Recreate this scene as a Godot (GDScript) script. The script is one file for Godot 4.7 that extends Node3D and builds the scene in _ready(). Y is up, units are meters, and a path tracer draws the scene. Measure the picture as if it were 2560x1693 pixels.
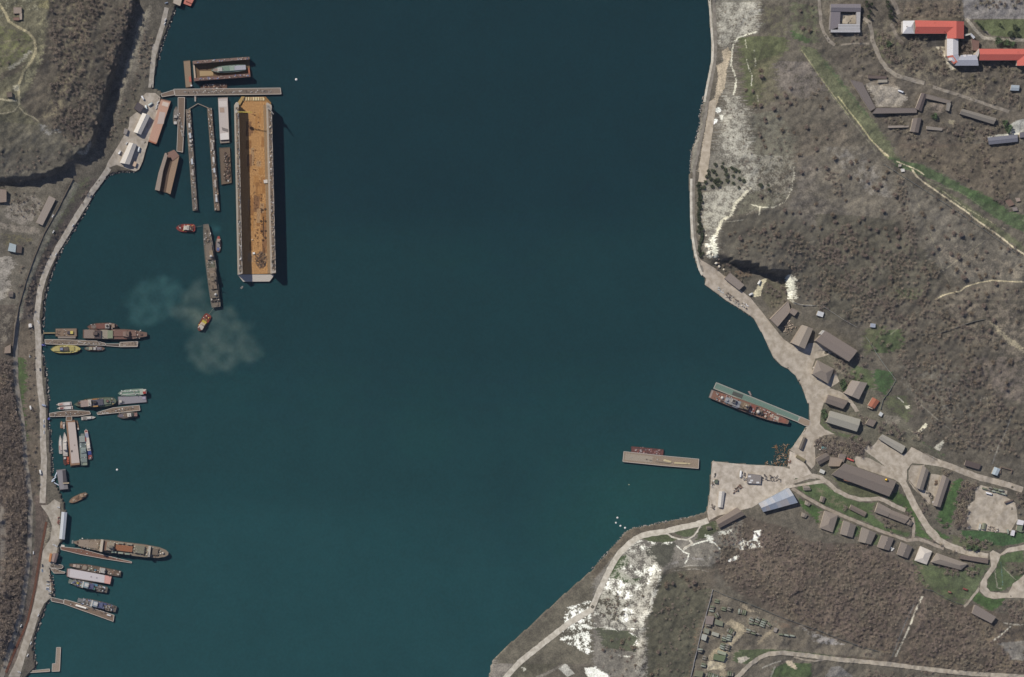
extends Node3D
# A harbour inlet seen from a satellite that looks down from the west side: water, two shores with hills, docks, ships, houses.
# Traced pixels (of a 2560 x 1693 picture) are turned into rays and stopped at the ground, the water or a deck.

const S := 0.58                      # metres on the water per traced pixel
const EYE_H := 6000.0                # height of the eye
const TILT := 0.17                   # how far west of the picture's middle it stands, per metre of height
var eye := Vector3(-EYE_H * TILT, EYE_H, 0.0)
# zoom windows used while tracing: origin and magnification
const CROP := {
	"o": [0.0, 0.0, 1.0], "A": [0.0, 0.0, 3.92], "B": [380.0, 120.0, 5.2275], "C": [360.0, 220.0, 4.9], "D": [0.0, 400.0, 3.92], "E": [340.0, 520.0, 4.6125],
	"F": [90.0, 780.0, 6.273], "G": [90.0, 960.0, 5.227], "H": [0.0, 1240.0, 3.462], "I": [1700.0, 0.0, 3.647], "J": [2000.0, 0.0, 3.92],
	"K": [1700.0, 400.0, 3.647], "L": [2060.0, 360.0, 3.564], "M": [1740.0, 640.0, 4.355], "N": [1960.0, 840.0, 4.355], "O": [2160.0, 760.0, 3.92],
	"P": [1540.0, 940.0, 3.919], "Q": [1960.0, 1060.0, 4.6125], "R": [2200.0, 1100.0, 3.92], "T": [1460.0, 1280.0, 3.796], "U": [1700.0, 1400.0, 4.742],
	"V": [2100.0, 1350.0, 4.572], "X": [1200.0, 1600.0, 6.586], "a": [340.0, 0.0, 10.455], "b": [0.0, 780.0, 3.264], "d": [2350.0, 250.0, 9.224],
	"e": [2380.0, 1290.0, 6.272], "f": [80.0, 1320.0, 6.272], "g": [250.0, 240.0, 7.84], "h": [2240.0, 0.0, 7.409],
	"z": [325.1, 531.1, 4.67],
}
var rng := RandomNumberGenerator.new()
var names := {}
var mats := {}
var grain_tex: Texture2D
var stain_tex: Texture2D
var fine_tex: Texture2D
var patch_tex: Texture2D

func _ready() -> void:
	rng.seed = 11
	set_view()
	make_textures()
	build_heights()
	build_water()
	paint_ground()
	build_terrain()
	build_roads()
	build_houses()
	build_shore_works()
	build_docks()
	build_ships()
	build_vehicles()
	build_plants()
	build_small_things()

func set_view() -> void:
	var cam := Camera3D.new()
	cam.name = "camera"
	cam.projection = Camera3D.PROJECTION_FRUSTUM
	cam.near = 50.0
	cam.far = 12000.0
	cam.size = 50.0 * 1693.0 * S / EYE_H
	cam.frustum_offset = Vector2(50.0 * TILT, 0.0)
	cam.transform = Transform3D(Basis(Vector3(1, 0, 0), Vector3(0, 0, -1), Vector3(0, 1, 0)), eye)
	add_child(cam)
	cam.current = true
	var env := Environment.new()
	env.background_mode = Environment.BG_SKY
	var sky := Sky.new()
	var sm := ProceduralSkyMaterial.new()
	sm.sky_top_color = Color(0.10, 0.14, 0.27).linear_to_srgb()
	sm.sky_horizon_color = Color(0.30, 0.34, 0.46).linear_to_srgb()
	sm.ground_horizon_color = Color(0.30, 0.34, 0.46).linear_to_srgb()
	sm.ground_bottom_color = Color(0.06, 0.08, 0.09).linear_to_srgb()
	sm.sky_curve = 0.12
	sm.sun_angle_max = 6.0
	sky.sky_material = sm
	env.sky = sky
	env.tonemap_mode = Environment.TONE_MAPPER_LINEAR
	env.tonemap_exposure = 1.0
	env.fog_enabled = true                       # thin haze that a satellite looks through
	env.fog_density = 0.000003
	env.fog_light_color = Color(0.72, 0.74, 0.76)
	env.sdfgi_enabled = true
	env.ssao_enabled = true
	env.ssil_enabled = true
	var we := WorldEnvironment.new()
	we.name = "world_environment"
	we.environment = env
	add_child(we)
	var sun := DirectionalLight3D.new()
	sun.name = "sun"
	sun.light_energy = 1.4
	sun.light_angular_distance = 0.5
	sun.light_color = Color(1.0, 0.97, 0.925)
	sun.shadow_enabled = true
	var el := deg_to_rad(40.0)
	var to := Vector3(0.74 * cos(el), -sin(el), 0.67 * cos(el)).normalized()
	sun.transform = Transform3D(Basis.looking_at(to, Vector3.UP), Vector3(-500, 800, -500))
	add_child(sun)

# ------------------------------------------------------------------ picture to place
func gp(px: float, py: float, h: float) -> Vector3:
	var g := Vector3((px - 1280.0) * S, 0.0, (py - 846.5) * S)
	return g + (eye - g) * (h / EYE_H)

func photo(key: String, x: float, y: float) -> Vector2:
	var c: Array = CROP[key]
	return Vector2(c[0] + x / c[2], c[1] + y / c[2])

func at_h(key: String, x: float, y: float, h: float) -> Vector3:
	var p := photo(key, x, y)
	return gp(p.x, p.y, h)

func on_land(key: String, x: float, y: float, above := 0.0) -> Vector3:
	var p := photo(key, x, y)
	var h := 3.0
	var q := Vector3.ZERO
	for i in 5:
		q = gp(p.x, p.y, h + above)
		h = ground(q.x, q.z)
	q = gp(p.x, p.y, h + above)
	return Vector3(q.x, h, q.z)

func flat_pts(key: String, a: Array, h: float) -> PackedVector2Array:
	var out := PackedVector2Array()
	for i in range(0, a.size(), 2):
		var q := at_h(key, a[i], a[i + 1], h)
		out.append(Vector2(q.x, q.z))
	return out

func land_pts(key: String, a: Array, above := 0.0) -> PackedVector2Array:
	var out := PackedVector2Array()
	for i in range(0, a.size(), 2):
		var q := on_land(key, a[i], a[i + 1], above)
		out.append(Vector2(q.x, q.z))
	return out

# ------------------------------------------------------------------ meshes
class MB:
	var v := PackedVector3Array()
	var n := PackedVector3Array()
	var c := PackedColorArray()
	var uv := PackedVector2Array()
	var col := Color.WHITE
	func tri(a: Vector3, b: Vector3, d: Vector3) -> void:
		var nn := (d - a).cross(b - a).normalized()
		v.append(a); v.append(b); v.append(d)
		for i in 3:
			n.append(nn); c.append(col)
	func tri_o(a: Vector3, b: Vector3, d: Vector3, out: Vector3) -> void:
		if (d - a).cross(b - a).dot(out) < 0.0:
			tri(a, d, b)
		else:
			tri(a, b, d)
	func quad_o(a: Vector3, b: Vector3, d: Vector3, e: Vector3, out: Vector3) -> void:
		tri_o(a, b, d, out)
		tri_o(a, d, e, out)
	func box(p: Vector3, s: Vector3, turn := 0.0) -> void:      # p: middle of the base
		var bx := Vector3(cos(turn), 0, -sin(turn)) * s.x * 0.5
		var bz := Vector3(sin(turn), 0, cos(turn)) * s.z * 0.5
		var up := Vector3(0, s.y, 0)
		var k := [p - bx - bz, p + bx - bz, p + bx + bz, p - bx + bz]
		quad_o(k[0] + up, k[1] + up, k[2] + up, k[3] + up, Vector3.UP)
		quad_o(k[0], k[1], k[2], k[3], Vector3.DOWN)
		quad_o(k[0], k[1], k[1] + up, k[0] + up, -bz)
		quad_o(k[3], k[2], k[2] + up, k[3] + up, bz)
		quad_o(k[0], k[3], k[3] + up, k[0] + up, -bx)
		quad_o(k[1], k[2], k[2] + up, k[1] + up, bx)
	func prism(lo: PackedVector2Array, hi: PackedVector2Array, y0: float, y1: float, bottom := false) -> void:
		var m := lo.size()
		var area := 0.0
		for i in m:
			area += lo[i].cross(lo[(i + 1) % m])
		var sg := 1.0 if area > 0.0 else -1.0
		for i in m:
			var j := (i + 1) % m
			var e := lo[j] - lo[i]
			quad_o(Vector3(lo[i].x, y0, lo[i].y), Vector3(lo[j].x, y0, lo[j].y), Vector3(hi[j].x, y1, hi[j].y), Vector3(hi[i].x, y1, hi[i].y), Vector3(e.y, 0, -e.x) * sg)
		cap(hi, y1, Vector3.UP)
		if bottom:
			cap(lo, y0, Vector3.DOWN)
	func cap(p: PackedVector2Array, y: float, out: Vector3) -> void:
		var t := Geometry2D.triangulate_polygon(p)
		for i in range(0, t.size(), 3):
			tri_o(Vector3(p[t[i]].x, y, p[t[i]].y), Vector3(p[t[i + 1]].x, y, p[t[i + 1]].y), Vector3(p[t[i + 2]].x, y, p[t[i + 2]].y), out)
	func rod(a: Vector3, b: Vector3, r0: float, r1: float, seg := 6) -> void:
		var ax := (b - a).normalized()
		var s := ax.cross(Vector3.UP if absf(ax.y) < 0.9 else Vector3.RIGHT).normalized()
		var t := ax.cross(s)
		for i in seg:
			var f := TAU * i / seg
			var g := TAU * (i + 1) / seg
			var u := s * cos(f) + t * sin(f)
			var w := s * cos(g) + t * sin(g)
			quad_o(a + u * r0, a + w * r0, b + w * r1, b + u * r1, u + w)
			tri_o(b, b + u * r1, b + w * r1, ax)
	func dome(p: Vector3, r: float, seg := 10, squash := 1.0, full := false) -> void:
		var rows := 8 if full else 4
		for j in rows:
			var t0: float = PI * (0.5 - float(j) / (rows if full else rows * 2.0))
			var t1: float = PI * (0.5 - float(j + 1) / (rows if full else rows * 2.0))
			for i in seg:
				var f := TAU * i / seg
				var g := TAU * (i + 1) / seg
				var k := [Vector3(cos(f) * cos(t0), sin(t0) * squash, sin(f) * cos(t0)), Vector3(cos(g) * cos(t0), sin(t0) * squash, sin(g) * cos(t0)),
					Vector3(cos(g) * cos(t1), sin(t1) * squash, sin(g) * cos(t1)), Vector3(cos(f) * cos(t1), sin(t1) * squash, sin(f) * cos(t1))]
				if j > 0:
					tri_o(p + k[0] * r, p + k[1] * r, p + k[2] * r, k[0] + k[1] + k[2])
				tri_o(p + k[0] * r, p + k[2] * r, p + k[3] * r, k[0] + k[2] + k[3])
	func mesh() -> ArrayMesh:
		var a := []
		a.resize(Mesh.ARRAY_MAX)
		a[Mesh.ARRAY_VERTEX] = v
		a[Mesh.ARRAY_NORMAL] = n
		a[Mesh.ARRAY_COLOR] = c
		if uv.size() == v.size():
			a[Mesh.ARRAY_TEX_UV] = uv
		var m := ArrayMesh.new()
		if v.size() > 0:
			m.add_surface_from_arrays(Mesh.PRIMITIVE_TRIANGLES, a)
		return m

func numbered(called: String) -> String:
	var k: int = names.get(called, 0)
	names[called] = k + 1
	return called if k == 0 else "%s_%03d" % [called, k]

func tag(o: Node, label: String, category := "", group := "", kind := "") -> void:
	if label: o.set_meta("label", label)
	if category: o.set_meta("category", category)
	if group: o.set_meta("group", group)
	if kind: o.set_meta("kind", kind)

func thing(called: String, label: String, category: String, where: Vector3, turn := 0.0, group := "") -> Node3D:
	var o := Node3D.new()
	o.name = numbered(called)
	o.position = where
	o.rotation.y = turn
	tag(o, label, category, group)
	add_child(o)
	return o

func part(called: String, b: MB, m: Material, parent: Node, kind := "") -> MeshInstance3D:
	var o := MeshInstance3D.new()
	o.name = called
	o.mesh = b.mesh()
	o.material_override = m
	if kind: o.set_meta("kind", kind)
	parent.add_child(o, true)
	return o

func top_mesh(called: String, b: MB, m: Material, label: String, category := "", group := "", kind := "") -> MeshInstance3D:
	var o := MeshInstance3D.new()
	o.name = numbered(called)
	o.mesh = b.mesh()
	o.material_override = m
	tag(o, label, category, group, kind)
	add_child(o)
	return o

func twin(o: Node3D, where: Vector3, turn: float, label := "", group := "") -> Node3D:
	var c: Node3D = o.duplicate()
	c.name = numbered(String(o.name).rstrip("0123456789").trim_suffix("_"))
	add_child(c)
	c.position = where
	c.rotation.y = turn
	if label: c.set_meta("label", label)
	if group: c.set_meta("group", group)
	return c

# ------------------------------------------------------------------ materials
func noise_tex(freq: float, lo: float, hi: float, sd: int, size := 512, tint := Color.WHITE) -> Texture2D:
	var f := FastNoiseLite.new()
	f.seed = sd
	f.noise_type = FastNoiseLite.TYPE_SIMPLEX_SMOOTH
	f.frequency = freq
	f.fractal_octaves = 5
	f.fractal_gain = 0.6
	var im := f.get_seamless_image(size, size)
	var src := im.get_data()
	var step := src.size() / (size * size)
	var out := PackedByteArray()
	out.resize(size * size * 3)
	for i in size * size:
		var t := clampf((src[i * step] / 255.0 - 0.5) * 1.5 + 0.5, 0.0, 1.0)
		var w := lo + (hi - lo) * t
		out[i * 3] = int(255.0 * w)
		out[i * 3 + 1] = int(255.0 * lerpf(w, w * tint.g, 1.0 - t))
		out[i * 3 + 2] = int(255.0 * lerpf(w, w * tint.b, 1.0 - t))
	return ImageTexture.create_from_image(Image.create_from_data(size, size, false, Image.FORMAT_RGB8, out))

func make_textures() -> void:
	grain_tex = noise_tex(0.05, 0.9, 1.0, 3)
	stain_tex = noise_tex(0.03, 0.84, 1.0, 5, 512, Color(1, 0.97, 0.94))
	fine_tex = noise_tex(0.035, 0.6, 1.0, 8, 512, Color(1, 0.95, 0.89))
	patch_tex = noise_tex(0.007, 0.82, 1.0, 12, 512, Color(1, 0.985, 0.96))

func mat(hex: String, rough := 0.85, metal := 0.0, grain := "grain", scale := 0.06) -> StandardMaterial3D:
	var k := "%s|%s|%s|%s|%s" % [hex, rough, metal, grain, scale]
	if mats.has(k):
		return mats[k]
	var m := StandardMaterial3D.new()
	m.albedo_color = Color(hex)
	m.roughness = rough
	m.metallic = metal
	if grain != "":
		m.albedo_texture = {"grain": grain_tex, "stain": stain_tex, "grime": fine_tex, "patch": patch_tex}[grain]
		m.uv1_triplanar = true
		m.uv1_world_triplanar = true
		m.uv1_scale = Vector3.ONE * scale
	mats[k] = m
	return m

func vmat(rough := 0.85) -> StandardMaterial3D:
	var k := "v%s" % rough
	if not mats.has(k):
		var m := StandardMaterial3D.new()
		m.vertex_color_use_as_albedo = true
		m.roughness = rough
		mats[k] = m
	return mats[k]

func lin(hex: String) -> Color:
	return Color(hex).srgb_to_linear()

# ------------------------------------------------------------------ the lie of the land
const X0 := -826.0
const Z0 := -572.0
const STEP := 4.64
const NX := 358
const NZ := 250
const FS := 2.32
const FX := 715
const FZ := 499
var coarse := PackedFloat32Array()
var fine := PackedFloat32Array()
var mask := PackedByteArray()        # 1 on land, at the fine grid
var busy := PackedByteArray()        # 1 where a road, yard or house lies

const WEST_SHORE := [
	["o", [-200, -150, 470, -150, 462, -40]], ["a", [1170, 0, 1150, 160, 1030, 160, 1020, 240, 960, 400, 890, 600, 830, 760, 770, 900, 700, 1040, 670, 1200, 600, 1400, 580, 1568]],
	["B", [60, 250, 30, 430, 10, 520, 140, 575, 115, 640]], ["C", [205, 110, 0, 740]], ["D", [1390, 0, 1330, 120, 1230, 110, 1100, 135, 1010, 190, 950, 280, 890, 370, 855, 440, 825, 520, 765, 615, 700, 720, 620, 840, 570, 950, 515, 1080, 485, 1180, 455, 1290, 435, 1400, 425, 1568]],
	["F", [112, 80, 105, 300, 135, 430, 142, 500, 80, 560, 115, 700, 150, 900, 172, 1100, 190, 1300, 205, 1450]], ["G", [160, 380, 158, 470, 180, 600, 195, 850, 215, 1080, 210, 1170, 270, 1320, 310, 1400, 340, 1480, 380, 1568]],
	["H", [555, 90, 578, 135, 562, 375, 530, 400, 510, 430, 520, 470, 490, 575, 440, 600, 440, 680, 455, 760, 465, 860, 440, 890, 400, 935, 372, 1020, 335, 1120, 302, 1220, 288, 1330, 302, 1400, 312, 1480, 272, 1520, 232, 1568]],
	["o", [55, 1720, 30, 1860, -200, 1860]]]
const EAST_SHORE := [
	["o", [2760, -150, 1768, -150]], ["I", [262, 0, 275, 200, 290, 400, 285, 560, 255, 720, 225, 870, 195, 1000, 180, 1150, 150, 1280, 110, 1360, 95, 1568]],
	["K", [80, 170, 92, 300, 92, 500, 102, 700, 128, 880, 168, 1000, 200, 1062, 236, 1080, 222, 1135, 310, 1200, 430, 1290, 560, 1370, 680, 1450, 720, 1530]],
	["M", [700, 800, 760, 920, 800, 1010, 840, 1100, 930, 1195, 1000, 1225, 1080, 1300, 1150, 1420, 1205, 1550]],
	["P", [1850, 130, 1880, 240, 1890, 330, 1895, 420, 1870, 490, 1800, 600, 1712, 720, 1700, 732, 1682, 890, 1500, 876, 1210, 860, 945, 830, 930, 930, 915, 1150, 890, 1330, 690, 1390, 400, 1450, 170, 1490]],
	["T", [400, 190, 250, 360, 80, 550]], ["o", [1400, 1495, 1320, 1570, 1262, 1620, 1230, 1655, 1222, 1693, 1205, 1860, 2760, 1860]]]

# heights: window, height (one, or one for each point), points
const LEVELS := [
	["A", 58, [470, 0, 470, 100, 460, 300, 440, 450, 390, 620]], ["A", [52, 48, 44, 42], [330, 800, 260, 950, 330, 1120, 420, 1240]], ["A", 47, [800, 60, 760, 450, 660, 850, 560, 1100]],
	["o", [62, 62, 60, 54, 46], [-110, -100, -110, 100, 0, 150, 0, 290, 0, 380]], ["A", 60, [150, 30, 80, 350, 150, 600]], ["A", 55, [60, 880, 120, 1000]],
	["A", 37, [1090, 0, 1040, 300, 1000, 620, 930, 900, 850, 1180]],
	["A", 31, [1290, 0, 1230, 220, 1150, 480, 1080, 700, 1000, 1000, 930, 1250, 880, 1400, 740, 1500]], ["D", 30, [640, 40, 480, 110, 340, 140, 180, 180, 0, 165]],
	["A", 11, [1340, 0, 1285, 220, 1195, 520, 1125, 720, 1045, 1010, 975, 1280, 930, 1440, 790, 1550]], ["D", 12, [700, 75, 520, 160, 350, 195, 190, 235, 0, 220]],
	["A", 9, [1450, 60, 1380, 300, 1310, 500, 1270, 650, 1190, 950, 1140, 1130, 1080, 1300]], ["A", 5, [1500, 300, 1440, 560, 1400, 760, 1330, 960]],
	["D", 12.5, [680, 190, 550, 470, 425, 700, 320, 950, 240, 1180, 168, 1430, 150, 1568]], ["D", 10.2, [740, 200, 640, 440, 530, 650, 420, 860, 335, 1050, 255, 1300, 205, 1568]],
	["D", 4, [960, 190, 830, 380, 740, 520, 660, 650, 580, 780, 500, 920, 425, 1080, 360, 1200, 340, 1420]], ["D", 13, [0, 300, 250, 330, 300, 700, 150, 1000, 50, 1300]],
	["b", 7, [130, 0, 130, 400, 150, 700, 200, 1100, 250, 1500]], ["b", [13, 13, 11, 9], [60, 200, 60, 600, 110, 1000, 160, 1400]], ["b", 3.5, [275, 60, 285, 300, 305, 850, 330, 1200, 300, 1500]],
	["o", [14, 17, 22, 26, 26, 22, 18], [0, 800, 0, 900, 0, 1100, 0, 1300, 0, 1480, 0, 1600, -20, 1700]], ["o", [24, 30, 36, 36, 28], [-110, 600, -110, 900, -110, 1200, -110, 1500, -110, 1750]],
	["H", 7, [265, 0, 258, 400, 218, 800, 150, 1100, 60, 1400]], ["H", 3.6, [385, 250, 345, 480, 310, 740, 265, 950, 205, 1150, 130, 1400]],
	# east side
	["I", 3.5, [330, 0, 332, 350, 312, 600, 275, 840, 250, 1090, 190, 1350, 165, 1568]], ["K", 3.6, [170, 200, 150, 500, 180, 850]], ["K", 4.2, [330, 960, 560, 1200, 800, 1400]], ["M", 4.2, [930, 840, 1040, 960]],
	["I", 7, [370, 60, 372, 300, 420, 440, 440, 650, 420, 880, 390, 1100, 330, 1300, 270, 1560]], ["K", 7, [245, 200, 225, 380, 215, 600, 240, 830]],
	["I", [34, 34, 33, 34, 33, 33], [720, 0, 740, 250, 640, 560, 640, 900, 640, 1200, 650, 1500]], ["K", [34, 33, 31, 28, 25, 22], [640, 60, 620, 250, 560, 360, 430, 530, 330, 690, 345, 850]],
	["I", 20, [520, 100, 510, 400, 520, 700, 500, 1000, 480, 1300]], ["K", 18, [430, 150, 380, 350, 290, 560]],
	["K", [46, 46, 44, 42], [1010, 40, 1000, 250, 900, 420, 740, 440]], ["K", 39, [800, 230]],
	["o", [44, 46, 49, 52, 54, 56, 48, 45], [1990, 0, 2010, 120, 2060, 250, 2110, 400, 2200, 540, 2330, 620, 2050, 560, 1960, 600]],
	["o", [58, 59, 60, 62, 62, 60], [2680, -100, 2680, 150, 2560, 350, 2680, 500, 2560, 690, 2680, 750]], ["o", [52, 55, 57, 57], [2150, 60, 2260, 180, 2350, 330, 2450, 480]],
	["K", [23, 27, 31, 33, 34, 33, 28], [365, 862, 450, 872, 560, 935, 650, 912, 780, 985, 860, 1000, 975, 1012]],
	["K", [14, 8, 7, 7, 7, 7, 7], [372, 905, 480, 945, 570, 985, 650, 975, 760, 1045, 860, 1055, 955, 1062]], ["K", 7, [500, 1040, 640, 1040, 830, 1150, 900, 1230]],
	["K", [8, 8, 8], [972, 1085, 968, 1180, 985, 1275]], ["K", [22, 21, 18], [1060, 1060, 1065, 1180, 1060, 1280]],
	["o", [32, 22, 24, 22, 20, 36, 40, 50], [2110, 756, 2060, 800, 2150, 880, 2190, 874, 2232, 950, 2310, 860, 2400, 950, 2600, 880]], ["o", [34, 40], [2000, 700, 2150, 700]],
	["o", [11, 13, 24, 27, 17, 18, 15], [2262, 1100, 2340, 1150, 2400, 1080, 2620, 1120, 2480, 1200, 2620, 1310, 2450, 1300]], ["o", 27, [2300, 1020, 2340, 1050]],
	["o", [5, 5, 5, 7, 8.5, 9, 12, 15, 17], [2060, 880, 1990, 960, 2010, 1080, 2120, 1130, 2200, 1180, 2270, 1270, 2310, 1380, 2400, 1400, 2620, 1395]], ["o", [14, 12], [2120, 960, 2180, 1030]],
	["o", [4, 6, 8, 11, 13], [1960, 1200, 2000, 1250, 2080, 1290, 2190, 1345, 2300, 1410]], ["o", [12, 16, 18, 18], [1990, 1335, 2100, 1380, 2200, 1440, 2330, 1470]],
	["o", [22, 29, 32, 27, 25, 25, 33, 32, 30, 34], [1950, 1405, 2100, 1500, 1990, 1480, 2300, 1560, 2480, 1560, 2680, 1600, 1960, 1600, 2200, 1690, 2500, 1780, 1720, 1620]],
	["T", [27, 28, 30, 31], [740, 560, 660, 780, 600, 960, 540, 1500]], ["T", 18, [520, 700, 420, 1000, 360, 1400]], ["T", 5, [330, 420, 250, 520, 170, 740, 120, 880]], ["T", [16, 12, 8], [860, 480, 800, 360, 950, 290]],
	["T", [22, 12, 14], [1200, 480, 1250, 280, 1400, 400]], ["o", [8, 5, 5, 14, 18, 30], [1486, 1520, 1350, 1680, 1290, 1720, 1450, 1660, 1530, 1690, 1650, 1800]],
	["o", 2.5, [1800, 1300, 1850, 1230, 1920, 1190]], ["o", [3, 4], [1985, 1140, 1990, 1200]],
]

func ground(x: float, z: float) -> float:
	var fx := clampf((x - X0) / FS, 0.0, FX - 1.001)
	var fz := clampf((z - Z0) / FS, 0.0, FZ - 1.001)
	var i := int(fx)
	var j := int(fz)
	var u := fx - i
	var w := fz - j
	var k := j * FX + i
	return lerpf(lerpf(fine[k], fine[k + 1], u), lerpf(fine[k + FX], fine[k + FX + 1], u), w)

func outline(lists: Array, h: float) -> PackedVector2Array:
	var out := PackedVector2Array()
	for l in lists:
		out.append_array(flat_pts(l[0], l[1], h))
	return out

func fill_grid(poly: PackedVector2Array, a: PackedByteArray, value: int) -> PackedByteArray:
	var lo := poly[0]
	var hi := poly[0]
	for p in poly:
		lo = lo.min(p)
		hi = hi.max(p)
	var m := poly.size()
	for j in range(maxi(0, int((lo.y - Z0) / FS)), mini(FZ, int((hi.y - Z0) / FS) + 2)):
		var z := Z0 + j * FS
		var xs := []
		for i in m:
			var p := poly[i]
			var q := poly[(i + 1) % m]
			if (p.y <= z) != (q.y <= z):
				xs.append(p.x + (z - p.y) / (q.y - p.y) * (q.x - p.x))
		xs.sort()
		for s in range(0, xs.size() - 1, 2):
			for i in range(maxi(0, ceili((xs[s] - X0) / FS)), mini(FX, floori((xs[s + 1] - X0) / FS) + 1)):
				a[j * FX + i] = value
	return a

func build_heights() -> void:
	mask.resize(FX * FZ)
	busy.resize(FX * FZ)
	mask = fill_grid(outline(WEST_SHORE, 2.2), mask, 1)
	mask = fill_grid(outline(EAST_SHORE, 2.2), mask, 1)
	# pins
	var pins := []
	for l in LEVELS:
		var a: Array = l[2]
		var cnt := a.size() / 2
		for i in cnt:
			var h0: float = l[1][i] if l[1] is Array else l[1]
			var p := at_h(l[0], a[i * 2], a[i * 2 + 1], h0)
			pins.append(Vector3(p.x, h0, p.z))
			# points of one line are joined unless they are far apart spot heights
			if i + 1 < cnt and l[0] != "o":
				var h1: float = l[1][i + 1] if l[1] is Array else l[1]
				var q := at_h(l[0], a[i * 2 + 2], a[i * 2 + 3], h1)
				var cntk := int(p.distance_to(q) / 3.0)
				for k in range(1, cntk):
					pins.append(p.lerp(q, float(k) / cntk))
	for lists in [WEST_SHORE, EAST_SHORE]:
		var o := outline(lists, 2.2)
		for i in o.size():
			var p: Vector2 = o[i]
			var q: Vector2 = o[(i + 1) % o.size()]
			if maxf(absf(p.x), absf(q.x)) > 825 or maxf(absf(p.y), absf(q.y)) > 560:
				continue
			var cntk := maxi(1, int(p.distance_to(q) / 3.0))
			for k in cntk:
				var r := p.lerp(q, float(k) / cntk)
				pins.append(Vector3(r.x, 2.3, r.y))
	# solve, coarse to fine
	var grid := PackedFloat32Array()
	var gx := 0
	var gz := 0
	for lev in [8, 4, 2, 1]:
		var st: float = STEP * lev
		var nx := int(NX / lev) + 2
		var nz := int(NZ / lev) + 2
		var g := PackedFloat32Array()
		g.resize(nx * nz)
		if gx > 0:
			for j in nz:
				for i in nx:
					g[j * nx + i] = grid[mini(gz - 1, j / 2) * gx + mini(gx - 1, i / 2)]
		else:
			g.fill(15.0)
		var fixed := PackedByteArray()
		fixed.resize(nx * nz)
		var sum := {}
		for p in pins:
			var i := clampi(roundi((p.x - X0) / st), 0, nx - 1)
			var j := clampi(roundi((p.z - Z0) / st), 0, nz - 1)
			var k := j * nx + i
			var e: Vector2 = sum.get(k, Vector2.ZERO)
			sum[k] = e + Vector2(p.y, 1)
		for k in sum:
			g[k] = sum[k].x / sum[k].y
			fixed[k] = 1
		for it in {8: 220, 4: 70, 2: 40, 1: 22}[lev]:
			for j in nz:
				var up := (j - 1 if j > 0 else j + 1) * nx
				var dn := (j + 1 if j < nz - 1 else j - 1) * nx
				var r := j * nx
				for i in nx:
					if fixed[r + i] == 0:
						var a := i - 1 if i > 0 else i + 1
						var b := i + 1 if i < nx - 1 else i - 1
						var h := (g[r + a] + g[r + b] + g[up + i] + g[dn + i]) * 0.25
						g[r + i] += (h - g[r + i]) * 1.3
		grid = g
		gx = nx
		gz = nz
	# fine grid with small unevenness away from the quays
	var f := FastNoiseLite.new()
	f.seed = 21
	f.frequency = 0.03
	f.fractal_octaves = 4
	fine.resize(FX * FZ)
	for j in FZ:
		var cz := clampf(j * FS / STEP, 0, gz - 1.001)
		var jj := int(cz)
		var w := cz - jj
		for i in FX:
			var k := j * FX + i
			if mask[k] == 0:
				fine[k] = -3.0
				continue
			var cx := clampf(i * FS / STEP, 0, gx - 1.001)
			var ii := int(cx)
			var u := cx - ii
			var q := jj * gx + ii
			var h := lerpf(lerpf(grid[q], grid[q + 1], u), lerpf(grid[q + gx], grid[q + gx + 1], u), w)
			fine[k] = maxf(1.6, h + f.get_noise_2d(i * FS, j * FS) * 3.0 * clampf((h - 12.0) * 0.08, 0.05, 1.0) + f.get_noise_2d(i * FS * 3.1 + 900.0, j * FS * 3.1) * 1.2 * clampf((h - 18.0) * 0.1, 0.0, 1.0))

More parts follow.
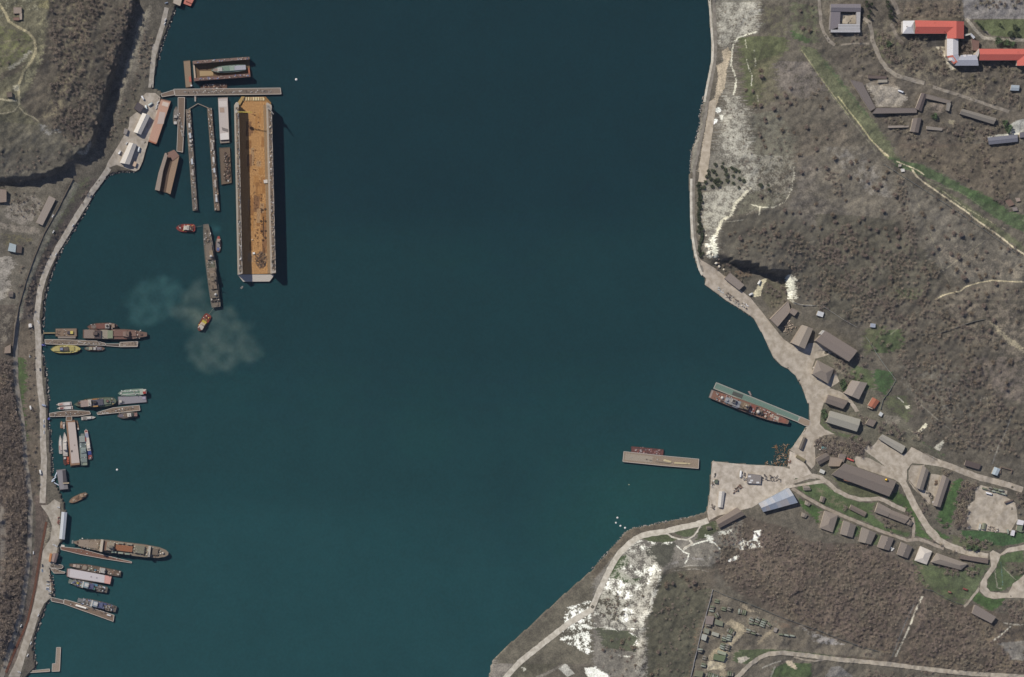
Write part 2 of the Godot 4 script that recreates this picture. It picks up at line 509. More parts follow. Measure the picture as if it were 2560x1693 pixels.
# ------------------------------------------------------------------ colours of soil, grass, chalk, silt: painted by place
class Canvas:
	var w: int
	var h: int
	var d := PackedByteArray()
	var na := PackedByteArray()     # coarse noise
	var nb := PackedByteArray()     # fine noise
	var nm := PackedByteArray()     # between the two
	var x0: float
	var z0: float
	var s: float                    # metres per texel
	func _init(ww: int, hh: int, xx: float, zz: float, span: float) -> void:
		w = ww; h = hh; x0 = xx; z0 = zz; s = span / ww
		d.resize(w * h * 3)
		na = field(0.012, 4, 3)
		nb = field(0.26, 3, 9)
		nm = field(0.06, 3, 14)
	func field(freq: float, octs: int, sd: int) -> PackedByteArray:
		var f := FastNoiseLite.new()
		f.seed = sd
		f.noise_type = FastNoiseLite.TYPE_SIMPLEX
		f.frequency = freq
		f.fractal_octaves = octs
		f.fractal_gain = 0.55
		var im := f.get_image(w, h, false, false, true)
		im.convert(Image.FORMAT_L8)
		return im.get_data()
	func flood(c: Color) -> void:
		var im := Image.create(w, h, false, Image.FORMAT_RGB8)
		im.fill(c)
		d = im.get_data()
	# alpha, ragged edge in metres, share kept of a mottled cover (1 = all)
	func area(poly: PackedVector2Array, c: Color, a: float, rag := 1.0, kept := 1.0) -> void:
		var lo := poly[0]
		var hi := poly[0]
		for p in poly:
			lo = lo.min(p)
			hi = hi.max(p)
		var m := poly.size()
		var r8 := c.r8; var g8 := c.g8; var b8 := c.b8
		var limit := int(255.0 * (1.0 - kept))
		for j in range(maxi(0, int((lo.y - z0) / s)), mini(h, int((hi.y - z0) / s) + 1)):
			var z := z0 + (j + 0.5) * s
			var xs := []
			for i in m:
				var p := poly[i]
				var q := poly[(i + 1) % m]
				if (p.y <= z) != (q.y <= z):
					xs.append((p.x + (z - p.y) / (q.y - p.y) * (q.x - p.x) - x0) / s)
			xs.sort()
			for t in range(0, xs.size() - 1, 2):
				var e0 := clampi(int(xs[t]), 0, w - 1)
				var e1 := clampi(int(xs[t + 1]), 0, w - 1)
				var k0 := maxi(0, int(xs[t] + (nb[j * w + e0] - 128) / 60.0 * rag / s))
				var k1 := mini(w, int(xs[t + 1] + (nb[j * w + (e1 + 37) % w] - 128) / 60.0 * rag / s))
				for i in range(k0, k1):
					var k := j * w + i
					var aa := a
					if limit > 0:
						var nn := (nb[k] * 2 + nm[k] * 3 + na[k]) / 6
						aa = a * clampf((nn - limit) / 34.0, 0.0, 1.0)
						if aa <= 0.0:
							continue
					k *= 3
					d[k] += int((r8 - d[k]) * aa)
					d[k + 1] += int((g8 - d[k + 1]) * aa)
					d[k + 2] += int((b8 - d[k + 2]) * aa)
	func line(pts: PackedVector2Array, width: float, c: Color, a: float, rag := 0.5, kept := 1.0) -> void:
		for p in Geometry2D.offset_polyline(pts, width * 0.5, Geometry2D.JOIN_ROUND, Geometry2D.END_ROUND):
			if not Geometry2D.is_polygon_clockwise(p):
				area(p, c, a, rag, kept)
	func soften(by: int) -> void:
		var im := Image.create_from_data(w, h, false, Image.FORMAT_RGB8, d)
		im.resize(w / by, h / by, Image.INTERPOLATE_LANCZOS)
		im.resize(w, h, Image.INTERPOLATE_CUBIC)
		d = im.get_data()
	func mottle(coarse_k: float, fine_k: float, tone := 1.0, dull := 0.0, red := 1.0) -> void:
		for k in w * h:
			var f := 1.0 + (na[k] - 128) / 128.0 * coarse_k + (nb[k] - 128) / 128.0 * fine_k + (nm[k] - 128) / 128.0 * coarse_k
			var g := (d[k * 3] + d[k * 3 + 1] + d[k * 3 + 2]) / 3.0
			f *= lerpf(tone, 1.0, clampf((g - 150.0) / 80.0, 0.0, 1.0))
			g *= dull
			d[k * 3] = clampi(int((d[k * 3] * (1.0 - dull) + g) * f * red), 0, 255)
			d[k * 3 + 1] = clampi(int((d[k * 3 + 1] * (1.0 - dull) + g) * f), 0, 255)
			d[k * 3 + 2] = clampi(int((d[k * 3 + 2] * (1.0 - dull) + g) * f), 0, 255)
	func texture() -> Texture2D:
		return ImageTexture.create_from_image(Image.create_from_data(w, h, false, Image.FORMAT_RGB8, d))

var soil: Canvas

func A_(key: String, hex: String, a: float, rag: float, kept: float, pts: Array) -> void:
	soil.area(land_pts(key, pts), Color(hex), a, rag, kept)

func L_(key: String, hex: String, a: float, width: float, pts: Array, kept := 1.0, rag := 0.4) -> void:
	soil.line(land_pts(key, pts), width * S, Color(hex), a, rag, kept)

func paint_ground() -> void:
	soil = Canvas.new(2048, 1429, X0, Z0, FX * FS)
	soil.flood(Color8(104, 95, 83))
	# ---- west shore
	A_("A", "716a55", 1, 3, 1, [-80, -80, 480, -80, 470, 250, 440, 480, 330, 820, 200, 1000, 330, 1180, 480, 1240, -80, 1400])
	A_("A", "665c4f", 1, 3, 1, [480, -80, 1400, -80, 1290, 300, 1180, 560, 1050, 1100, 900, 1420, 700, 1500, 480, 1240, 330, 1180, 200, 1000, 330, 820, 440, 480, 470, 250])
	A_("A", "7b6f58", 0.8, 2, 0.5, [560, 0, 880, 0, 840, 500, 760, 800, 620, 1150, 480, 1220, 400, 1150, 520, 900, 620, 500])
	A_("A", "6e6658", 0.9, 3, 1, [-80, 1180, 480, 1240, 800, 1450, 680, 1568, -80, 1600])
	A_("D", "686054", 1, 3, 1, [-80, -60, 680, -60, 640, 60, 340, 160, -80, 190])
	A_("A", "8a8266", 0.8, 3, 0.5, [380, 150, 480, 200, 430, 560, 300, 850, 180, 760, 330, 480])
	A_("A", "97907a", 0.7, 3, 0.45, [-40, 0, 560, 0, 480, 90, 100, 120, -40, 200])
	A_("A", "6a6a46", 0.8, 3, 0.6, [-40, 250, 300, 330, 320, 480, 100, 640, -40, 660])
	A_("A", "93885f", 0.6, 2, 0.7, [380, 0, 530, 0, 470, 90, 380, 70])
	A_("A", "a8a08e", 0.85, 2, 0.75, [80, 660, 170, 610, 290, 490, 310, 520, 200, 620, 110, 690])
	A_("A", "5a5146", 0.8, 2, 0.8, [0, 720, 130, 680, 260, 590, 200, 700, 60, 760, 0, 800])
	for e in [[930, 60, 890, 280, 850, 420, 820, 560, 770, 760], [770, 790, 745, 880, 715, 975], [650, 420, 640, 600, 560, 760, 470, 900], [1000, 120, 950, 360, 900, 620, 830, 860, 740, 1060], [610, 1050, 540, 1110, 450, 1150, 380, 1170], [960, 1050, 880, 1200, 800, 1330], [720, 100, 690, 320, 640, 460], [-20, 420, 100, 400, 230, 380], [-20, 560, 90, 540, 180, 470]]:
		L_("A", "8b7f68", 0.6, 5, e, 0.66, 1.5)
	for e in [[560, 740, 620, 700, 680, 660], [330, 800, 420, 640, 470, 480], [780, 700, 760, 900, 690, 1040, 640, 1160], [180, 480, 230, 420, 250, 400], [880, 480, 820, 700]]:
		L_("A", "4a4138", 0.6, 6, e, 0.62, 1.5)
	L_("A", "b2a380", 1, 6.5, [-20, 20, 50, 120, 90, 210, 180, 265, 280, 320, 340, 390, 352, 500, 310, 600, 230, 700, 180, 850, 190, 1020])
	L_("A", "ada083", 1, 5, [-20, 965, 80, 985, 160, 990]); L_("A", "ada083", 0.9, 3, [185, 1030, 140, 1090, 60, 1110, -20, 1115]); L_("A", "ada083", 0.9, 3, [190, 1050, 240, 1110, 330, 1150, 380, 1190])
	A_("A", "b5aa90", 0.9, 1, 1, [120, 840, 180, 830, 190, 890, 140, 890])
	A_("A", "9b938a", 0.8, 2, 0.6, [380, 1210, 450, 1230, 480, 1290, 560, 1260, 600, 1290, 480, 1330, 420, 1290]); A_("A", "a09788", 0.8, 1, 0.8, [760, 1490, 830, 1470, 890, 1370, 900, 1420, 850, 1510, 780, 1520])
	A_("A", "857a6c", 0.9, 2, 1, [1470, 40, 1490, 60, 1440, 320, 1380, 520, 1330, 720, 1240, 860, 1180, 1050, 1140, 1180, 1150, 950, 1200, 740, 1290, 460, 1360, 210])
	A_("A", "968b78", 0.8, 1, 0.7, [1480, 40, 1400, 330, 1310, 640, 1210, 900, 1170, 1050, 1150, 1000, 1260, 600, 1300, 440, 1370, 220, 1450, 60])
	A_("A", "6b6253", 0.9, 2, 1, [1520, 200, 1440, 720, 1300, 900, 1200, 1100, 1100, 1300, 1080, 1500, 1180, 1300, 1290, 1130, 1400, 860, 1480, 600])
	A_("D", "6f665a", 1, 2, 1, [-60, 250, 300, 270, 560, 190, 720, 140, 560, 480, 420, 720, 330, 950, 220, 1300, 160, 1600, -60, 1600])
	A_("D", "8d8174", 0.8, 4, 0.7, [-40, 600, 250, 660, 380, 650, 380, 740, 280, 720, 100, 700, -40, 660]); A_("D", "a2968a", 0.9, 3, 0.75, [-40, 960, 100, 940, 160, 1020, 80, 1150, 110, 1250, 60, 1340, -40, 1400])
	A_("D", "72694e", 0.8, 3, 0.6, [0, 720, 300, 740, 330, 800, 60, 830]); A_("D", "91857a", 0.7, 3, 0.6, [320, 330, 430, 430, 370, 560, 250, 660, 60, 560, 60, 470])
	A_("D", "7d7769", 1, 1, 1, [720, 210, 790, 240, 650, 470, 540, 680, 430, 900, 340, 1100, 270, 1300, 210, 1600, 160, 1600, 240, 1250, 330, 1000, 420, 780, 530, 560, 640, 370])
	A_("D", "66694c", 0.8, 2, 0.55, [800, 180, 890, 160, 860, 260, 700, 480, 520, 760, 430, 900, 560, 620])
	A_("D", "665a52", 1, 1.5, 1, [920, 170, 960, 200, 850, 370, 760, 500, 690, 640, 600, 780, 520, 900, 440, 1060, 370, 1180, 350, 1420, 330, 1600, 200, 1600, 260, 1330, 350, 1110, 440, 900, 560, 700, 700, 500, 850, 300])
	A_("D", "5d5449", 1, 1, 1, [1330, 30, 1340, 120, 1230, 110, 1100, 135, 1010, 190, 890, 370, 765, 615, 620, 840, 515, 1080, 455, 1290, 425, 1568, 390, 1568, 430, 1200, 560, 900, 700, 660, 850, 400, 1000, 160, 1120, 60])
	A_("b", "63584e", 1, 2, 1, [-60, -60, 130, -60, 100, 350, 100, 620, 160, 900, 220, 1300, 220, 1568, -60, 1568]); A_("b", "8e8271", 0.7, 2, 0.6, [0, 0, 120, 0, 80, 200, 20, 260]); A_("b", "77705f", 0.8, 3, 0.6, [0, 440, 80, 430, 70, 640, 0, 700])
	A_("b", "746657", 1, 2, 1, [180, 60, 280, 60, 290, 350, 310, 850, 335, 1200, 300, 1568, 250, 1568, 220, 1200, 180, 900, 150, 650, 140, 350])
	A_("b", "4f6136", 0.9, 3, 0.75, [140, 370, 210, 380, 215, 560, 200, 700, 190, 800, 240, 1060, 210, 1030, 170, 850, 150, 650, 140, 520])
	A_("H", "5b5049", 1, 2, 1, [-40, -40, 240, -40, 230, 300, 220, 600, 170, 950, 110, 1220, -40, 1500]); A_("H", "8b7f74", 0.9, 1, 0.7, [0, 20, 35, 40, 60, 250, 50, 600, 20, 850, 0, 860])
	A_("H", "7a6a55", 0.6, 4, 0.6, [60, 560, 160, 500, 180, 700, 100, 900, 20, 950])
	A_("H", "6f5f55", 1, 1, 1, [300, 0, 400, 0, 420, 220, 390, 480, 340, 740, 290, 950, 230, 1150, 140, 1420, 60, 1568, 20, 1568, 100, 1380, 200, 1080, 260, 800, 290, 500, 310, 250])
	A_("H", "948875", 0.9, 2, 0.8, [420, 200, 440, 300, 400, 430, 370, 460, 390, 330])
	A_("H", "5e544b", 1, 1, 1, [420, 930, 372, 1020, 335, 1120, 302, 1220, 288, 1330, 302, 1400, 312, 1480, 272, 1520, 200, 1540, 230, 1400, 280, 1220, 320, 1080, 370, 950])
	# ---- east shore
	A_("I", "827a6f", 1, 7, 1, [310, -60, 740, -60, 720, 250, 520, 340, 470, 640, 520, 900, 640, 1050, 620, 1250, 680, 1600, 260, 1600, 330, 1250, 400, 880, 420, 450, 340, 400])
	A_("I", "a39c91", 0.9, 5, 0.42, [350, 20, 740, 20, 720, 260, 560, 330, 420, 440, 350, 400]); A_("I", "a39c91", 0.9, 5, 0.4, [400, 880, 500, 900, 640, 1020, 640, 1350, 680, 1568, 340, 1568, 400, 1200])
	A_("I", "a29b8f", 0.8, 6, 0.68, [350, 20, 740, 20, 720, 280, 540, 340, 420, 440, 350, 400]); A_("I", "a29b8f", 0.8, 6, 0.62, [400, 860, 520, 880, 660, 1020, 660, 1350, 700, 1600, 330, 1600, 390, 1200])
	A_("I", "5d6142", 0.95, 4, 0.8, [540, 340, 800, 330, 960, 340, 1000, 420, 860, 560, 780, 760, 720, 960, 620, 960, 570, 700, 560, 500]); A_("I", "6f6750", 0.7, 4, 0.7, [640, 560, 900, 500, 900, 900, 700, 1000])
	A_("I", "6a654d", 0.7, 4, 0.6, [760, 40, 960, 60, 980, 320, 800, 330, 740, 200]); A_("I", "61634a", 0.8, 4, 0.65, [1010, 20, 1250, 60, 1270, 400, 1150, 380, 1020, 300]); A_("I", "4a5c38", 0.85, 2, 0.8, [1010, 270, 1100, 310, 1200, 360, 1160, 400, 1040, 350])
	A_("I", "7a6f66", 0.9, 5, 0.7, [880, 560, 1200, 560, 1350, 820, 1150, 900, 900, 820]); A_("I", "716659", 0.8, 5, 0.7, [1080, 1150, 1480, 1100, 1568, 1300, 1500, 1568, 1050, 1568])
	A_("I", "746e60", 0.8, 5, 0.7, [640, 1050, 900, 1000, 1050, 1300, 1000, 1568, 700, 1568])
	L_("I", "d8d0bc", 0.95, 3.5, [700, 290, 600, 320, 530, 345, 490, 400, 475, 500, 470, 600, 500, 670, 515, 730, 505, 820, 490, 860], 0.75); L_("I", "c8c0ae", 0.9, 2.5, [610, 540, 630, 620, 660, 690, 655, 780], 0.7); L_("I", "bcb4a2", 0.8, 4, [680, 460, 690, 600], 0.6); L_("I", "c4bca8", 0.8, 2, [600, 360, 610, 440], 0.7); L_("I", "b2aa98", 0.7, 3, [710, 870, 715, 930], 0.7)
	A_("I", "f0ece0", 1, 0.5, 1, [322, 990, 350, 978, 378, 985, 375, 1020, 350, 1030, 325, 1020]); A_("I", "f0ece0", 1, 0.5, 1, [300, 1095, 330, 1080, 352, 1090, 335, 1120, 310, 1140]); A_("I", "e4ddcc", 0.9, 0.5, 1, [360, 1045, 400, 1050, 390, 1100, 372, 1090])
	A_("I", "877f72", 1, 1, 1, [300, -40, 340, -40, 345, 350, 330, 560, 300, 720, 260, 880, 220, 1080, 175, 1300, 130, 1568, 90, 1568, 120, 1340, 180, 1150, 225, 870, 285, 560, 290, 300])
	A_("I", "b9a68e", 1, 0.7, 1, [440, 430, 470, 480, 465, 520, 430, 640, 412, 800, 355, 895, 325, 1000, 290, 1250, 250, 1568, 165, 1568, 230, 1200, 270, 930, 320, 890, 350, 700, 335, 600, 400, 560, 385, 470])
	A_("K", "827a6f", 1, 7, 1, [250, -40, 700, -40, 640, 260, 520, 380, 420, 560, 340, 680, 330, 880, 230, 880, 205, 500, 210, 260])
	A_("K", "a59e91", 0.85, 6, 0.4, [480, -40, 900, -40, 860, 200, 640, 280, 560, 330, 540, 200]); A_("K", "a09888", 0.8, 2, 0.55, [210, 300, 420, 240, 560, 330, 460, 520, 340, 600, 230, 640])
	A_("K", "a19a8d", 0.8, 6, 0.62, [420, -40, 920, -40, 900, 220, 660, 300, 560, 350, 420, 540, 330, 660, 220, 640, 215, 330, 420, 250])
	A_("K", "5c584b", 0.8, 3, 0.55, [230, 80, 540, 60, 600, 230, 420, 240, 260, 260]); A_("K", "756f5f", 0.9, 3, 0.7, [560, 340, 700, 280, 920, 300, 980, 330, 860, 430, 640, 480, 520, 500])
	A_("K", "857d70", 0.8, 3, 0.55, [700, -40, 1040, -40, 1020, 260, 900, 420, 720, 300])
	A_("K", "6d645a", 0.9, 4, 1, [1070, -40, 1600, -40, 1600, 520, 1250, 640, 1000, 560, 960, 420, 1060, 300]); A_("K", "7b7065", 0.7, 5, 0.6, [1090, 60, 1500, 60, 1560, 420, 1200, 560, 1060, 420])
	A_("K", "5e574c", 0.9, 4, 0.7, [420, 560, 700, 480, 960, 440, 1240, 640, 1120, 760, 900, 880, 600, 900, 420, 850, 350, 700])
	A_("K", "645c50", 0.9, 4, 1, [900, 760, 1600, 520, 1600, 1340, 1280, 1320, 1080, 1270, 1060, 1050, 960, 980])
	L_("K", "d6cbb2", 0.95, 7, [640, 260, 570, 340, 510, 400, 470, 500, 380, 560, 350, 640, 330, 690], 0.75, 1.0); L_("K", "c4baa4", 0.9, 3, [650, 405, 740, 430, 850, 435, 960, 380, 1010, 300, 1045, 150, 1040, 60], 0.62, 1.0); L_("K", "c8bda6", 0.9, 3, [730, 430, 725, 500], 0.8); L_("K", "b5ab98", 0.8, 2, [585, 545, 480, 560, 400, 565], 0.8); L_("K", "a2988a", 0.7, 1.6, [700, 440, 610, 500], 0.9)
	A_("K", "e9e1cc", 1, 1.5, 0.85, [290, 690, 340, 680, 330, 740, 350, 860, 345, 920, 310, 880, 300, 820, 270, 740]); A_("K", "e8e0d0", 0.9, 1, 0.6, [230, 760, 300, 760, 320, 880, 260, 900]); A_("K", "d8ccb0", 0.95, 1, 0.7, [320, 920, 370, 960, 360, 990, 330, 960])
	A_("K", "575045", 0.9, 2, 0.8, [250, 900, 420, 920, 620, 1000, 680, 1050, 560, 1180, 430, 1070, 330, 990]); A_("K", "76604e", 0.8, 2, 0.7, [490, 1010, 620, 1000, 670, 1060, 560, 1070])
	A_("K", "ece4cf", 1, 1, 0.9, [980, 1040, 1030, 1050, 1050, 1150, 1030, 1270, 990, 1270, 965, 1170]); A_("K", "cfc6b4", 0.9, 2, 0.65, [1020, 1060, 1070, 1060, 1070, 1260, 1020, 1300]); L_("K", "bdb4a2", 0.8, 4, [1010, 1280, 1060, 1310], 0.8)
	A_("K", "d9c9a6", 1, 0.7, 0.95, [770, 1080, 800, 1080, 750, 1180, 740, 1240, 680, 1250, 650, 1230, 700, 1180, 720, 1110]); A_("K", "6a6250", 1, 2, 1, [800, 1090, 960, 1110, 980, 1250, 900, 1330, 820, 1360, 760, 1260, 770, 1150])
	L_("K", "b7ada0", 0.8, 2, [1050, 1310, 1150, 1325, 1300, 1330], 0.8)
	# upper east plain
	A_("J", "655b50", 1, 5, 1, [300, -60, 1600, -60, 1600, 180, 1000, 180, 1000, 330, 1420, 470, 1480, 640, 2195, 700, 2250, 1300, 1400, 1450, 1000, 1450, 700, 1100, 480, 760, 320, 560, 600, 420, 620, 200, 300, 20])
	A_("J", "746a58", 0.75, 5, 0.55, [600, 180, 1000, 200, 1000, 420, 1400, 480, 1480, 760, 1000, 740, 760, 520]); A_("J", "7b6f5e", 0.7, 4, 0.5, [900, 640, 1500, 700, 2195, 900, 2195, 1050, 1400, 900]); A_("J", "5f5f45", 0.75, 4, 0.55, [700, 280, 1000, 420, 900, 640, 740, 500])
	A_("J", "88807c", 1, 1, 1, [1590, -60, 2260, -60, 2260, 185, 1700, 185, 1620, 200]); A_("J", "5c6142", 1, 2, 0.9, [1700, 195, 2260, 185, 2260, 380, 1900, 350, 1760, 260]); L_("J", "a09486", 1, 8, [1640, 190, 1720, 290, 1800, 370, 1960, 390, 2250, 395])
	A_("J", "6d5f52", 0.8, 4, 0.6, [960, 20, 1590, 0, 1590, 180, 980, 180]); A_("J", "bdb09c", 1, 1, 1, [1330, 450, 1440, 460, 1440, 560, 1530, 680, 1480, 690, 1420, 580]); L_("J", "8d8073", 0.8, 8, [900, 240, 950, 350, 1010, 420])
	A_("J", "4a4440", 1, 1, 1, [1240, 330, 1440, 330, 1440, 455, 1250, 460]); A_("J", "5a4a42", 0.8, 1, 0.8, [1560, 400, 1690, 400, 1690, 530, 1560, 530])
	A_("J", "6b6b50", 1, 3, 1, [0, 440, 150, 480, 300, 650, 500, 900, 700, 1150, 900, 1420, 980, 1568, 880, 1568, 600, 1250, 350, 950, 120, 640, 0, 480]); A_("J", "566144", 0.9, 2, 0.7, [160, 500, 330, 690, 520, 930, 700, 1160, 660, 1150, 430, 860, 250, 640])
	L_("J", "a39a74", 0.9, 2.2, [20, 490, 130, 650, 250, 820, 380, 1000, 480, 1130], 0.8); L_("J", "bdb084", 0.95, 3.2, [380, 950, 470, 1070, 560, 1180, 620, 1260, 700, 1370, 800, 1480, 870, 1545], 0.75); L_("J", "8c8870", 0.8, 1.6, [300, 920, 440, 1100, 600, 1290, 760, 1500], 0.8)
	A_("J", "a5988a", 1, 2, 1, [640, 830, 720, 930, 740, 1050, 990, 1050, 1060, 960, 960, 860, 860, 800, 700, 800]); A_("J", "857768", 0.8, 3, 0.7, [600, 740, 900, 740, 960, 860, 700, 830]); A_("J", "8f7f72", 0.8, 2, 0.8, [1300, 1010, 1420, 1020, 1400, 1110, 1290, 1100])
	A_("J", "998c74", 0.9, 2, 0.8, [1470, 1170, 1530, 1180, 1520, 1230, 1460, 1210]); A_("d", "a39e96", 1, 1, 1, [1640, 560, 1750, 480, 1960, 430, 1960, 780, 1600, 770]); A_("d", "cfc8ba", 1, 0.6, 1, [1090, 850, 1370, 790, 1600, 780, 1850, 750, 1850, 800, 1120, 870])
	A_("J", "6a5d4e", 0.7, 4, 0.6, [900, 1330, 2200, 1450, 2200, 1600, 980, 1600])
	# diagonal track and the meadow below
	A_("L", "776d60", 1, 5, 0.9, [-60, 20, 420, 20, 640, 260, 700, 620, 500, 700, 260, 640, 100, 540, -60, 460]); A_("L", "847b72", 0.8, 4, 0.55, [20, 20, 300, 60, 420, 160, 560, 340, 640, 480, 400, 460, 150, 180])
	A_("L", "625b4e", 1, 5, 0.9, [-60, 620, 300, 640, 640, 680, 760, 900, 980, 960, 1100, 1100, 960, 1300, 820, 1568, -60, 1568]); A_("L", "746b5f", 1, 5, 0.9, [640, 280, 1000, 460, 1400, 760, 1782, 1020, 1782, 1220, 1300, 1230, 1050, 1150, 880, 920, 760, 640])
	A_("L", "5a5f44", 0.8, 4, 0.6, [640, 1280, 860, 1290, 820, 1400, 660, 1420]); A_("L", "86796a", 0.8, 5, 0.55, [960, 880, 1300, 900, 1782, 1080, 1782, 1200, 1200, 1180]); A_("L", "756a5c", 1, 5, 0.9, [1050, 1360, 1250, 1280, 1500, 1220, 1782, 1230, 1782, 1568, 1040, 1568])
	A_("L", "525f40", 1, 3, 0.95, [560, 100, 700, 150, 900, 190, 1100, 290, 1300, 400, 1500, 500, 1800, 690, 1800, 800, 1500, 640, 1250, 450, 1000, 330, 760, 240, 640, 200]); A_("L", "495b38", 0.9, 3, 0.7, [1200, 370, 1420, 430, 1600, 560, 1800, 700, 1800, 640, 1600, 580, 1500, 560, 1300, 460])
	A_("L", "686a4c", 0.8, 3, 0.8, [800, 280, 1050, 430, 1400, 700, 1782, 960, 1782, 900, 1500, 700, 1150, 450]); A_("L", "6b5d4f", 0.9, 4, 0.8, [640, 0, 1782, 0, 1782, 420, 1500, 480, 1200, 330, 900, 170, 700, 120])
	L_("L", "cbb794", 1, 3.4, [460, 0, 520, 60, 580, 110], 0.9); L_("L", "cdbb9c", 1, 3.2, [650, 155, 760, 200, 830, 230, 890, 270], 0.85); L_("L", "cdbb9c", 1, 4, [790, 230, 830, 290, 920, 360, 1020, 430, 1150, 520, 1270, 600, 1380, 690, 1480, 760, 1580, 830, 1690, 920, 1800, 990], 0.95); L_("L", "b4a688", 0.8, 2.5, [1060, 420, 1250, 560, 1500, 700, 1620, 760], 0.6); L_("L", "7f8a60", 0.8, 1.5, [900, 310, 1050, 380, 1200, 420, 1300, 480, 1420, 570], 0.8)
	L_("L", "c4b28f", 1, 3.4, [985, 1395, 1060, 1350, 1130, 1330, 1220, 1310, 1270, 1270, 1370, 1240, 1500, 1215, 1640, 1225, 1800, 1230], 0.95); L_("L", "a89b80", 0.8, 2, [1000, 1165, 1080, 1120, 1160, 1060, 1270, 980, 1380, 900, 1430, 860], 0.85); L_("L", "9a8f78", 0.8, 1.6, [780, 360, 830, 500, 900, 690, 960, 830, 1010, 960, 1060, 1130, 1120, 1240], 0.7); L_("L", "a89b80", 0.7, 1.6, [820, 1510, 920, 1440, 990, 1390], 0.8); L_("L", "8f8779", 0.8, 1.6, [170, 1500, 300, 1460, 430, 1410, 560, 1360], 0.8); L_("L", "a2937a", 0.7, 1.6, [1580, 1330, 1782, 1290], 0.7)
	# hillside above the settlement
	A_("O", "655c50", 1, 4, 1, [-20, -40, 1600, -40, 1600, 1568, 900, 1500, 560, 1250, 420, 1100, 300, 760, -20, 400]); A_("O", "7b6e60", 0.8, 5, 0.55, [800, 0, 1568, 0, 1568, 520, 1200, 460, 900, 200]); A_("O", "786b60", 0.85, 5, 0.65, [1050, 520, 1568, 520, 1568, 980, 1300, 900, 1050, 700])
	A_("O", "6f6960", 0.7, 4, 0.5, [350, 600, 1000, 600, 1100, 1000, 1000, 1200, 700, 1050, 420, 850]); A_("O", "55603f", 0.95, 3, 0.8, [100, 260, 380, 250, 400, 420, 260, 480, 120, 480, 40, 420]); A_("O", "445c36", 0.9, 3, 0.8, [120, 640, 260, 660, 300, 760, 210, 900, 120, 840, 90, 720])
	A_("O", "5e6044", 0.85, 3, 0.7, [0, 260, 120, 200, 220, 220, 90, 460, 0, 520]); A_("O", "5f6346", 0.85, 3, 0.7, [200, 900, 430, 900, 460, 1100, 400, 1180, 240, 1080]); A_("O", "a8997f", 0.9, 2, 0.7, [1220, 160, 1300, 210, 1400, 300, 1568, 420, 1568, 480, 1440, 400, 1340, 300])
	A_("O", "9a9082", 0.8, 3, 0.5, [380, 700, 480, 800, 430, 820, 400, 760]); A_("O", "a69a88", 0.8, 3, 0.4, [1020, 800, 1200, 860, 1350, 980, 1250, 1000, 1080, 920])
	L_("O", "8d8578", 0.8, 2.2, [510, 950, 620, 1040, 720, 1130, 860, 1240, 960, 1320, 1100, 1370, 1280, 1440], 0.85); L_("O", "918a82", 0.85, 2.4, [1450, 1100, 1380, 1280, 1320, 1400, 1260, 1568], 0.9); L_("O", "99907c", 0.7, 2, [260, 300, 380, 210, 480, 120, 560, 60], 0.7)
	A_("O", "dfd4b8", 1, 0.7, 1, [600, 1165, 628, 1180, 615, 1210, 560, 1260, 520, 1250, 580, 1200]); A_("O", "d3c9b4", 0.95, 1, 0.75, [680, 1410, 730, 1370, 785, 1335, 780, 1390, 740, 1440]); A_("O", "e0d6bd", 1, 0.6, 1, [405, 1000, 450, 990, 445, 1025, 420, 1030]); L_("O", "cfc5b5", 0.9, 3, [335, 915, 360, 935, 390, 965])
	A_("O", "a49680", 0.95, 1, 0.9, [380, 1190, 470, 1240, 540, 1290, 540, 1380, 490, 1400, 480, 1310, 420, 1250]); A_("O", "4c5f38", 0.85, 2, 0.75, [550, 1330, 640, 1400, 800, 1480, 760, 1500, 600, 1430, 540, 1390])
	# settlement: general grass and dirt
	A_("N", "6b6455", 1, 3, 1, [330, 220, 560, 200, 800, 300, 1000, 560, 1080, 760, 1300, 900, 1400, 1050, 1560, 1200, 1742, 1300, 1742, 1568, 330, 1568, 430, 900]); A_("N", "5b6143", 0.9, 2, 0.7, [400, 780, 470, 960, 520, 1040, 800, 1090, 780, 1130, 560, 1080, 400, 980])
	A_("N", "857868", 0.9, 3, 0.7, [560, 180, 700, 300, 640, 420, 560, 380, 520, 230]); A_("N", "57603f", 0.9, 2, 0.75, [780, 320, 960, 380, 1000, 560, 880, 600, 700, 420]); A_("N", "8b8072", 0.8, 2, 0.7, [1080, 860, 1280, 880, 1270, 960, 1120, 960]); A_("N", "6a5f55", 0.9, 2, 0.8, [330, 1080, 560, 1080, 900, 1200, 900, 1320, 620, 1330, 330, 1400])
	A_("Q", "505f3a", 1, 2, 0.95, [90, 640, 230, 570, 300, 580, 250, 620, 120, 670]); A_("Q", "55623e", 1, 2, 0.95, [130, 720, 330, 655, 460, 690, 620, 800, 860, 900, 1040, 920, 1010, 1010, 940, 1130, 700, 1040, 460, 930, 270, 820]); A_("Q", "6d6550", 0.8, 3, 0.55, [330, 700, 700, 900, 760, 1000, 500, 900])
	A_("Q", "606045", 1, 2, 0.9, [560, 620, 1160, 830, 1040, 850, 860, 850, 700, 790]); A_("Q", "4e6137", 1, 2, 0.85, [1190, 860, 1320, 770, 1450, 880, 1560, 1080, 1590, 1200, 1700, 1330, 1520, 1290, 1500, 1080, 1380, 960]); A_("Q", "53613d", 1, 2, 0.9, [990, 930, 1060, 900, 1000, 1040, 1200, 1200, 1460, 1250, 1440, 1310, 1100, 1210, 940, 1130])
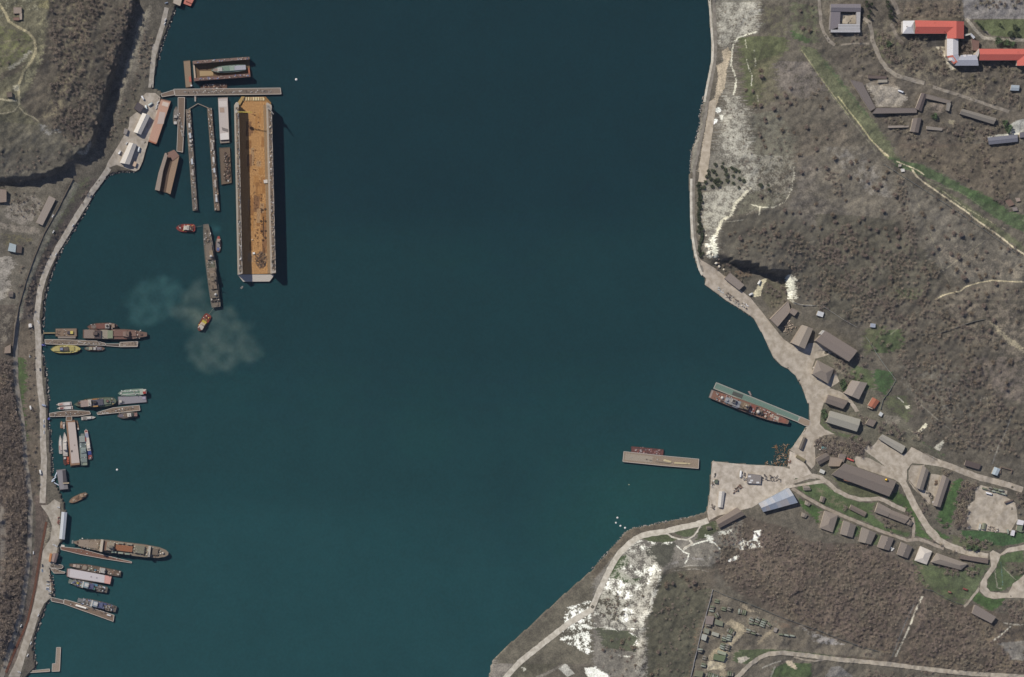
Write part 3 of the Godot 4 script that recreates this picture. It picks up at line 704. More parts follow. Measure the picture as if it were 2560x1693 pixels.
	A_("Q", "665d4c", 0.9, 3, 0.8, [1200, 1100, 1420, 1180, 1440, 1260, 1200, 1200]); A_("Q", "4b6135", 1, 2, 0.9, [150, 850, 460, 1000, 420, 1180, 350, 1080, 220, 980]); A_("Q", "52623d", 0.95, 2, 0.8, [600, 1070, 680, 1100, 600, 1290, 560, 1260]); A_("Q", "4f633a", 0.95, 2, 0.8, [830, 1170, 900, 1190, 850, 1300, 800, 1300]); A_("Q", "55623f", 0.9, 2, 0.7, [1070, 1270, 1130, 1290, 1080, 1400, 1020, 1390])
	A_("Q", "87796a", 0.9, 2, 0.9, [410, 990, 480, 1010, 440, 1200, 560, 1290, 400, 1210])
	A_("R", "496237", 1, 2, 0.95, [700, 420, 790, 370, 815, 400, 760, 600, 690, 850, 640, 880, 560, 780, 640, 560]); A_("R", "4d6039", 1, 2, 0.9, [340, 620, 420, 760, 520, 870, 700, 960, 640, 980, 480, 920, 390, 780, 330, 660]); A_("R", "6f604f", 0.9, 2, 0.8, [640, 380, 720, 420, 600, 680, 540, 680])
	A_("R", "45603a", 1, 2, 0.9, [800, 890, 1000, 890, 1250, 920, 1411, 900, 1411, 1010, 1200, 1040, 900, 1010, 780, 980]); A_("R", "5d5f44", 0.9, 3, 0.7, [700, 930, 1100, 1010, 1240, 1060, 1100, 1090, 900, 1080, 720, 1020]); A_("R", "5a6144", 1, 3, 0.85, [320, 1180, 520, 1230, 800, 1290, 1040, 1180, 1080, 1210, 980, 1430, 880, 1568, 560, 1520, 380, 1330])
	A_("e", "54613f", 1, 1.5, 1, [760, 640, 860, 590, 1129, 540, 1129, 930, 970, 1070, 800, 1180, 600, 1180, 550, 1110, 560, 1000, 690, 820]); A_("e", "625a4c", 0.9, 2, 0.8, [830, 720, 1129, 730, 1129, 880, 980, 950, 860, 860]); A_("e", "4a6036", 1, 1.5, 1, [420, 1190, 520, 1280, 700, 1310, 860, 1290, 760, 1420, 620, 1500, 330, 1330, 370, 1230]); L_("e", "a09784", 0.9, 2.6, [680, 850, 700, 1000, 720, 1130, 780, 1140]); L_("e", "6f8a85", 0.8, 1.6, [770, 720, 790, 900, 800, 1090]); L_("e", "9a917f", 0.8, 2.2, [800, 800, 900, 900, 1000, 1000])
	# south: wood floor, chalk, meadow
	A_("V", "62564b", 1, 4, 1, [-1700, -260, -1300, -330, -600, -140, -300, 40, 300, 40, 600, 180, 900, 320, 1100, 560, 1400, 740, 2150, 900, 2150, 1540, 1500, 1520, 0, 1340, -700, 900, -1250, 560, -1420, 300, -1820, 200]); A_("V", "70614f", 0.7, 4, 0.5, [-1400, 0, 900, 200, 1400, 800, 2100, 1000, 2100, 1500, 300, 1400, -600, 900]); A_("V", "695a52", 0.8, 4, 0.5, [-1500, -100, 700, 100, 1500, 900, 1800, 1400, 0, 1200])
	L_("V", "c6bca8", 0.95, 4.5, [945, 650, 900, 740, 840, 880, 790, 1010, 740, 1120, 690, 1230, 640, 1330], 0.7); L_("V", "73777a", 0.7, 2, [880, 680, 760, 930, 690, 1100, 600, 1340], 0.8); A_("V", "586040", 0.9, 3, 0.7, [860, 340, 1100, 350, 1400, 600, 1440, 740, 1330, 740, 1050, 590, 900, 480])
	A_("V", "7d756d", 1, 3, 0.9, [1820, 1180, 2110, 1150, 2110, 1380, 1950, 1370, 1880, 1250]); L_("V", "c9c0b0", 0.9, 4, [1760, 1150, 1830, 1100, 1900, 1040, 1950, 990], 0.75); L_("V", "b5ab9c", 0.8, 4, [1880, 950, 2000, 970, 2100, 975], 0.7)
	A_("U", "74695b", 1, 3, 1, [-60, 380, 200, 380, 390, 350, 700, 480, 1300, 760, 1900, 960, 2371, 1090, 2371, 1170, 1300, 1080, 900, 1160, 600, 1430, -60, 1430]); A_("U", "6a5f50", 1, 3, 0.9, [-80, 380, 340, 400, 120, 1430, -380, 1430, -330, 900, -220, 560]); L_("U", "7d6550", 0.8, 9, [260, 400, 180, 900, 90, 1400], 0.7)
	A_("U", "ab9a80", 1, 1.5, 0.95, [550, 740, 620, 700, 680, 740, 780, 790, 760, 880, 640, 1000, 590, 1120, 540, 1260, 560, 1389, 470, 1389, 480, 1250, 400, 1180, 340, 1200, 380, 1080, 600, 960, 660, 850, 600, 790]); A_("U", "a29078", 0.8, 2, 0.7, [960, 900, 1090, 830, 1080, 880, 920, 1020]); A_("U", "b6a68c", 1, 1, 1, [330, 1200, 500, 1210, 520, 1300, 400, 1300, 320, 1320])
	A_("U", "9a928c", 0.95, 3, 0.65, [1440, 780, 1560, 850, 1800, 930, 1940, 1000, 1850, 1020, 1640, 990, 1560, 900]); A_("U", "545b3f", 1, 2, 0.9, [640, 1120, 720, 1070, 1000, 1060, 1300, 1070, 1900, 1150, 2371, 1180, 1400, 1120, 1100, 1085, 920, 1150, 800, 1240, 640, 1210]); A_("U", "4d5a39", 1, 1.5, 0.9, [1100, 1300, 1250, 1220, 1560, 1230, 1560, 1389, 1080, 1389]); A_("U", "6d6457", 0.9, 2, 0.8, [1560, 1200, 1800, 1220, 2371, 1260, 2371, 1400, 1600, 1400])
	A_("U", "857e78", 1, 1, 1, [1790, 1270, 1900, 1260, 2060, 1389, 1730, 1389]); A_("U", "c0ac92", 1, 1, 0.9, [1250, 1200, 1330, 1190, 1400, 1290, 1370, 1300, 1280, 1250]); A_("U", "b4a797", 1, 0.8, 1, [680, 1160, 790, 1140, 830, 1165, 730, 1230, 690, 1210]); L_("U", "a79f92", 0.9, 3, [980, 1280, 1100, 1230, 1200, 1200]); L_("U", "a79f92", 0.8, 4, [1130, 1270, 1080, 1389]);
	A_("U", "a9977e", 0.8, 2, 0.6, [640, 500, 740, 520, 900, 600, 1000, 660, 800, 600]); A_("U", "785f4e", 0.7, 2, 0.6, [1130, 720, 1330, 780, 1340, 880, 1240, 840])
	A_("T", "7d756b", 1, 3, 1, [80, 560, 330, 400, 480, 260, 900, 270, 1160, 100, 1500, 60, 1480, 330, 1300, 440, 1200, 520, 900, 520, 720, 580, 640, 760, 600, 960, 540, 1200, 520, 1568, 80, 1568])
	A_("T", "5e5949", 1, 3, 0.9, [740, 600, 980, 560, 1200, 560, 1220, 720, 1060, 1200, 1000, 1568, 590, 1568, 600, 1000, 680, 800]); A_("T", "6d6153", 0.9, 3, 0.8, [980, 560, 1250, 540, 1240, 720, 1080, 740, 980, 720])
	A_("T", "5a5f42", 1, 2, 0.95, [540, 250, 640, 220, 780, 210, 880, 270, 760, 290, 620, 280]); A_("T", "53593f", 1, 2, 0.95, [860, 190, 1080, 150, 1030, 230, 940, 240]); A_("T", "55593f", 1, 2, 0.9, [1120, 130, 1240, 80, 1290, 170, 1180, 240, 1070, 270, 1080, 200]); A_("T", "4e5a3b", 1, 2, 0.9, [330, 440, 400, 400, 440, 480, 340, 560, 480, 640, 560, 620, 480, 690, 230, 620, 290, 500]); A_("T", "58554a", 1, 2, 1, [545, 340, 640, 330, 720, 300, 880, 290, 830, 460, 750, 530, 640, 440, 580, 400]); A_("T", "565843", 0.9, 2, 0.9, [390, 320, 450, 280, 430, 330, 400, 340])
	A_("T", "575145", 1, 2, 0.9, [90, 870, 230, 720, 330, 820, 480, 860, 380, 960, 360, 1060, 200, 1010, 120, 900]); A_("T", "50523f", 0.9, 3, 0.75, [120, 1100, 400, 1130, 520, 1180, 480, 1330, 200, 1290]); A_("T", "52493f", 0.9, 3, 0.8, [1310, 330, 1440, 320, 1460, 400, 1380, 460, 1310, 420])
	A_("T", "b5ad9f", 0.85, 4, 0.62, [420, 290, 560, 270, 720, 500, 720, 580, 640, 760, 600, 950, 480, 1120, 200, 1120, 100, 960, 190, 720, 240, 620, 350, 470])
	for c in [[420, 300, 480, 270, 560, 265, 550, 320, 640, 340, 580, 360, 480, 380, 400, 370], [350, 520, 440, 490, 480, 520, 570, 480, 700, 500, 720, 550, 650, 600, 620, 700, 560, 720, 480, 700, 540, 660, 480, 600, 420, 580], [180, 720, 220, 620, 380, 650, 480, 720, 600, 640, 560, 740, 480, 740, 450, 820, 340, 840, 280, 780], [370, 900, 480, 930, 420, 1040, 360, 1060, 340, 1000], [180, 1060, 260, 1100, 350, 1120, 400, 1090, 350, 1140, 220, 1110], [90, 920, 180, 990, 170, 1020, 110, 970], [90, 860, 190, 870, 200, 890, 100, 875], [80, 1060, 125, 1050, 110, 1100, 85, 1150], [420, 1100, 520, 1110, 490, 1140], [420, 1140, 500, 1170, 490, 1190], [330, 1350, 400, 1370, 470, 1350, 460, 1380, 350, 1380],
			[10, 1480, 110, 1470, 200, 1520, 240, 1568, 260, 1620, 40, 1620], [480, 1270, 530, 1200, 560, 1210, 530, 1300], [530, 270, 700, 290, 880, 285, 820, 310, 640, 320, 560, 310]]:
		A_("T", "d0c9ba", 0.9, 2.2, 0.6, c)
		A_("T", "e8e3d6", 1, 2.2, 0.47, c)
	A_("T", "c6beb0", 0.9, 2, 0.6, [640, 760, 720, 580, 740, 600, 690, 780, 640, 950, 580, 1020, 560, 1280, 500, 1280, 520, 1000, 600, 930]); A_("T", "a69d90", 0.8, 2, 0.6, [500, 1200, 600, 1050, 600, 1568, 500, 1568]); L_("T", "e8e2d2", 0.95, 3, [880, 320, 950, 380, 1000, 400, 980, 460, 960, 490], 0.85); L_("T", "e6e0d0", 0.95, 4, [950, 360, 1010, 320, 1100, 290, 1180, 270, 1240, 290, 1290, 350], 0.8); A_("T", "eee9dc", 1, 1, 0.85, [1360, 470, 1420, 430, 1480, 400, 1460, 450, 1390, 475]); A_("T", "eeeade", 1, 1, 0.8, [1600, 270, 1620, 180, 1680, 170, 1690, 210, 1640, 280]); A_("T", "d9d3c6", 0.9, 2, 0.6, [1420, 300, 1500, 250, 1660, 260, 1680, 340, 1500, 360]); A_("T", "e2ddd0", 0.9, 1, 0.65, [1270, 190, 1420, 160, 1400, 210, 1280, 220]); A_("T", "e0dccf", 0.9, 1, 0.7, [1150, 210, 1220, 230, 1250, 300, 1180, 290])
	L_("T", "aaa193", 0.85, 2, [900, 530, 1000, 510, 1150, 510], 0.7); L_("T", "9e9588", 0.8, 2, [840, 560, 1050, 540, 1200, 570], 0.6); L_("T", "918a84", 0.8, 5, [820, 500, 1000, 440, 1180, 450, 1250, 400], 0.6)
	A_("T", "655a4c", 1, 1, 1, [470, 160, 690, 110, 1180, 20, 1190, 60, 900, 140, 560, 210, 480, 230, 330, 350, 170, 560, 60, 680, 60, 570, 250, 360, 400, 195])
	A_("X", "8b8176", 1, 1, 1, [195, 200, 640, 300, 400, 640, 140, 640]); A_("X", "605a4b", 1, 2, 0.9, [640, 360, 1300, 400, 900, 640, 420, 640]); A_("X", "cfc7b6", 1, 1, 0.85, [700, 450, 760, 460, 770, 500, 720, 520]); A_("X", "f0eadb", 1, 1, 0.9, [1730, 470, 1850, 450, 1980, 500, 2100, 560, 2140, 640, 1820, 640, 1750, 560]); L_("X", "8a8175", 0.9, 6, [940, 613, 1100, 560, 1280, 460, 1400, 400]); A_("X", "bdb6aa", 1, 0.6, 1, [1300, 470, 1420, 380, 1560, 560, 1440, 613])
	A_("o", "6b6355", 1, 3, 0.9, [1235, 1640, 1330, 1575, 1410, 1500, 1480, 1430, 1480, 1660, 1240, 1660]); A_("o", "e6e1d4", 1, 2, 0.6, [1420, 1520, 1478, 1500, 1478, 1640, 1400, 1600])
	soil.mottle(0.15, 0.2, 0.94, 0.06, 0.97)

func build_terrain() -> void:
	var m := StandardMaterial3D.new()
	m.albedo_texture = soil.texture()
	m.roughness = 0.95
	m.texture_repeat = false
	var v := PackedVector3Array()
	var n := PackedVector3Array()
	var uv := PackedVector2Array()
	var idx := PackedInt32Array()
	var at := PackedInt32Array()
	at.resize(FX * FZ)
	at.fill(-1)
	for j in FZ - 1:
		for i in FX - 1:
			var k := j * FX + i
			if mask[k] + mask[k + 1] + mask[k + FX] + mask[k + FX + 1] == 0:
				continue
			for q in [k, k + 1, k + FX, k + FX + 1]:
				if at[q] < 0:
					at[q] = v.size()
					var x: int = q % FX
					var z: int = q / FX
					v.append(Vector3(X0 + x * FS, fine[q], Z0 + z * FS))
					uv.append(Vector2(x * FS, z * FS) / (FX * FS) * Vector2(1.0, FX * FS / (FX * FS / 2048.0 * 1429.0)))
					var xa := fine[q - 1] if x > 0 else fine[q]
					var xb := fine[q + 1] if x < FX - 1 else fine[q]
					var za := fine[q - FX] if z > 0 else fine[q]
					var zb := fine[q + FX] if z < FZ - 1 else fine[q]
					n.append(Vector3(xa - xb, 2.0 * FS, za - zb).normalized())
			idx.append_array([at[k], at[k + 1], at[k + FX], at[k + 1], at[k + FX + 1], at[k + FX]])
	var a := []
	a.resize(Mesh.ARRAY_MAX)
	a[Mesh.ARRAY_VERTEX] = v
	a[Mesh.ARRAY_NORMAL] = n
	a[Mesh.ARRAY_TEX_UV] = uv
	a[Mesh.ARRAY_INDEX] = idx
	var am := ArrayMesh.new()
	am.add_surface_from_arrays(Mesh.PRIMITIVE_TRIANGLES, a)
	var o := MeshInstance3D.new()
	o.name = "terrain"
	o.mesh = am
	o.material_override = m
	tag(o, "hills of brown scrub, grass and white chalk on both shores", "", "", "structure")
	add_child(o)

func build_water() -> void:
	var c := Canvas.new(1024, 715, X0, Z0, FX * FS)
	c.flood(Color8(23, 50, 56))
	# greener water towards the head of the inlet, silt stirred up round the tow
	c.area(flat_pts("o", [-400, 420, 500, 480, 900, 560, 1300, 600, 1720, 520, 2400, 700, 2400, 1950, -400, 1950], 0), Color8(26, 56, 60), 1.0, 20)
	c.area(flat_pts("o", [-400, 900, 700, 950, 1300, 1000, 1900, 900, 2400, 900, 2400, 1950, -400, 1950], 0), Color8(29, 62, 65), 1.0, 20)
	c.area(flat_pts("o", [-400, 1300, 700, 1250, 1300, 1350, 2400, 1200, 2400, 1950, -400, 1950], 0), Color8(32, 68, 71), 1.0, 20)
	c.area(flat_pts("o", [1400, 1200, 1790, 1150, 1780, 1290, 1560, 1330, 1480, 1400, 1400, 1400], 0), Color8(33, 71, 69), 0.8, 20)
	c.soften(40)
	for p in [["z", [-40, 1080, 20, 900, 120, 800, 400, 740, 560, 820, 640, 900, 560, 1040, 520, 1180, 320, 1300, 120, 1340, 0, 1250], 0.3, "3a5a5b"], ["z", [600, 1000, 720, 840, 820, 760, 900, 900, 960, 1100, 1240, 1080, 1240, 1180, 1180, 1260, 1400, 1280, 1400, 1360, 1330, 1400, 1440, 1440, 1500, 1568, 1540, 1680, 1420, 1760, 1300, 1740, 1180, 1860, 1020, 1830, 900, 1900, 760, 1800, 700, 1690, 640, 1560, 760, 1400, 600, 1280, 480, 1180, 520, 1100], 0.27, "5c6760"], ["z", [680, 1130, 760, 1090, 860, 1120, 900, 1200, 840, 1300, 720, 1290, 660, 1230], 0.3, "636e65"], ["z", [980, 160, 1040, 170, 1040, 230, 1000, 240], 0.5, "336064"]]:
		var pts := flat_pts(p[0], p[1], 0)
		for k in 3:
			c.area(pts, Color(p[3]), p[2], 3.0 + 3.0 * k, [0.85, 0.6, 0.48][k])
	c.soften(4)
	c.mottle(0.025, 0.06)
	var m := StandardMaterial3D.new()
	m.albedo_texture = c.texture()
	m.roughness = 0.35
	m.metallic_specular = 0.25
	m.texture_repeat = false
	var b := MB.new()
	var x1 := X0 + FX * FS
	var z1 := Z0 + FX * FS * 715.0 / 1024.0
	for t in [[X0, Z0, x1, Z0, x1, z1], [X0, Z0, x1, z1, X0, z1]]:
		b.tri_o(Vector3(t[0], 0, t[1]), Vector3(t[2], 0, t[3]), Vector3(t[4], 0, t[5]), Vector3.UP)
	for q in b.v:
		b.uv.append(Vector2((q.x - X0) / (x1 - X0), (q.z - Z0) / (z1 - Z0)))
	top_mesh("water", b, m, "dark teal water of the harbour inlet", "", "", "structure")
	var o := MB.new()
	for t in [[-2600, -2200, 2600, Z0], [-2600, z1, 2600, 2200], [-2600, Z0, X0, z1], [x1, Z0, 2600, z1]]:
		o.quad_o(Vector3(t[0], -0.02, t[1]), Vector3(t[2], -0.02, t[1]), Vector3(t[2], -0.02, t[3]), Vector3(t[0], -0.02, t[3]), Vector3.UP)
	top_mesh("open_water", o, mat("213f47", 0.35, 0, ""), "dark teal water beyond the inlet", "", "", "structure")

# ------------------------------------------------------------------ roads, yards, quays: sheets laid on the ground
func dense(p: PackedVector2Array, gap: float, jitter := 0.0) -> PackedVector2Array:
	var out := PackedVector2Array()
	for i in p.size():
		var a := p[i]
		var b := p[(i + 1) % p.size()]
		var k := maxi(1, int(a.distance_to(b) / gap))
		for j in k:
			out.append(a.lerp(b, float(j) / k) + Vector2(rng.randf_range(-1, 1), rng.randf_range(-1, 1)) * jitter)
	return out

func sheet(called: String, label: String, poly: PackedVector2Array, m: Material, lift := 0.25, jitter := 0.0, skirt := 0.0, kind := "structure", category := "", parent: Node = null) -> MeshInstance3D:
	var edge := dense(poly, 4.0, jitter)
	busy = fill_grid(poly, busy, 1)
	var lo := edge[0]
	var hi := edge[0]
	for p in edge:
		lo = lo.min(p)
		hi = hi.max(p)
	var pts := edge.duplicate()
	var gap := 5.0
	for j in int((hi.y - lo.y) / gap) + 1:
		for i in int((hi.x - lo.x) / gap) + 1:
			var q := lo + Vector2(i + 0.5, j + 0.5) * gap
			if Geometry2D.is_point_in_polygon(q, edge):
				var close := false
				for e in edge:
					if e.distance_squared_to(q) < 4.0:
						close = true
						break
				if not close:
					pts.append(q)
	var t := Geometry2D.triangulate_delaunay(pts)
	var b := MB.new()
	var y := PackedFloat32Array()
	for p in pts:
		y.append(maxf(ground(p.x, p.y), 2.0) + lift)
	for i in range(0, t.size(), 3):
		var c := (pts[t[i]] + pts[t[i + 1]] + pts[t[i + 2]]) / 3.0
		if Geometry2D.is_point_in_polygon(c, edge):
			b.tri_o(Vector3(pts[t[i]].x, y[t[i]], pts[t[i]].y), Vector3(pts[t[i + 1]].x, y[t[i + 1]], pts[t[i + 1]].y), Vector3(pts[t[i + 2]].x, y[t[i + 2]], pts[t[i + 2]].y), Vector3.UP)
	if skirt > 0.0:
		var area := 0.0
		for i in edge.size():
			area += edge[i].cross(edge[(i + 1) % edge.size()])
		for i in edge.size():
			var j := (i + 1) % edge.size()
			var e := edge[j] - edge[i]
			b.quad_o(Vector3(edge[i].x, y[i], edge[i].y), Vector3(edge[j].x, y[j], edge[j].y), Vector3(edge[j].x, y[j] - skirt, edge[j].y), Vector3(edge[i].x, y[i] - skirt, edge[i].y), Vector3(e.y, 0, -e.x) * signf(area))
	var o := MeshInstance3D.new()
	o.mesh = b.mesh()
	o.material_override = m
	if parent:
		o.name = called
		parent.add_child(o, true)
	else:
		o.name = numbered(called)
		tag(o, label, category, "", kind)
		add_child(o)
	return o

func greyer(hex: String) -> String:
	var c := Color(hex)
	var g := c.get_luminance()
	return c.lerp(Color(g, g * 0.985, g * 0.925), 0.55).to_html(false)

func road(called: String, label: String, width: float, hex: String, lists: Array, lift := 0.4, jitter := 0.35) -> void:
	var line := PackedVector2Array()
	for l in lists:
		line.append_array(land_pts(l[0], l[1]))
	for p in Geometry2D.offset_polyline(line, width * S * 0.5, Geometry2D.JOIN_ROUND, Geometry2D.END_BUTT):
		if not Geometry2D.is_polygon_clockwise(p):
			sheet(called, label, p, mat(greyer(hex), 0.95, 0, "patch", 0.03), lift, jitter)

func yard(called: String, label: String, hex: String, key: String, pts: Array, lift := 0.35, jitter := 0.4, skirt := 0.0) -> void:
	sheet(called, label, land_pts(key, pts), mat(greyer(hex), 0.95, 0, "patch", 0.022), lift, jitter, skirt)

func build_roads() -> void:
	# west quay
	road("quay_road", "pale concrete quay road along the rocky west bank", 12, "bcafa1", [["a", [800, 200, 700, 640, 600, 960, 480, 1400]], ["A", [1515, 450, 1495, 640, 1475, 860]]], 0.3)
	yard("quay", "concrete yard of the west quay with two long sheds", "bfae9d", "g", [760, 130, 800, 30, 900, -60, 1080, -60, 1180, 20, 1150, 200, 1040, 620, 930, 920, 830, 1280, 760, 1440, 690, 1480, 400, 1380, 330, 1350, 180, 1400, 120, 1568, 40, 1568, 160, 1280, 400, 900, 560, 600, 580, 420, 700, 330, 850, 220], 0.3, 0.2, 5)
	road("quay_road", "pale concrete road curving along the west shore below the railway cutting", 14, "c2b6a6", [["D", [1070, 80, 970, 220, 900, 310, 845, 410, 790, 490, 735, 580, 675, 680, 615, 780, 555, 880, 495, 990, 445, 1100, 415, 1190, 385, 1300, 370, 1440, 352, 1568]]], 0.3)
	road("quay_road", "pale concrete road behind the fishing boat piers on the west shore", 15, "bbafa0", [["b", [295, 40, 312, 200, 312, 300, 312, 450, 325, 620, 335, 700, 348, 800, 348, 900, 350, 1050, 358, 1200, 352, 1400, 345, 1560]]], 0.34)
	yard("quay", "concrete yard by the long ship and covered barge on the west shore", "b5a797", "H", [410, 80, 470, 30, 520, 60, 520, 130, 515, 400, 500, 430, 490, 480, 480, 575, 430, 600, 430, 690, 445, 770, 440, 880, 380, 930, 340, 1020, 290, 1180, 240, 1320, 210, 1420, 170, 1568, 70, 1568, 150, 1400, 220, 1180, 280, 980, 320, 800, 350, 620, 370, 470, 430, 380, 450, 260, 420, 180, 350, 80], 0.3, 0.3, 5)
	road("hill_road", "grey-brown road running beside the railway on the west shore", 12, "95897c", [["D", [205, 1500]], ["b", [140, 60, 128, 200, 124, 400, 130, 560, 150, 700, 175, 860, 195, 1020, 205, 1200, 230, 1400, 250, 1560]], ["H", [262, 200, 255, 420, 235, 640, 212, 820, 180, 1000, 140, 1160, 90, 1320, 40, 1480, 10, 1568]]], 0.3)
	# east shore
	road("promenade", "pale concrete sea wall walk along the east shore", 5.5, "c9c2b5", [["I", [270, -60, 274, 100, 288, 300, 300, 420, 294, 560, 268, 690, 240, 830, 222, 930]]], 0.5, 0.1)
	road("shore_track", "grey shore road behind the sea wall of the east shore", 7, "8b8378", [["I", [312, -60, 318, 200, 326, 420, 312, 600, 285, 740, 262, 880, 240, 1000, 215, 1150, 180, 1320, 145, 1480]], ["K", [132, 60, 122, 260, 120, 480, 134, 700, 165, 880, 205, 1020]]], 0.3)
	road("promenade", "pale curved sea wall walk round the chalk headland", 6, "cbc4b7", [["K", [102, 170, 98, 330, 102, 520, 114, 700, 140, 860, 180, 1000, 205, 1050]]], 0.5, 0.1)
	yard("sand_track", "sandy strip between the shore road and the chalk slope", "bfab93", "I", [270, 920, 330, 910, 325, 1000, 290, 1250, 255, 1568, 235, 1660, 165, 1660, 190, 1430, 225, 1230, 255, 1060], 0.25, 0.5)
	yard("quay", "sandy concrete quay below the quarry cliff on the east shore", "bfac98", "K", [180, 905, 330, 995, 420, 1072, 550, 1185, 640, 1255, 760, 1400, 830, 1500, 850, 1568, 735, 1568, 716, 1530, 676, 1445, 560, 1366, 430, 1286, 310, 1196, 226, 1138, 240, 1080, 205, 1050], 0.3, 0.15, 5)
	yard("quay", "wide sandy quay yard before the grey halls of the east shore", "bdac99", "M", [655, 690, 740, 640, 820, 740, 950, 905, 1040, 965, 1180, 1005, 1230, 950, 1330, 950, 1480, 1060, 1390, 1095, 1300, 1120, 1265, 1210, 1275, 1285, 1420, 1395, 1520, 1260, 1560, 1370, 1440, 1450, 1640, 1540, 1640, 1600, 1215, 1600, 1150, 1425, 1080, 1305, 1000, 1230, 930, 1198, 840, 1104, 800, 1014, 700, 805], 0.3, 0.25, 5)
	yard("quay", "sandy shore strip at the landward end of the green pier", "b8a795", "N", [215, 580, 330, 530, 470, 560, 600, 600, 700, 650, 780, 760, 820, 820, 780, 830, 720, 740, 640, 660, 520, 620, 440, 640, 430, 740, 400, 850, 390, 960, 450, 1020, 560, 1070, 440, 1080, 340, 1140, 340, 1400, 300, 1450, 200, 1330, 60, 1240, 95, 1210, 235, 1000, 285, 930, 272, 750], 0.3, 0.25, 5)
	yard("quay", "broad concrete quay with a square corner beside the ruined jetty", "c5b6a3", "P", [942, 835, 1210, 864, 1500, 880, 1684, 893, 1702, 736, 1760, 760, 1850, 860, 1920, 960, 1960, 1010, 1760, 1000, 1720, 1040, 1760, 1070, 2038, 1010, 2038, 1050, 1800, 1080, 1700, 1100, 1560, 1160, 1400, 1250, 1330, 1290, 1000, 1370, 910, 1420, 893, 1330, 918, 1150, 933, 930], 0.3, 0.12, 5)
	road("shore_road", "white chalk road along the rocky bank south of the quay", 14, "cdc4b4", [["T", [1180, 80, 1060, 120, 900, 152, 780, 185, 640, 205, 560, 222, 490, 255, 420, 310, 340, 390, 285, 470, 240, 550, 200, 640, 160, 720, 110, 830, 70, 930]], ["o", [1420, 1560, 1350, 1615, 1297, 1658, 1250, 1710, 1200, 1800]]], 0.3)
	road("chalk_track", "white chalk track looping across the grass behind the shore road", 4, "cfc8b8", [["T", [780, 200, 830, 235, 900, 258, 980, 265, 1040, 230, 1080, 180, 1110, 120]]])
	road("chalk_track", "short white chalk track joining the loop to the scarp", 5, "cfc8b8", [["T", [1000, 265, 1030, 300, 960, 340, 940, 360]]])
	road("dirt_road", "sandy dirt road curving behind the huts on the grass", 10, "b9a794", [["Q", [20, 690, 120, 665, 230, 630, 330, 595, 430, 620, 520, 690, 600, 765, 740, 835, 880, 872, 1000, 868, 1090, 860, 1160, 885, 1290, 950, 1400, 1000]]])
	road("dirt_road", "narrow dirt lane past the row of small grey houses", 8, "aa9785", [["Q", [90, 740, 260, 850, 480, 970, 700, 1070, 920, 1160, 1100, 1230, 1300, 1300, 1420, 1345, 1560, 1330, 1700, 1380, 1845, 1440]]])
	road("dirt_road", "short dirt link beside the last bungalow garden", 7, "aa9785", [["Q", [1480, 1080, 1500, 1180, 1490, 1290, 1480, 1340]]], 0.32)
	road("dirt_road", "wide pale dirt road winding through the settlement", 16, "bfae9a", [["Q", [940, 270, 1080, 370, 1220, 490, 1320, 590, 1390, 700, 1460, 850, 1525, 980, 1590, 1090, 1660, 1200, 1760, 1300]], ["R", [480, 890, 560, 970, 660, 1030, 760, 1070, 900, 1115, 1060, 1145]]], 0.34)
	yard("yard", "sandy yard before the long pale shed", "bfae9a", "Q", [1090, 175, 1200, 260, 1360, 350, 1420, 330, 1470, 265, 1600, 330, 1740, 405, 1845, 445, 1845, 500, 1640, 470, 1480, 450, 1420, 530, 1415, 640, 1400, 690, 1330, 600, 1200, 470, 960, 290, 1040, 240], 0.26)
	yard("yard", "sandy open ground beside the large grey hall", "b7a693", "Q", [820, 370, 1000, 400, 1180, 500, 1320, 600, 1330, 680, 1270, 640, 1060, 570, 860, 500, 820, 450], 0.24)
	road("dirt_road", "sandy dirt road along the foot of the scrub hill", 15, "b7a592", [["R", [420, 150, 560, 215, 700, 265, 840, 320, 980, 370, 1100, 400, 1250, 440, 1400, 490]]], 0.3)
	yard("yard", "large sandy vehicle yard with containers at its edges", "bcab96", "R", [940, 470, 990, 445, 1120, 470, 1250, 500, 1240, 560, 1330, 620, 1350, 780, 1290, 880, 1250, 912, 1050, 895, 850, 870, 860, 640, 930, 590], 0.25)
	yard("yard", "sandy courtyard between the two long grey barracks", "b4a28e", "R", [400, 250, 440, 240, 360, 470, 420, 480, 480, 510, 500, 620, 470, 640, 420, 560, 330, 480, 280, 400, 280, 300, 310, 250], 0.25)
	yard("yard", "narrow sandy court inside the barracks", "b6a490", "R", [500, 330, 600, 350, 540, 560, 470, 500], 0.25)
	yard("dirt_road", "pale dirt road bending round the fenced lawn", "c0af9b", "e", [590, 570, 640, 540, 760, 600, 860, 510, 1129, 450, 1180, 440, 1180, 530, 1129, 535, 870, 575, 760, 625, 695, 800, 605, 930, 555, 1000, 545, 1120, 605, 1188, 780, 1208, 890, 1206, 960, 1065, 1129, 930, 1180, 900, 1180, 1290, 860, 1282, 660, 1303, 520, 1262, 440, 1180, 450, 1050, 520, 920, 612, 790, 604, 680], 0.3)
	road("dirt_road", "short dirt spur down to the grey shed in the grass", 6, "ab9b88", [["e", [430, 1130, 380, 1200, 310, 1290, 240, 1380, 190, 1420]]])
	road("dirt_road", "straight pale road along the south edge of the wood", 11, "b5a692", [["U", [640, 1430, 730, 1340, 830, 1240, 940, 1160, 1050, 1115, 1200, 1100, 1500, 1132, 1900, 1185]], ["V", [200, 1385, 600, 1425, 1000, 1478, 1500, 1530, 2103, 1566, 2300, 1580]]], 0.9)
	road("dirt_road", "narrow dirt loop beside the road at the wood's south edge", 4, "ab9b88", [["U", [1350, 1150, 1480, 1190, 1600, 1200, 1720, 1180, 1800, 1190]]])
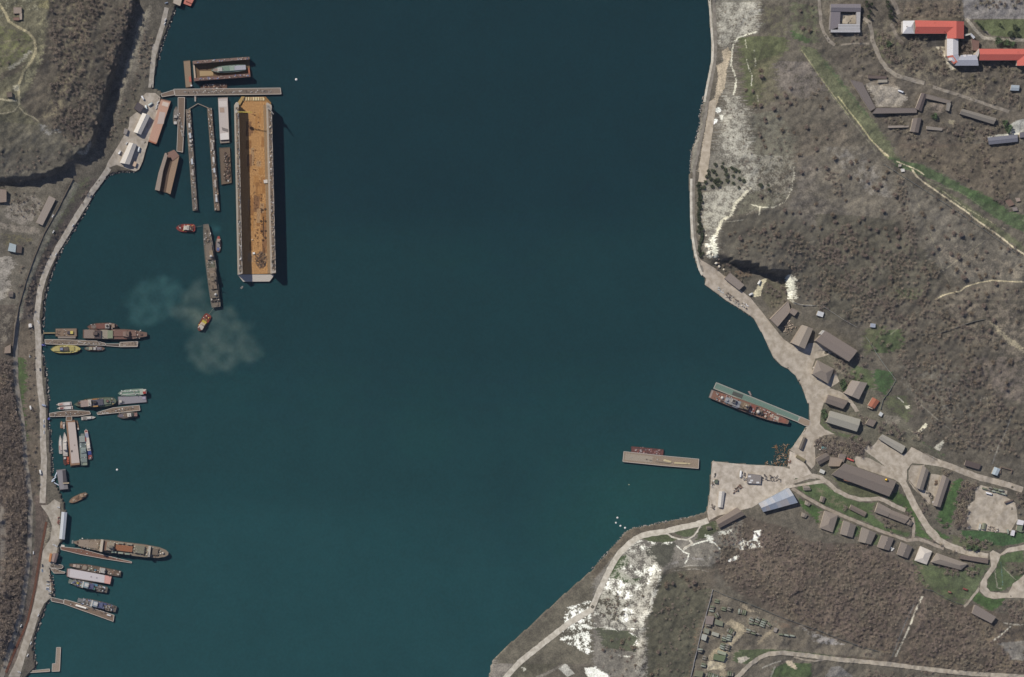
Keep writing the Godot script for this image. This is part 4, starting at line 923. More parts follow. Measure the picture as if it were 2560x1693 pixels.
	road("path", "grey path curving beside the grey courtyard building", 8, "9b8d80", [["J", [185, -40, 198, 120, 205, 230, 235, 320, 285, 400, 345, 445]]])
	road("path", "pale lane winding down from the courtyard building", 10, "9d9080", [["J", [620, 180, 680, 215, 702, 300, 712, 400, 745, 480, 790, 590, 860, 680, 960, 745, 1080, 780, 1220, 815]]])
	road("path", "pale lane running on past the ruined sheds", 8, "95887a", [["J", [1300, 850, 1420, 890, 1560, 930, 1720, 985, 1880, 1040, 2050, 1095]]], 0.3)
	road("path", "short pale path south of the courtyard building", 5, "988b7c", [["J", [400, 440, 520, 425, 680, 430]]])
	road("path", "reddish brown path from the top of the cypress garden", 10, "8f8074", [["J", [880, -40, 940, 60, 970, 140]]])

# ------------------------------------------------------------------ buildings
func lift_quad(key: String, a: Array, h: float) -> Array:
	# corners of the eaves; the base height comes from the ground under the middle
	var mid := on_land(key, (a[0] + a[2] + a[4] + a[6]) / 4.0, (a[1] + a[3] + a[5] + a[7]) / 4.0, h)
	var lo := 1e9
	var hi := -1e9
	var p := []
	for i in 4:
		var q := at_h(key, a[i * 2], a[i * 2 + 1], mid.y + h)
		var g := ground(q.x, q.z)
		if g > 0.0:
			lo = minf(lo, g)
			hi = maxf(hi, g)
		p.append(Vector2(q.x, q.z))
	if lo > 100.0:
		lo = mid.y
		hi = mid.y
	return [p, lo, maxf(mid.y, hi - 1.0) + h]

# style: gable, hip, flat, shed; wings of one building share a thing
func wing(t: Node3D, key: String, a: Array, style: String, h: float, rise: float, roof_hex: String, wall_hex: String, roof_name := "roof", shiny := 0.8) -> void:
	var r := lift_quad(key, a, h)
	var p: Array = r[0]
	var y0: float = r[1] - 1.0 - t.position.y
	var y1: float = r[2] - t.position.y
	var k := []
	var poly := PackedVector2Array()
	for q in p:
		poly.append(q)
		k.append(Vector3(q.x - t.position.x, y1, q.y - t.position.z))
	busy = fill_grid(poly, busy, 1)
	var mid: Vector3 = (k[0] + k[1] + k[2] + k[3]) / 4.0
	var w := MB.new()
	var inn := PackedVector2Array()
	for q in k:
		var g: Vector3 = mid + (q - mid) * 0.955
		inn.append(Vector2(g.x, g.z))
	w.prism(inn, inn, y0, y1 - 0.05)
	var e0: Vector3 = (k[0] + k[3]) * 0.5
	var e1: Vector3 = (k[1] + k[2]) * 0.5
	var up := Vector3(0, rise, 0)
	var th := Vector3(0, 0.22, 0)
	var rm := MB.new()
	if style == "flat" or style == "shed":
		var q := []
		for i in 4:
			q.append(k[i] + (up if style == "shed" and (i == 0 or i == 1) else Vector3.ZERO))
		rm.quad_o(q[0] + th, q[1] + th, q[2] + th, q[3] + th, Vector3.UP)
		for i in 4:
			rm.quad_o(q[i], q[(i + 1) % 4], q[(i + 1) % 4] + th, q[i] + th, (q[i] + q[(i + 1) % 4]) * 0.5 - mid)
		if style == "flat":                      # a low kerb round the roof
			for i in 4:
				var s0: Vector3 = q[i] + th
				var s1: Vector3 = q[(i + 1) % 4] + th
				var d := (s1 - s0)
				rm.box((s0 + s1) * 0.5 - ((s0 + s1) * 0.5 - mid - th).normalized() * 0.25, Vector3(d.length() - 0.5, 0.3, 0.25), atan2(-d.z, d.x))
		else:
			w.tri_o(q[0], k[0], k[3], q[0] - mid)
			w.tri_o(q[1], k[1], k[2], q[1] - mid)
	else:
		var inset := 0.0
		if style == "hip":
			inset = minf(0.35, 0.5 * (k[0] as Vector3).distance_to(k[3]) / (k[0] as Vector3).distance_to(k[1]))
		var r0 := e0.lerp(e1, inset) + up
		var r1 := e1.lerp(e0, inset) + up
		var strips := int((k[0] as Vector3).distance_to(k[1]) / 5.0) if style == "gable" else 0
		if strips < 4:
			rm.quad_o(k[0] + th, k[1] + th, r1 + th, r0 + th, Vector3.UP)
			rm.quad_o(k[3] + th, k[2] + th, r1 + th, r0 + th, Vector3.UP)
		else:                                    # long roofs are laid in strips of slightly different weathering
			strips = mini(strips, 16)
			for i in strips:
				var f0 := float(i) / strips
				var f1 := float(i + 1) / strips
				for side in [[k[0], k[1], roof_hex], [k[3], k[2], roof_hex]]:
					var sb := MB.new()
					var q0: Vector3 = (side[0] as Vector3).lerp(side[1], f0) + th
					var q1: Vector3 = (side[0] as Vector3).lerp(side[1], f1) + th
					sb.quad_o(q0, q1, r0.lerp(r1, f1) + th, r0.lerp(r1, f0) + th, Vector3.UP)
					var tone := rng.randi() % 4
					var rc := Color(side[2])
					if roof_hex == "a9b3bf":             # the metal warehouse: strips of unlike sheeting show
						rc = Color(["a9b3bf", "b5bac0", "9fabba", "b3b3b4"][tone])
					part("roof_panel", sb, mat(rc.to_html(false), shiny, 0, "stain", 0.05), t)
		rm.quad_o(k[0], k[1], k[1] + th, k[0] + th, (k[0] + k[1]) * 0.5 - mid)
		rm.quad_o(k[3], k[2], k[2] + th, k[3] + th, (k[3] + k[2]) * 0.5 - mid)
		if style == "hip":
			rm.tri_o(k[0] + th, k[3] + th, r0 + th, Vector3.UP)
			rm.tri_o(k[1] + th, k[2] + th, r1 + th, Vector3.UP)
			rm.quad_o(k[0], k[3], k[3] + th, k[0] + th, e0 - mid)
			rm.quad_o(k[1], k[2], k[2] + th, k[1] + th, e1 - mid)
		else:
			w.tri_o(k[0].lerp(mid, 0.03), k[3].lerp(mid, 0.03), r0.lerp(mid, 0.03), e0 - mid)
			w.tri_o(k[1].lerp(mid, 0.03), k[2].lerp(mid, 0.03), r1.lerp(mid, 0.03), e1 - mid)
			for s in [[k[0], k[3], r0, e0], [k[1], k[2], r1, e1]]:
				rm.quad_o(s[0], s[2], s[2] + th, s[0] + th, s[3] - mid)
				rm.quad_o(s[1], s[2], s[2] + th, s[1] + th, s[3] - mid)
		# ridge cap
		var dd := r1 - r0
		if dd.length() > 1.0:
			var cap := MB.new()
			cap.box((r0 + r1) * 0.5 + th, Vector3(dd.length(), 0.14, 0.35), atan2(-dd.z, dd.x))
			part("ridge", cap, mat(roof_hex, 0.85), t)
	part("wall", w, mat(wall_hex, 0.9), t)
	part(roof_name, rm, mat(roof_hex, shiny, 0, "stain", 0.05), t)

func house(called: String, label: String, category: String, key: String, a: Array, style: String, h: float, rise: float, roof: String, wall := "b9ad9c", group := "", shiny := 0.8) -> Node3D:
	var r := lift_quad(key, a, h)
	var m := Vector2.ZERO
	for q in r[0]:
		m += q * 0.25
	var t := thing(called, label, category, Vector3(m.x, r[1], m.y), 0.0, group)
	wing(t, key, a, style, h, rise, roof, wall, "roof", shiny)
	return t

# a small piece on a roof or wall of a building, given where it shows and its height above the ground there
func on_roof(t: Node3D, called: String, key: String, x: float, y: float, top: float, size: Vector3, hex: String, turn := 0.0, round_ := false) -> void:
	var q := at_h(key, x, y, t.position.y + top) - t.position
	var b := MB.new()
	if round_:
		b.rod(Vector3(q.x, top - size.y, q.z), Vector3(q.x, top, q.z), size.x * 0.5, size.x * 0.5, 8)
	else:
		b.box(Vector3(q.x, top - size.y, q.z), size, turn)
	part(called, b, mat(hex, 0.8), t)

func build_houses() -> void:
	var t: Node3D
	# west shore
	t = house("shed", "long shed with white ridged roof beside the dark flat-roofed block", "shed", "g", [830, 330, 655, 705, 800, 760, 980, 385], "gable", 6, 2.6, "d6d3ca", "a59c90", "", 0.6)
	on_roof(t, "vent", "g", 760, 690, 8, Vector3(1.2, 1.2, 1.2), "dedbd2")
	t = house("shed", "long shed with white ridged roof at the end of the west quay", "shed", "g", [570, 910, 385, 1310, 575, 1345, 720, 945], "gable", 6, 2.4, "d0cdc4", "a59c90", "", 0.6)
	house("warehouse", "square block with a dark flat roof at the head of the quay yard", "building", "g", [730, 115, 660, 245, 790, 330, 865, 200], "flat", 6, 0, "544e52", "7a7068")
	house("hut", "small grey hut among bushes by the quay road", "hut", "g", [480, 630, 455, 735, 515, 762, 548, 655], "shed", 3, 0.6, "9a948e")
	house("kiosk", "small beige cabin at the quay edge beside the south shed", "hut", "g", [665, 1275, 630, 1365, 690, 1395, 722, 1305], "flat", 3, 0, "c9b49e")
	t = house("ruined_house", "roofless ruin of pale walls on the hilltop", "ruin", "A", [130, 70, 210, 70, 212, 130, 130, 135], "flat", 3, 0, "9b8f84")
	wing(t, "A", [190, 130, 215, 128, 215, 192, 190, 195], "flat", 3, 0, "a89d92", "a89d92")
	wing(t, "A", [130, 170, 188, 168, 188, 200, 130, 200], "flat", 2.2, 0, "8a6f64", "a08f84")
	house("bunker", "low dark concrete bunker beside the hill track", "bunker", "A", [60, 905, 115, 900, 120, 950, 70, 955], "flat", 2.5, 0, "6e645a")
	house("barrack", "long pale flat roof beside the railway cutting", "building", "D", [480, 350, 350, 612, 415, 642, 545, 382], "shed", 4, 0.8, "9f968c", "8f867b")
	t = house("cottage", "small cottage with a pale blue roof and dark annex", "house", "D", [92, 812, 75, 890, 150, 906, 158, 832], "shed", 4, 0.6, "a9b9bf")
	wing(t, "D", [162, 832, 152, 905, 208, 915, 216, 842], "shed", 3.4, 0.4, "5c524c", "83796f")
	house("shed", "flat pinkish shed roof at the foot of the dark cliff", "shed", "D", [-30, 280, 62, 292, 62, 412, -30, 420], "flat", 4, 0, "8f8278")
	house("shed", "small dark shed beside the pale dirt field", "shed", "D", [82, 1285, 130, 1290, 125, 1345, 80, 1340], "gable", 3, 1, "6f6862")
	house("shed", "small pale shed above the bend of the railway road", "shed", "b", [38, 290, 86, 264, 86, 335, 34, 338], "shed", 3, 0.5, "97897b")
	house("hut", "tiny white hut beside the quay road opposite the crane barge", "hut", "b", [228, 100, 258, 95, 262, 122, 232, 128], "flat", 2.6, 0, "d8d5ce")
	t = house("boat_shed", "long narrow shed with a pale blue-white roof on the quay edge", "shed", "H", [532, 138, 512, 372, 558, 378, 580, 142], "gable", 6, 1.6, "bcc3ca", "a4a9ad", "", 0.55)
	t = house("warehouse", "brown-roofed quay warehouse with an orange lean-to", "building", "f", [325, 390, 300, 525, 370, 547, 416, 402], "gable", 5, 1.5, "8b7a75", "b3a79c")
	wing(t, "f", [278, 398, 258, 528, 290, 534, 312, 402], "shed", 3.5, 0.5, "c98a5c", "b3a79c")
	house("hut", "small white hut by the boarding of the rusty broken pier", "hut", "f", [455, 262, 510, 270, 508, 300, 452, 292], "flat", 2.8, 0, "d3d0ca")
	# east shore, below the quarry
	house("warehouse", "plain flat grey roof under the quarry cliff", "building", "M", [370, 180, 308, 245, 470, 372, 528, 318], "flat", 5, 0, "8f8780", "9b9084")
	t = house("workshop", "long grey workshop with a patched flat roof above the sandy quay", "building", "M", [1000, 488, 805, 690, 885, 772, 1030, 600], "flat", 6, 0, "958b81", "a39687")
	wing(t, "M", [1045, 565, 1010, 612, 1070, 655, 1112, 600], "flat", 4.5, 0, "8d837a", "a39687")
	t = house("hall", "ridged hall with a pale west slope beside rubble", "building", "M", [1150, 750, 1038, 950, 1178, 1012, 1268, 792], "gable", 6, 2.4, "a39a8d", "a39687")
	t = house("hall", "long dark grey hall with a white corner roof at the foot of the scrub hill", "building", "M", [1392, 812, 1745, 1032, 1650, 1152, 1292, 922], "gable", 7, 1.6, "857c75", "9b8f82")
	wing(t, "M", [1385, 808, 1440, 832, 1402, 880, 1348, 852], "flat", 9, 0, "c3c6c6", "b9b5ae", "roof_house")
	house("hut", "small square hut with a white roof on the grassy slope", "hut", "M", [1330, 597, 1395, 617, 1380, 667, 1312, 645], "shed", 3, 0.5, "cfd5d8")
	house("villa", "grey hip-roofed house beside the sandy bend", "house", "M", [1318, 1135, 1500, 1228, 1435, 1392, 1265, 1288], "hip", 6, 3.5, "8b837a", "a89c8d")
	house("shack", "tiny white shack beside dark shrubs on the sandy bend", "hut", "M", [1275, 1205, 1315, 1215, 1310, 1228, 1272, 1225], "flat", 2.5, 0, "ddd9d0")
	t = house("workshop", "grey gabled workshop with a pale west slope behind dark shrubs", "building", "N", [740, 482, 650, 622, 812, 692, 905, 512], "gable", 6, 2.6, "a0978d", "a39687")
	t = house("hall", "dark flat-topped hall above the pale ridged shed", "building", "N", [480, 640, 700, 705, 640, 795, 448, 727], "gable", 6, 1.2, "7f766e", "968b7e")
	t = house("hall", "large ridged shed with a pale grey-green roof beside the quay road", "shed", "N", [505, 815, 832, 908, 790, 1042, 463, 940], "gable", 7, 2.8, "a3a297", "aba496")
	t = house("cottage", "small half-stripped cottage with orange roof boards", "house", "N", [965, 668, 912, 758, 985, 792, 1042, 710], "gable", 3.5, 1.5, "a86a52", "b5a999")
	wing(t, "N", [935, 730, 912, 780, 965, 800, 985, 750], "flat", 3, 0, "c9b8a6", "b5a999")
	house("hut", "small bright white shed by the fenced lane", "hut", "N", [1048, 824, 1030, 862, 1060, 880, 1082, 845], "shed", 3, 0.4, "d6dcdc")
	house("shed", "dull grey flat shed below the half-stripped cottage", "shed", "N", [925, 900, 890, 962, 970, 992, 1012, 922], "flat", 4, 0, "7e756d")
	house("shed", "long pale grey shed above the sandy yard", "shed", "Q", [1135, 118, 1402, 258, 1360, 342, 1088, 168], "gable", 5, 1.8, "a5a399", "a49a8d")
	# great hall and its yard
	t = house("hall", "very large dark grey hall with an orange roof patch", "building", "Q", [700, 452, 1295, 662, 1212, 838, 548, 585], "gable", 8, 2.2, "7c746d", "958a7e")
	wing(t, "Q", [700, 580, 845, 632, 815, 685, 690, 650], "shed", 8.9, 0.5, "a8765e", "958a7e", "roof_patch")
	on_roof(t, "skylight", "Q", 945, 556, 11.2, Vector3(3, 0.8, 2.4), "a8a29b"); on_roof(t, "skylight", "Q", 1035, 602, 11.2, Vector3(2, 0.8, 2), "a8a29b"); on_roof(t, "roof_vent", "Q", 860, 514, 11.0, Vector3(1.6, 1, 1.6), "9c948c")
	house("outbuilding", "pale outbuilding with a brown mark against the great hall's north end", "building", "Q", [530, 380, 690, 395, 640, 490, 520, 490], "flat", 4.5, 0, "9d9082")
	house("outbuilding", "dark ridged outbuilding under bare trees near the great hall", "building", "Q", [490, 330, 360, 402, 405, 475, 545, 398], "gable", 4.5, 1.6, "6e665f")
	house("shed", "square grey shed beside the red truck", "shed", "Q", [640, 342, 722, 352, 690, 442, 618, 425], "shed", 4, 0.5, "877d75")
	house("hut", "small white-roofed hut at the back corner of the great hall", "hut", "Q", [422, 518, 475, 542, 460, 578, 408, 558], "shed", 3, 0.5, "cfd2cc")
	house("tent", "teal tarpaulin shelter among bare trees", "tent", "Q", [432, 260, 492, 265, 485, 300, 430, 296], "gable", 2.2, 0.8, "5f8587")
	house("shed", "narrow dark shed along the grass strip by the ruined jetty", "shed", "Q", [222, 150, 168, 282, 212, 302, 262, 162], "gable", 3.5, 1.2, "6b655e")
	house("shed", "low greenish canvas shed on the quay by the ruined jetty", "shed", "Q", [150, 352, 252, 412, 232, 442, 135, 384], "gable", 2.6, 1, "8b8368")
	# quay
	t = house("warehouse", "large blue-grey metal warehouse with panelled roof on the quay", "building", "P", [1398, 1252, 1692, 1096, 1782, 1242, 1442, 1335], "gable", 8, 3.2, "a9b3bf", "8f979e", "", 0.5)
	house("warehouse", "long brown-grey ridged warehouse by the chalk shore road", "building", "P", [978, 1418, 1188, 1288, 1262, 1362, 1012, 1492], "gable", 6, 2.4, "84796f", "978b7e")
	house("storage_tank_shed", "narrow pale barrel-roofed shed on the quay", "shed", "P", [1012, 1130, 998, 1285, 1045, 1292, 1066, 1132], "gable", 3.5, 1.4, "cfcdc6", "bdb8b0", "", 0.6)
	t = house("shed", "low grey quay shed with white corner panels", "shed", "P", [1292, 955, 1425, 972, 1418, 1062, 1280, 1050], "flat", 3.5, 0, "8f8a87")
	for q in [[1310, 985], [1330, 1025], [1390, 1045], [1315, 1045]]:
		on_roof(t, "roof_panel", "P", q[0], q[1], 4.3, Vector3(4, 0.3, 2.4), "d4d4d2")
	house("hut", "dark green box hut near the quay corner", "hut", "P", [968, 1015, 1000, 1015, 998, 1055, 965, 1052], "flat", 2.6, 0, "5e6a5c")
	# huts on the grass
	house("hut", "grey hut on the grass inside the bend of the lane", "hut", "Q", [215, 708, 290, 715, 312, 765, 232, 768], "gable", 3, 1.2, "8c857b")
	house("hut", "dark hut with tilted roof between the two lanes", "hut", "Q", [430, 830, 412, 892, 455, 912, 482, 848], "gable", 3, 1.2, "7f776d")
	house("hut", "small grey hut below the narrow lane near the blue warehouse", "hut", "Q", [252, 885, 240, 928, 288, 952, 312, 922], "gable", 2.8, 1, "8e877d")
	house("hut", "small grey hut at the edge of the brown wood", "hut", "Q", [212, 1020, 200, 1068, 252, 1086, 275, 1050], "gable", 2.8, 1, "8a8379")
	house("hut", "tiny dark hut on the grass by the chalk loop", "hut", "T", [1160, 140, 1205, 135, 1215, 165, 1170, 172], "gable", 2.8, 1, "6d675f")
	# row of small houses along the lane
	var row := [["pale west slope and weathered ridge", [470, 1000, 410, 1200, 560, 1252, 622, 1050], "92897f"], ["plain mid-grey slopes", [690, 1112, 648, 1270, 790, 1312, 832, 1170], "878078"], ["slightly paler, patched slopes", [900, 1192, 860, 1358, 1002, 1392, 1062, 1258], "8b847b"], ["dull slopes and white crates beside it", [1130, 1282, 1075, 1422, 1212, 1462, 1270, 1322], "867e76"], ["dark slopes next to the white-roofed house", [1352, 1360, 1300, 1505, 1428, 1552, 1485, 1420], "7f7871"]]
	for e in row:
		t = house("bungalow", "bungalow on the lane with " + e[0], "house", "Q", e[1], "hip" if e[0].begins_with("pale") else "gable", 4, 2.6, e[2], "b0a494", "row of bungalows along the lane")
		for f in [0.3, 0.62]:
			on_roof(t, "chimney", "Q", lerpf((e[1][0] + e[1][6]) / 2.0, (e[1][2] + e[1][4]) / 2.0, f) + 8.0, lerpf((e[1][1] + e[1][7]) / 2.0, (e[1][3] + e[1][5]) / 2.0, f), 8.0, Vector3(0.9, 2.4, 0.9), "b5a597")
	t = house("bungalow", "bungalow on the lane with a bright white slope", "house", "R", [395, 1040, 338, 1182, 458, 1222, 512, 1092], "hip", 4, 2.6, "d8d3c9", "b0a494", "row of bungalows along the lane")
	house("villa", "large grey hip-roofed house at the end of the lane", "house", "R", [560, 1108, 862, 1216, 795, 1275, 500, 1200], "hip", 5, 3, "938b81", "b0a494")
	house("barn", "long low dark-roofed barn beside the road junction", "barn", "R", [792, 1128, 1062, 1162, 1060, 1214, 778, 1164], "shed", 3.5, 0.6, "786d66", "5d4f48")
	house("outbuilding", "narrow weathered outbuilding under bare trees above the lane", "building", "Q", [775, 930, 955, 1020, 930, 1072, 750, 980], "gable", 3.5, 1.4, "7d736a")
	t = house("barrack", "angled grey building with a white ridge strip above the lane", "building", "Q", [1085, 905, 1235, 985, 1200, 1075, 1048, 1018], "gable", 4.5, 1.8, "8b837a")
	wing(t, "Q", [1232, 990, 1455, 1075, 1395, 1152, 1205, 1078], "gable", 4.5, 1.8, "877e75", "a3988a")
	on_roof(t, "ridge_strip", "Q", 1130, 985, 6.3, Vector3(16, 0.4, 0.9), "d6d3cc", -0.42)
	house("hut", "small dark hut at the end of the angled grey building", "hut", "Q", [1432, 1092, 1412, 1152, 1462, 1182, 1490, 1130], "gable", 3, 1.1, "7c746b")
	house("barrack", "straight grey barrack beside the dirt road junction", "building", "Q", [1600, 472, 1522, 738, 1602, 768, 1672, 542], "gable", 5, 2, "8d867d", "a39889")
	t = house("barrack", "long grey barrack beside the bright green strip", "building", "R", [612, 340, 518, 642, 590, 662, 682, 382], "gable", 5, 2, "8a827a", "a39889")
	on_roof(t, "roof_patch", "R", 525, 610, 6, Vector3(4, 0.3, 3), "b3aca4")
	house("shed", "long low brown-black shed on the north edge of the dirt road", "shed", "R", [842, 198, 992, 240, 972, 292, 828, 250], "shed", 3.5, 0.5, "5d5350")
	house("hut", "small hut with a pale blue roof beside the dirt road", "hut", "R", [1122, 264, 1095, 332, 1150, 352, 1182, 286], "gable", 3.5, 1, "b3c2ca")
	t = house("ruined_pen", "low rubble-walled pen behind the pale blue hut", "ruin", "R", [1180, 262, 1172, 330, 1182, 332, 1192, 266], "flat", 1.5, 0, "7d6f64")
	wing(t, "R", [1192, 262, 1300, 290, 1296, 300, 1188, 272], "flat", 1.5, 0, "7d6f64", "7d6f64", "coping"); wing(t, "R", [1290, 296, 1302, 298, 1290, 332, 1280, 328], "flat", 1.5, 0, "7d6f64", "7d6f64", "coping")
	house("shed", "grey shed standing alone in the grass below the spur", "shed", "V", [1545, 740, 1785, 882, 1732, 955, 1510, 842], "shed", 5, 0.8, "877f78", "9a8f84")
	# vehicle yard
	house("canopy", "white sheet-metal canopy at the yard's corner", "canopy", "e", [1038, 55, 1140, 80, 1115, 148, 1018, 135], "shed", 4, 0.5, "e9e9ec", "a8a8a6", "", 0.5)
	house("canopy", "green canvas canopy beside the white ones", "canopy", "e", [1025, 150, 1112, 155, 1090, 262, 1008, 225], "shed", 3.5, 0.5, "7b8770")
	house("canopy", "narrow white canopy beside a green truck", "canopy", "e", [942, 220, 992, 232, 975, 318, 918, 305], "shed", 3.2, 0.4, "e4e4ea", "a8a8a6", "", 0.5)
	house("tent", "green canvas tent at the grass edge of the vehicle yard", "tent", "e", [480, 108, 462, 205, 522, 218, 542, 120], "gable", 2.6, 1, "858a74")
	house("shed", "narrow white container shed beside the green tent", "shed", "e", [430, 118, 412, 208, 445, 216, 462, 128], "flat", 2.6, 0, "c9ccc4")
	# upper plain
	t = house("courtyard_building", "grey building round a sandy court with a white-striped south wing", "building", "J", [300, 40, 592, 40, 592, 118, 300, 112], "gable", 6, 2, "7d7a80", "97918c")
	wing(t, "J", [300, 112, 392, 116, 388, 262, 290, 296], "shed", 6, 0.8, "807c82", "97918c")
	wing(t, "J", [552, 118, 592, 118, 588, 245, 555, 240], "shed", 5.5, 0.4, "b3b3b3", "97918c")
	for i in 6:
		wing(t, "J", [300 + (75 if i < 4 else 0) , 236 + i * 14, 588, 236 + i * 14, 588, 247 + i * 14, 300 + (75 if i < 4 else 0), 247 + i * 14], "shed", 5.5, 0.35, "d3d5d7", "97918c", "roof_panel", 0.6)
	yard("yard", "sandy inner court of the grey courtyard building", "b6a48d", "J", [402, 140, 545, 140, 550, 190, 540, 232, 400, 232], 0.25, 0.1)
	t = house("ruined_barrack", "long roofless grey shell round a pale sandy court", "ruin", "J", [490, 780, 612, 808, 742, 1058, 690, 1092], "flat", 3.5, 0, "77716e")
	wing(t, "J", [742, 1058, 1142, 1060, 1140, 1108, 700, 1116], "flat", 3.5, 0, "7a736f", "857c75")
	house("shed", "low broken shed with a pale strip roof in the sandy court", "shed", "J", [665, 735, 852, 745, 850, 775, 668, 768], "flat", 2.4, 0, "6a5f5a"); house("shed", "narrow pale strip shed facing the sandy court", "shed", "J", [765, 780, 858, 778, 858, 808, 762, 812], "flat", 2.4, 0, "a39f93")
	t = house("ruined_barrack", "angled dark and grey ruin with a broken courtyard", "ruin", "J", [1192, 908, 1128, 1068, 1188, 1092, 1242, 928], "gable", 4, 1.6, "665d5b")
	wing(t, "J", [1240, 920, 1482, 985, 1470, 1022, 1232, 965], "flat", 3.5, 0, "807972", "857c75"); wing(t, "J", [1442, 1000, 1482, 1010, 1462, 1092, 1432, 1082], "flat", 3.5, 0, "8d8a84", "857c75")
	house("shed", "short grey ridged shed near the low rubble wall", "shed", "J", [1112, 1158, 1080, 1290, 1160, 1302, 1192, 1152], "gable", 4, 1.6, "79716b")
	house("low_wall", "long low concrete wall with a pale top south of the ruins", "wall", "J", [860, 1232, 1062, 1228, 1062, 1250, 858, 1256], "flat", 1.8, 0, "9c948b"); house("shed", "fallen shed with pale roof sheets below the evergreen", "shed", "J", [1240, 1235, 1402, 1255, 1392, 1282, 1236, 1268], "shed", 2.6, 0.4, "938d84")
	house("barrack", "long grey ridged barrack south of the pale lane", "building", "d", [512, 200, 1302, 420, 1240, 562, 455, 320], "gable", 5, 1.8, "86827a", "7d756d")
	house("garage", "long slate-blue garage roof beside the white wall", "garage", "d", [1090, 868, 1782, 795, 1792, 962, 1122, 1032], "gable", 4.5, 1.2, "777a85", "6d665f")
	house("garage", "grey garage block at the light concrete yard", "garage", "d", [1845, 748, 2100, 720, 2100, 850, 1840, 872], "shed", 4, 0.5, "74727a")
	house("hut", "small hut with a pale blue-grey roof alone in the scrub", "hut", "J", [2072, 832, 2152, 836, 2146, 890, 2060, 886], "gable", 3.5, 0.9, "a3b0ba")
	house("hut", "small pale hut with bluish roof on the hillside scrub", "hut", "O", [65, 190, 115, 195, 112, 232, 60, 228], "shed", 3, 0.4, "a7b2c0")
	t = house("ruined_house", "burnt ruin with white wall stubs beside the grass track", "ruin", "L", [1612, 505, 1660, 490, 1700, 540, 1650, 560], "flat", 2.5, 0, "7d6a5f")
	wing(t, "L", [1705, 478, 1745, 480, 1755, 510, 1720, 515], "flat", 2.5, 0, "a3968b", "b7afa8"); wing(t, "L", [1672, 565, 1720, 560, 1730, 595, 1690, 598], "flat", 2.2, 0, "8d8682", "a39b95")
	house("block_house", "small white blockhouse where the diagonal tracks meet", "hut", "L", [682, 222, 715, 218, 722, 245, 690, 250], "flat", 2.6, 0, "d9dad6"); house("block_house", "pale broken concrete slab beside the small white blockhouse", "slab", "L", [662, 182, 692, 178, 690, 200, 664, 204], "flat", 1.2, 0, "b3aea4")
	# red-roofed school
	t = house("school", "long building with bright red roofs and a white-roofed bend", "building", "h", [345, 378, 1110, 390, 1110, 625, 345, 625], "gable", 11, 4, "c9685c", "c4b8a6")
	wing(t, "h", [345, 382, 130, 385, 125, 622, 345, 622], "hip", 11, 4, "e0e2e4", "c9c2b8")
	wing(t, "h", [948, 395, 948, 716, 1258, 716, 1262, 398], "gable", 11.3, 5, "c9685c", "c4b8a6")
	wing(t, "h", [940, 718, 940, 1040, 1150, 1005, 1148, 728], "gable", 11, 2.6, "d8d9dc", "c4b8a6", "roof", 0.6)
	wing(t, "h", [945, 860, 945, 990, 1040, 985, 1040, 858], "shed", 11.3, 1.6, "c2705f", "c4b8a6", "roof_panel")
	wing(t, "h", [940, 1042, 1070, 1190, 1205, 1105, 1150, 1000], "gable", 11, 2.6, "b5b9c4", "c4b8a6", "roof", 0.6)
	wing(t, "h", [1045, 1021, 1137, 1147, 1070, 1188, 942, 1042], "shed", 11.3, 2.6, "c3705e", "c4b8a6", "roof_panel")
	wing(t, "h", [1205, 1020, 1490, 1015, 1532, 1215, 1090, 1215], "gable", 11, 2.6, "b0b5c0", "c4b8a6", "roof", 0.6)
	wing(t, "h", [1222, 1108, 1478, 1108, 1488, 1018, 1208, 1023], "shed", 11.3, 2.6, "c4735f", "c4b8a6", "roof_panel")
	for q in [[1240, 1015, 1300, 1010, 1305, 1060, 1260, 1062], [1330, 1012, 1410, 1012, 1410, 1062, 1335, 1062], [970, 1075, 1080, 1065, 1060, 1120, 990, 1125]]:
		wing(t, "h", q, "shed", 12.6, 0.3, "eceae8", "c4b8a6", "roof_panel", 0.5)
	wing(t, "h", [1470, 1000, 1540, 900, 1540, 985, 1500, 1100], "shed", 11.4, 0.8, "e0dfdd", "c4b8a6", "roof_panel", 0.6)
	wing(t, "h", [1400, 720, 1545, 760, 1535, 950, 1425, 930], "flat", 6, 0, "7d6259", "9b8a7e")
	wing(t, "h", [1262, 640, 1390, 608, 1395, 640, 1270, 672], "flat", 6.5, 0, "c9cbc2", "b3aaa0"); wing(t, "h", [1395, 612, 1472, 690, 1435, 722, 1375, 645], "flat", 6.5, 0, "c3c8cf", "b3aaa0")
	wing(t, "h", [1540, 905, 2700, 905, 2700, 1118, 1540, 1118], "gable", 11, 3.6, "c9685c", "c4b8a6")
	wing(t, "h", [2240, 1040, 2240, 1218, 2520, 1218, 2520, 1040], "gable", 11.3, 4.2, "cb6a5e", "c4b8a6")
	for q in [[460, 475], [725, 475], [1115, 482], [405, 570], [905, 585], [1205, 630], [725, 425], [1610, 985], [1660, 1065], [2140, 950]]:
		on_roof(t, "chimney", "h", q[0], q[1], 16.2, Vector3(0.9, 3.5, 0.9), "7f3f38")
	on_roof(t, "mast", "h", 2272, 960, 24, Vector3(0.35, 12, 0.35), "54403c", 0.0, true); on_roof(t, "chimney", "h", 205, 490, 16, Vector3(1.1, 4, 1.1), "8d7f74")
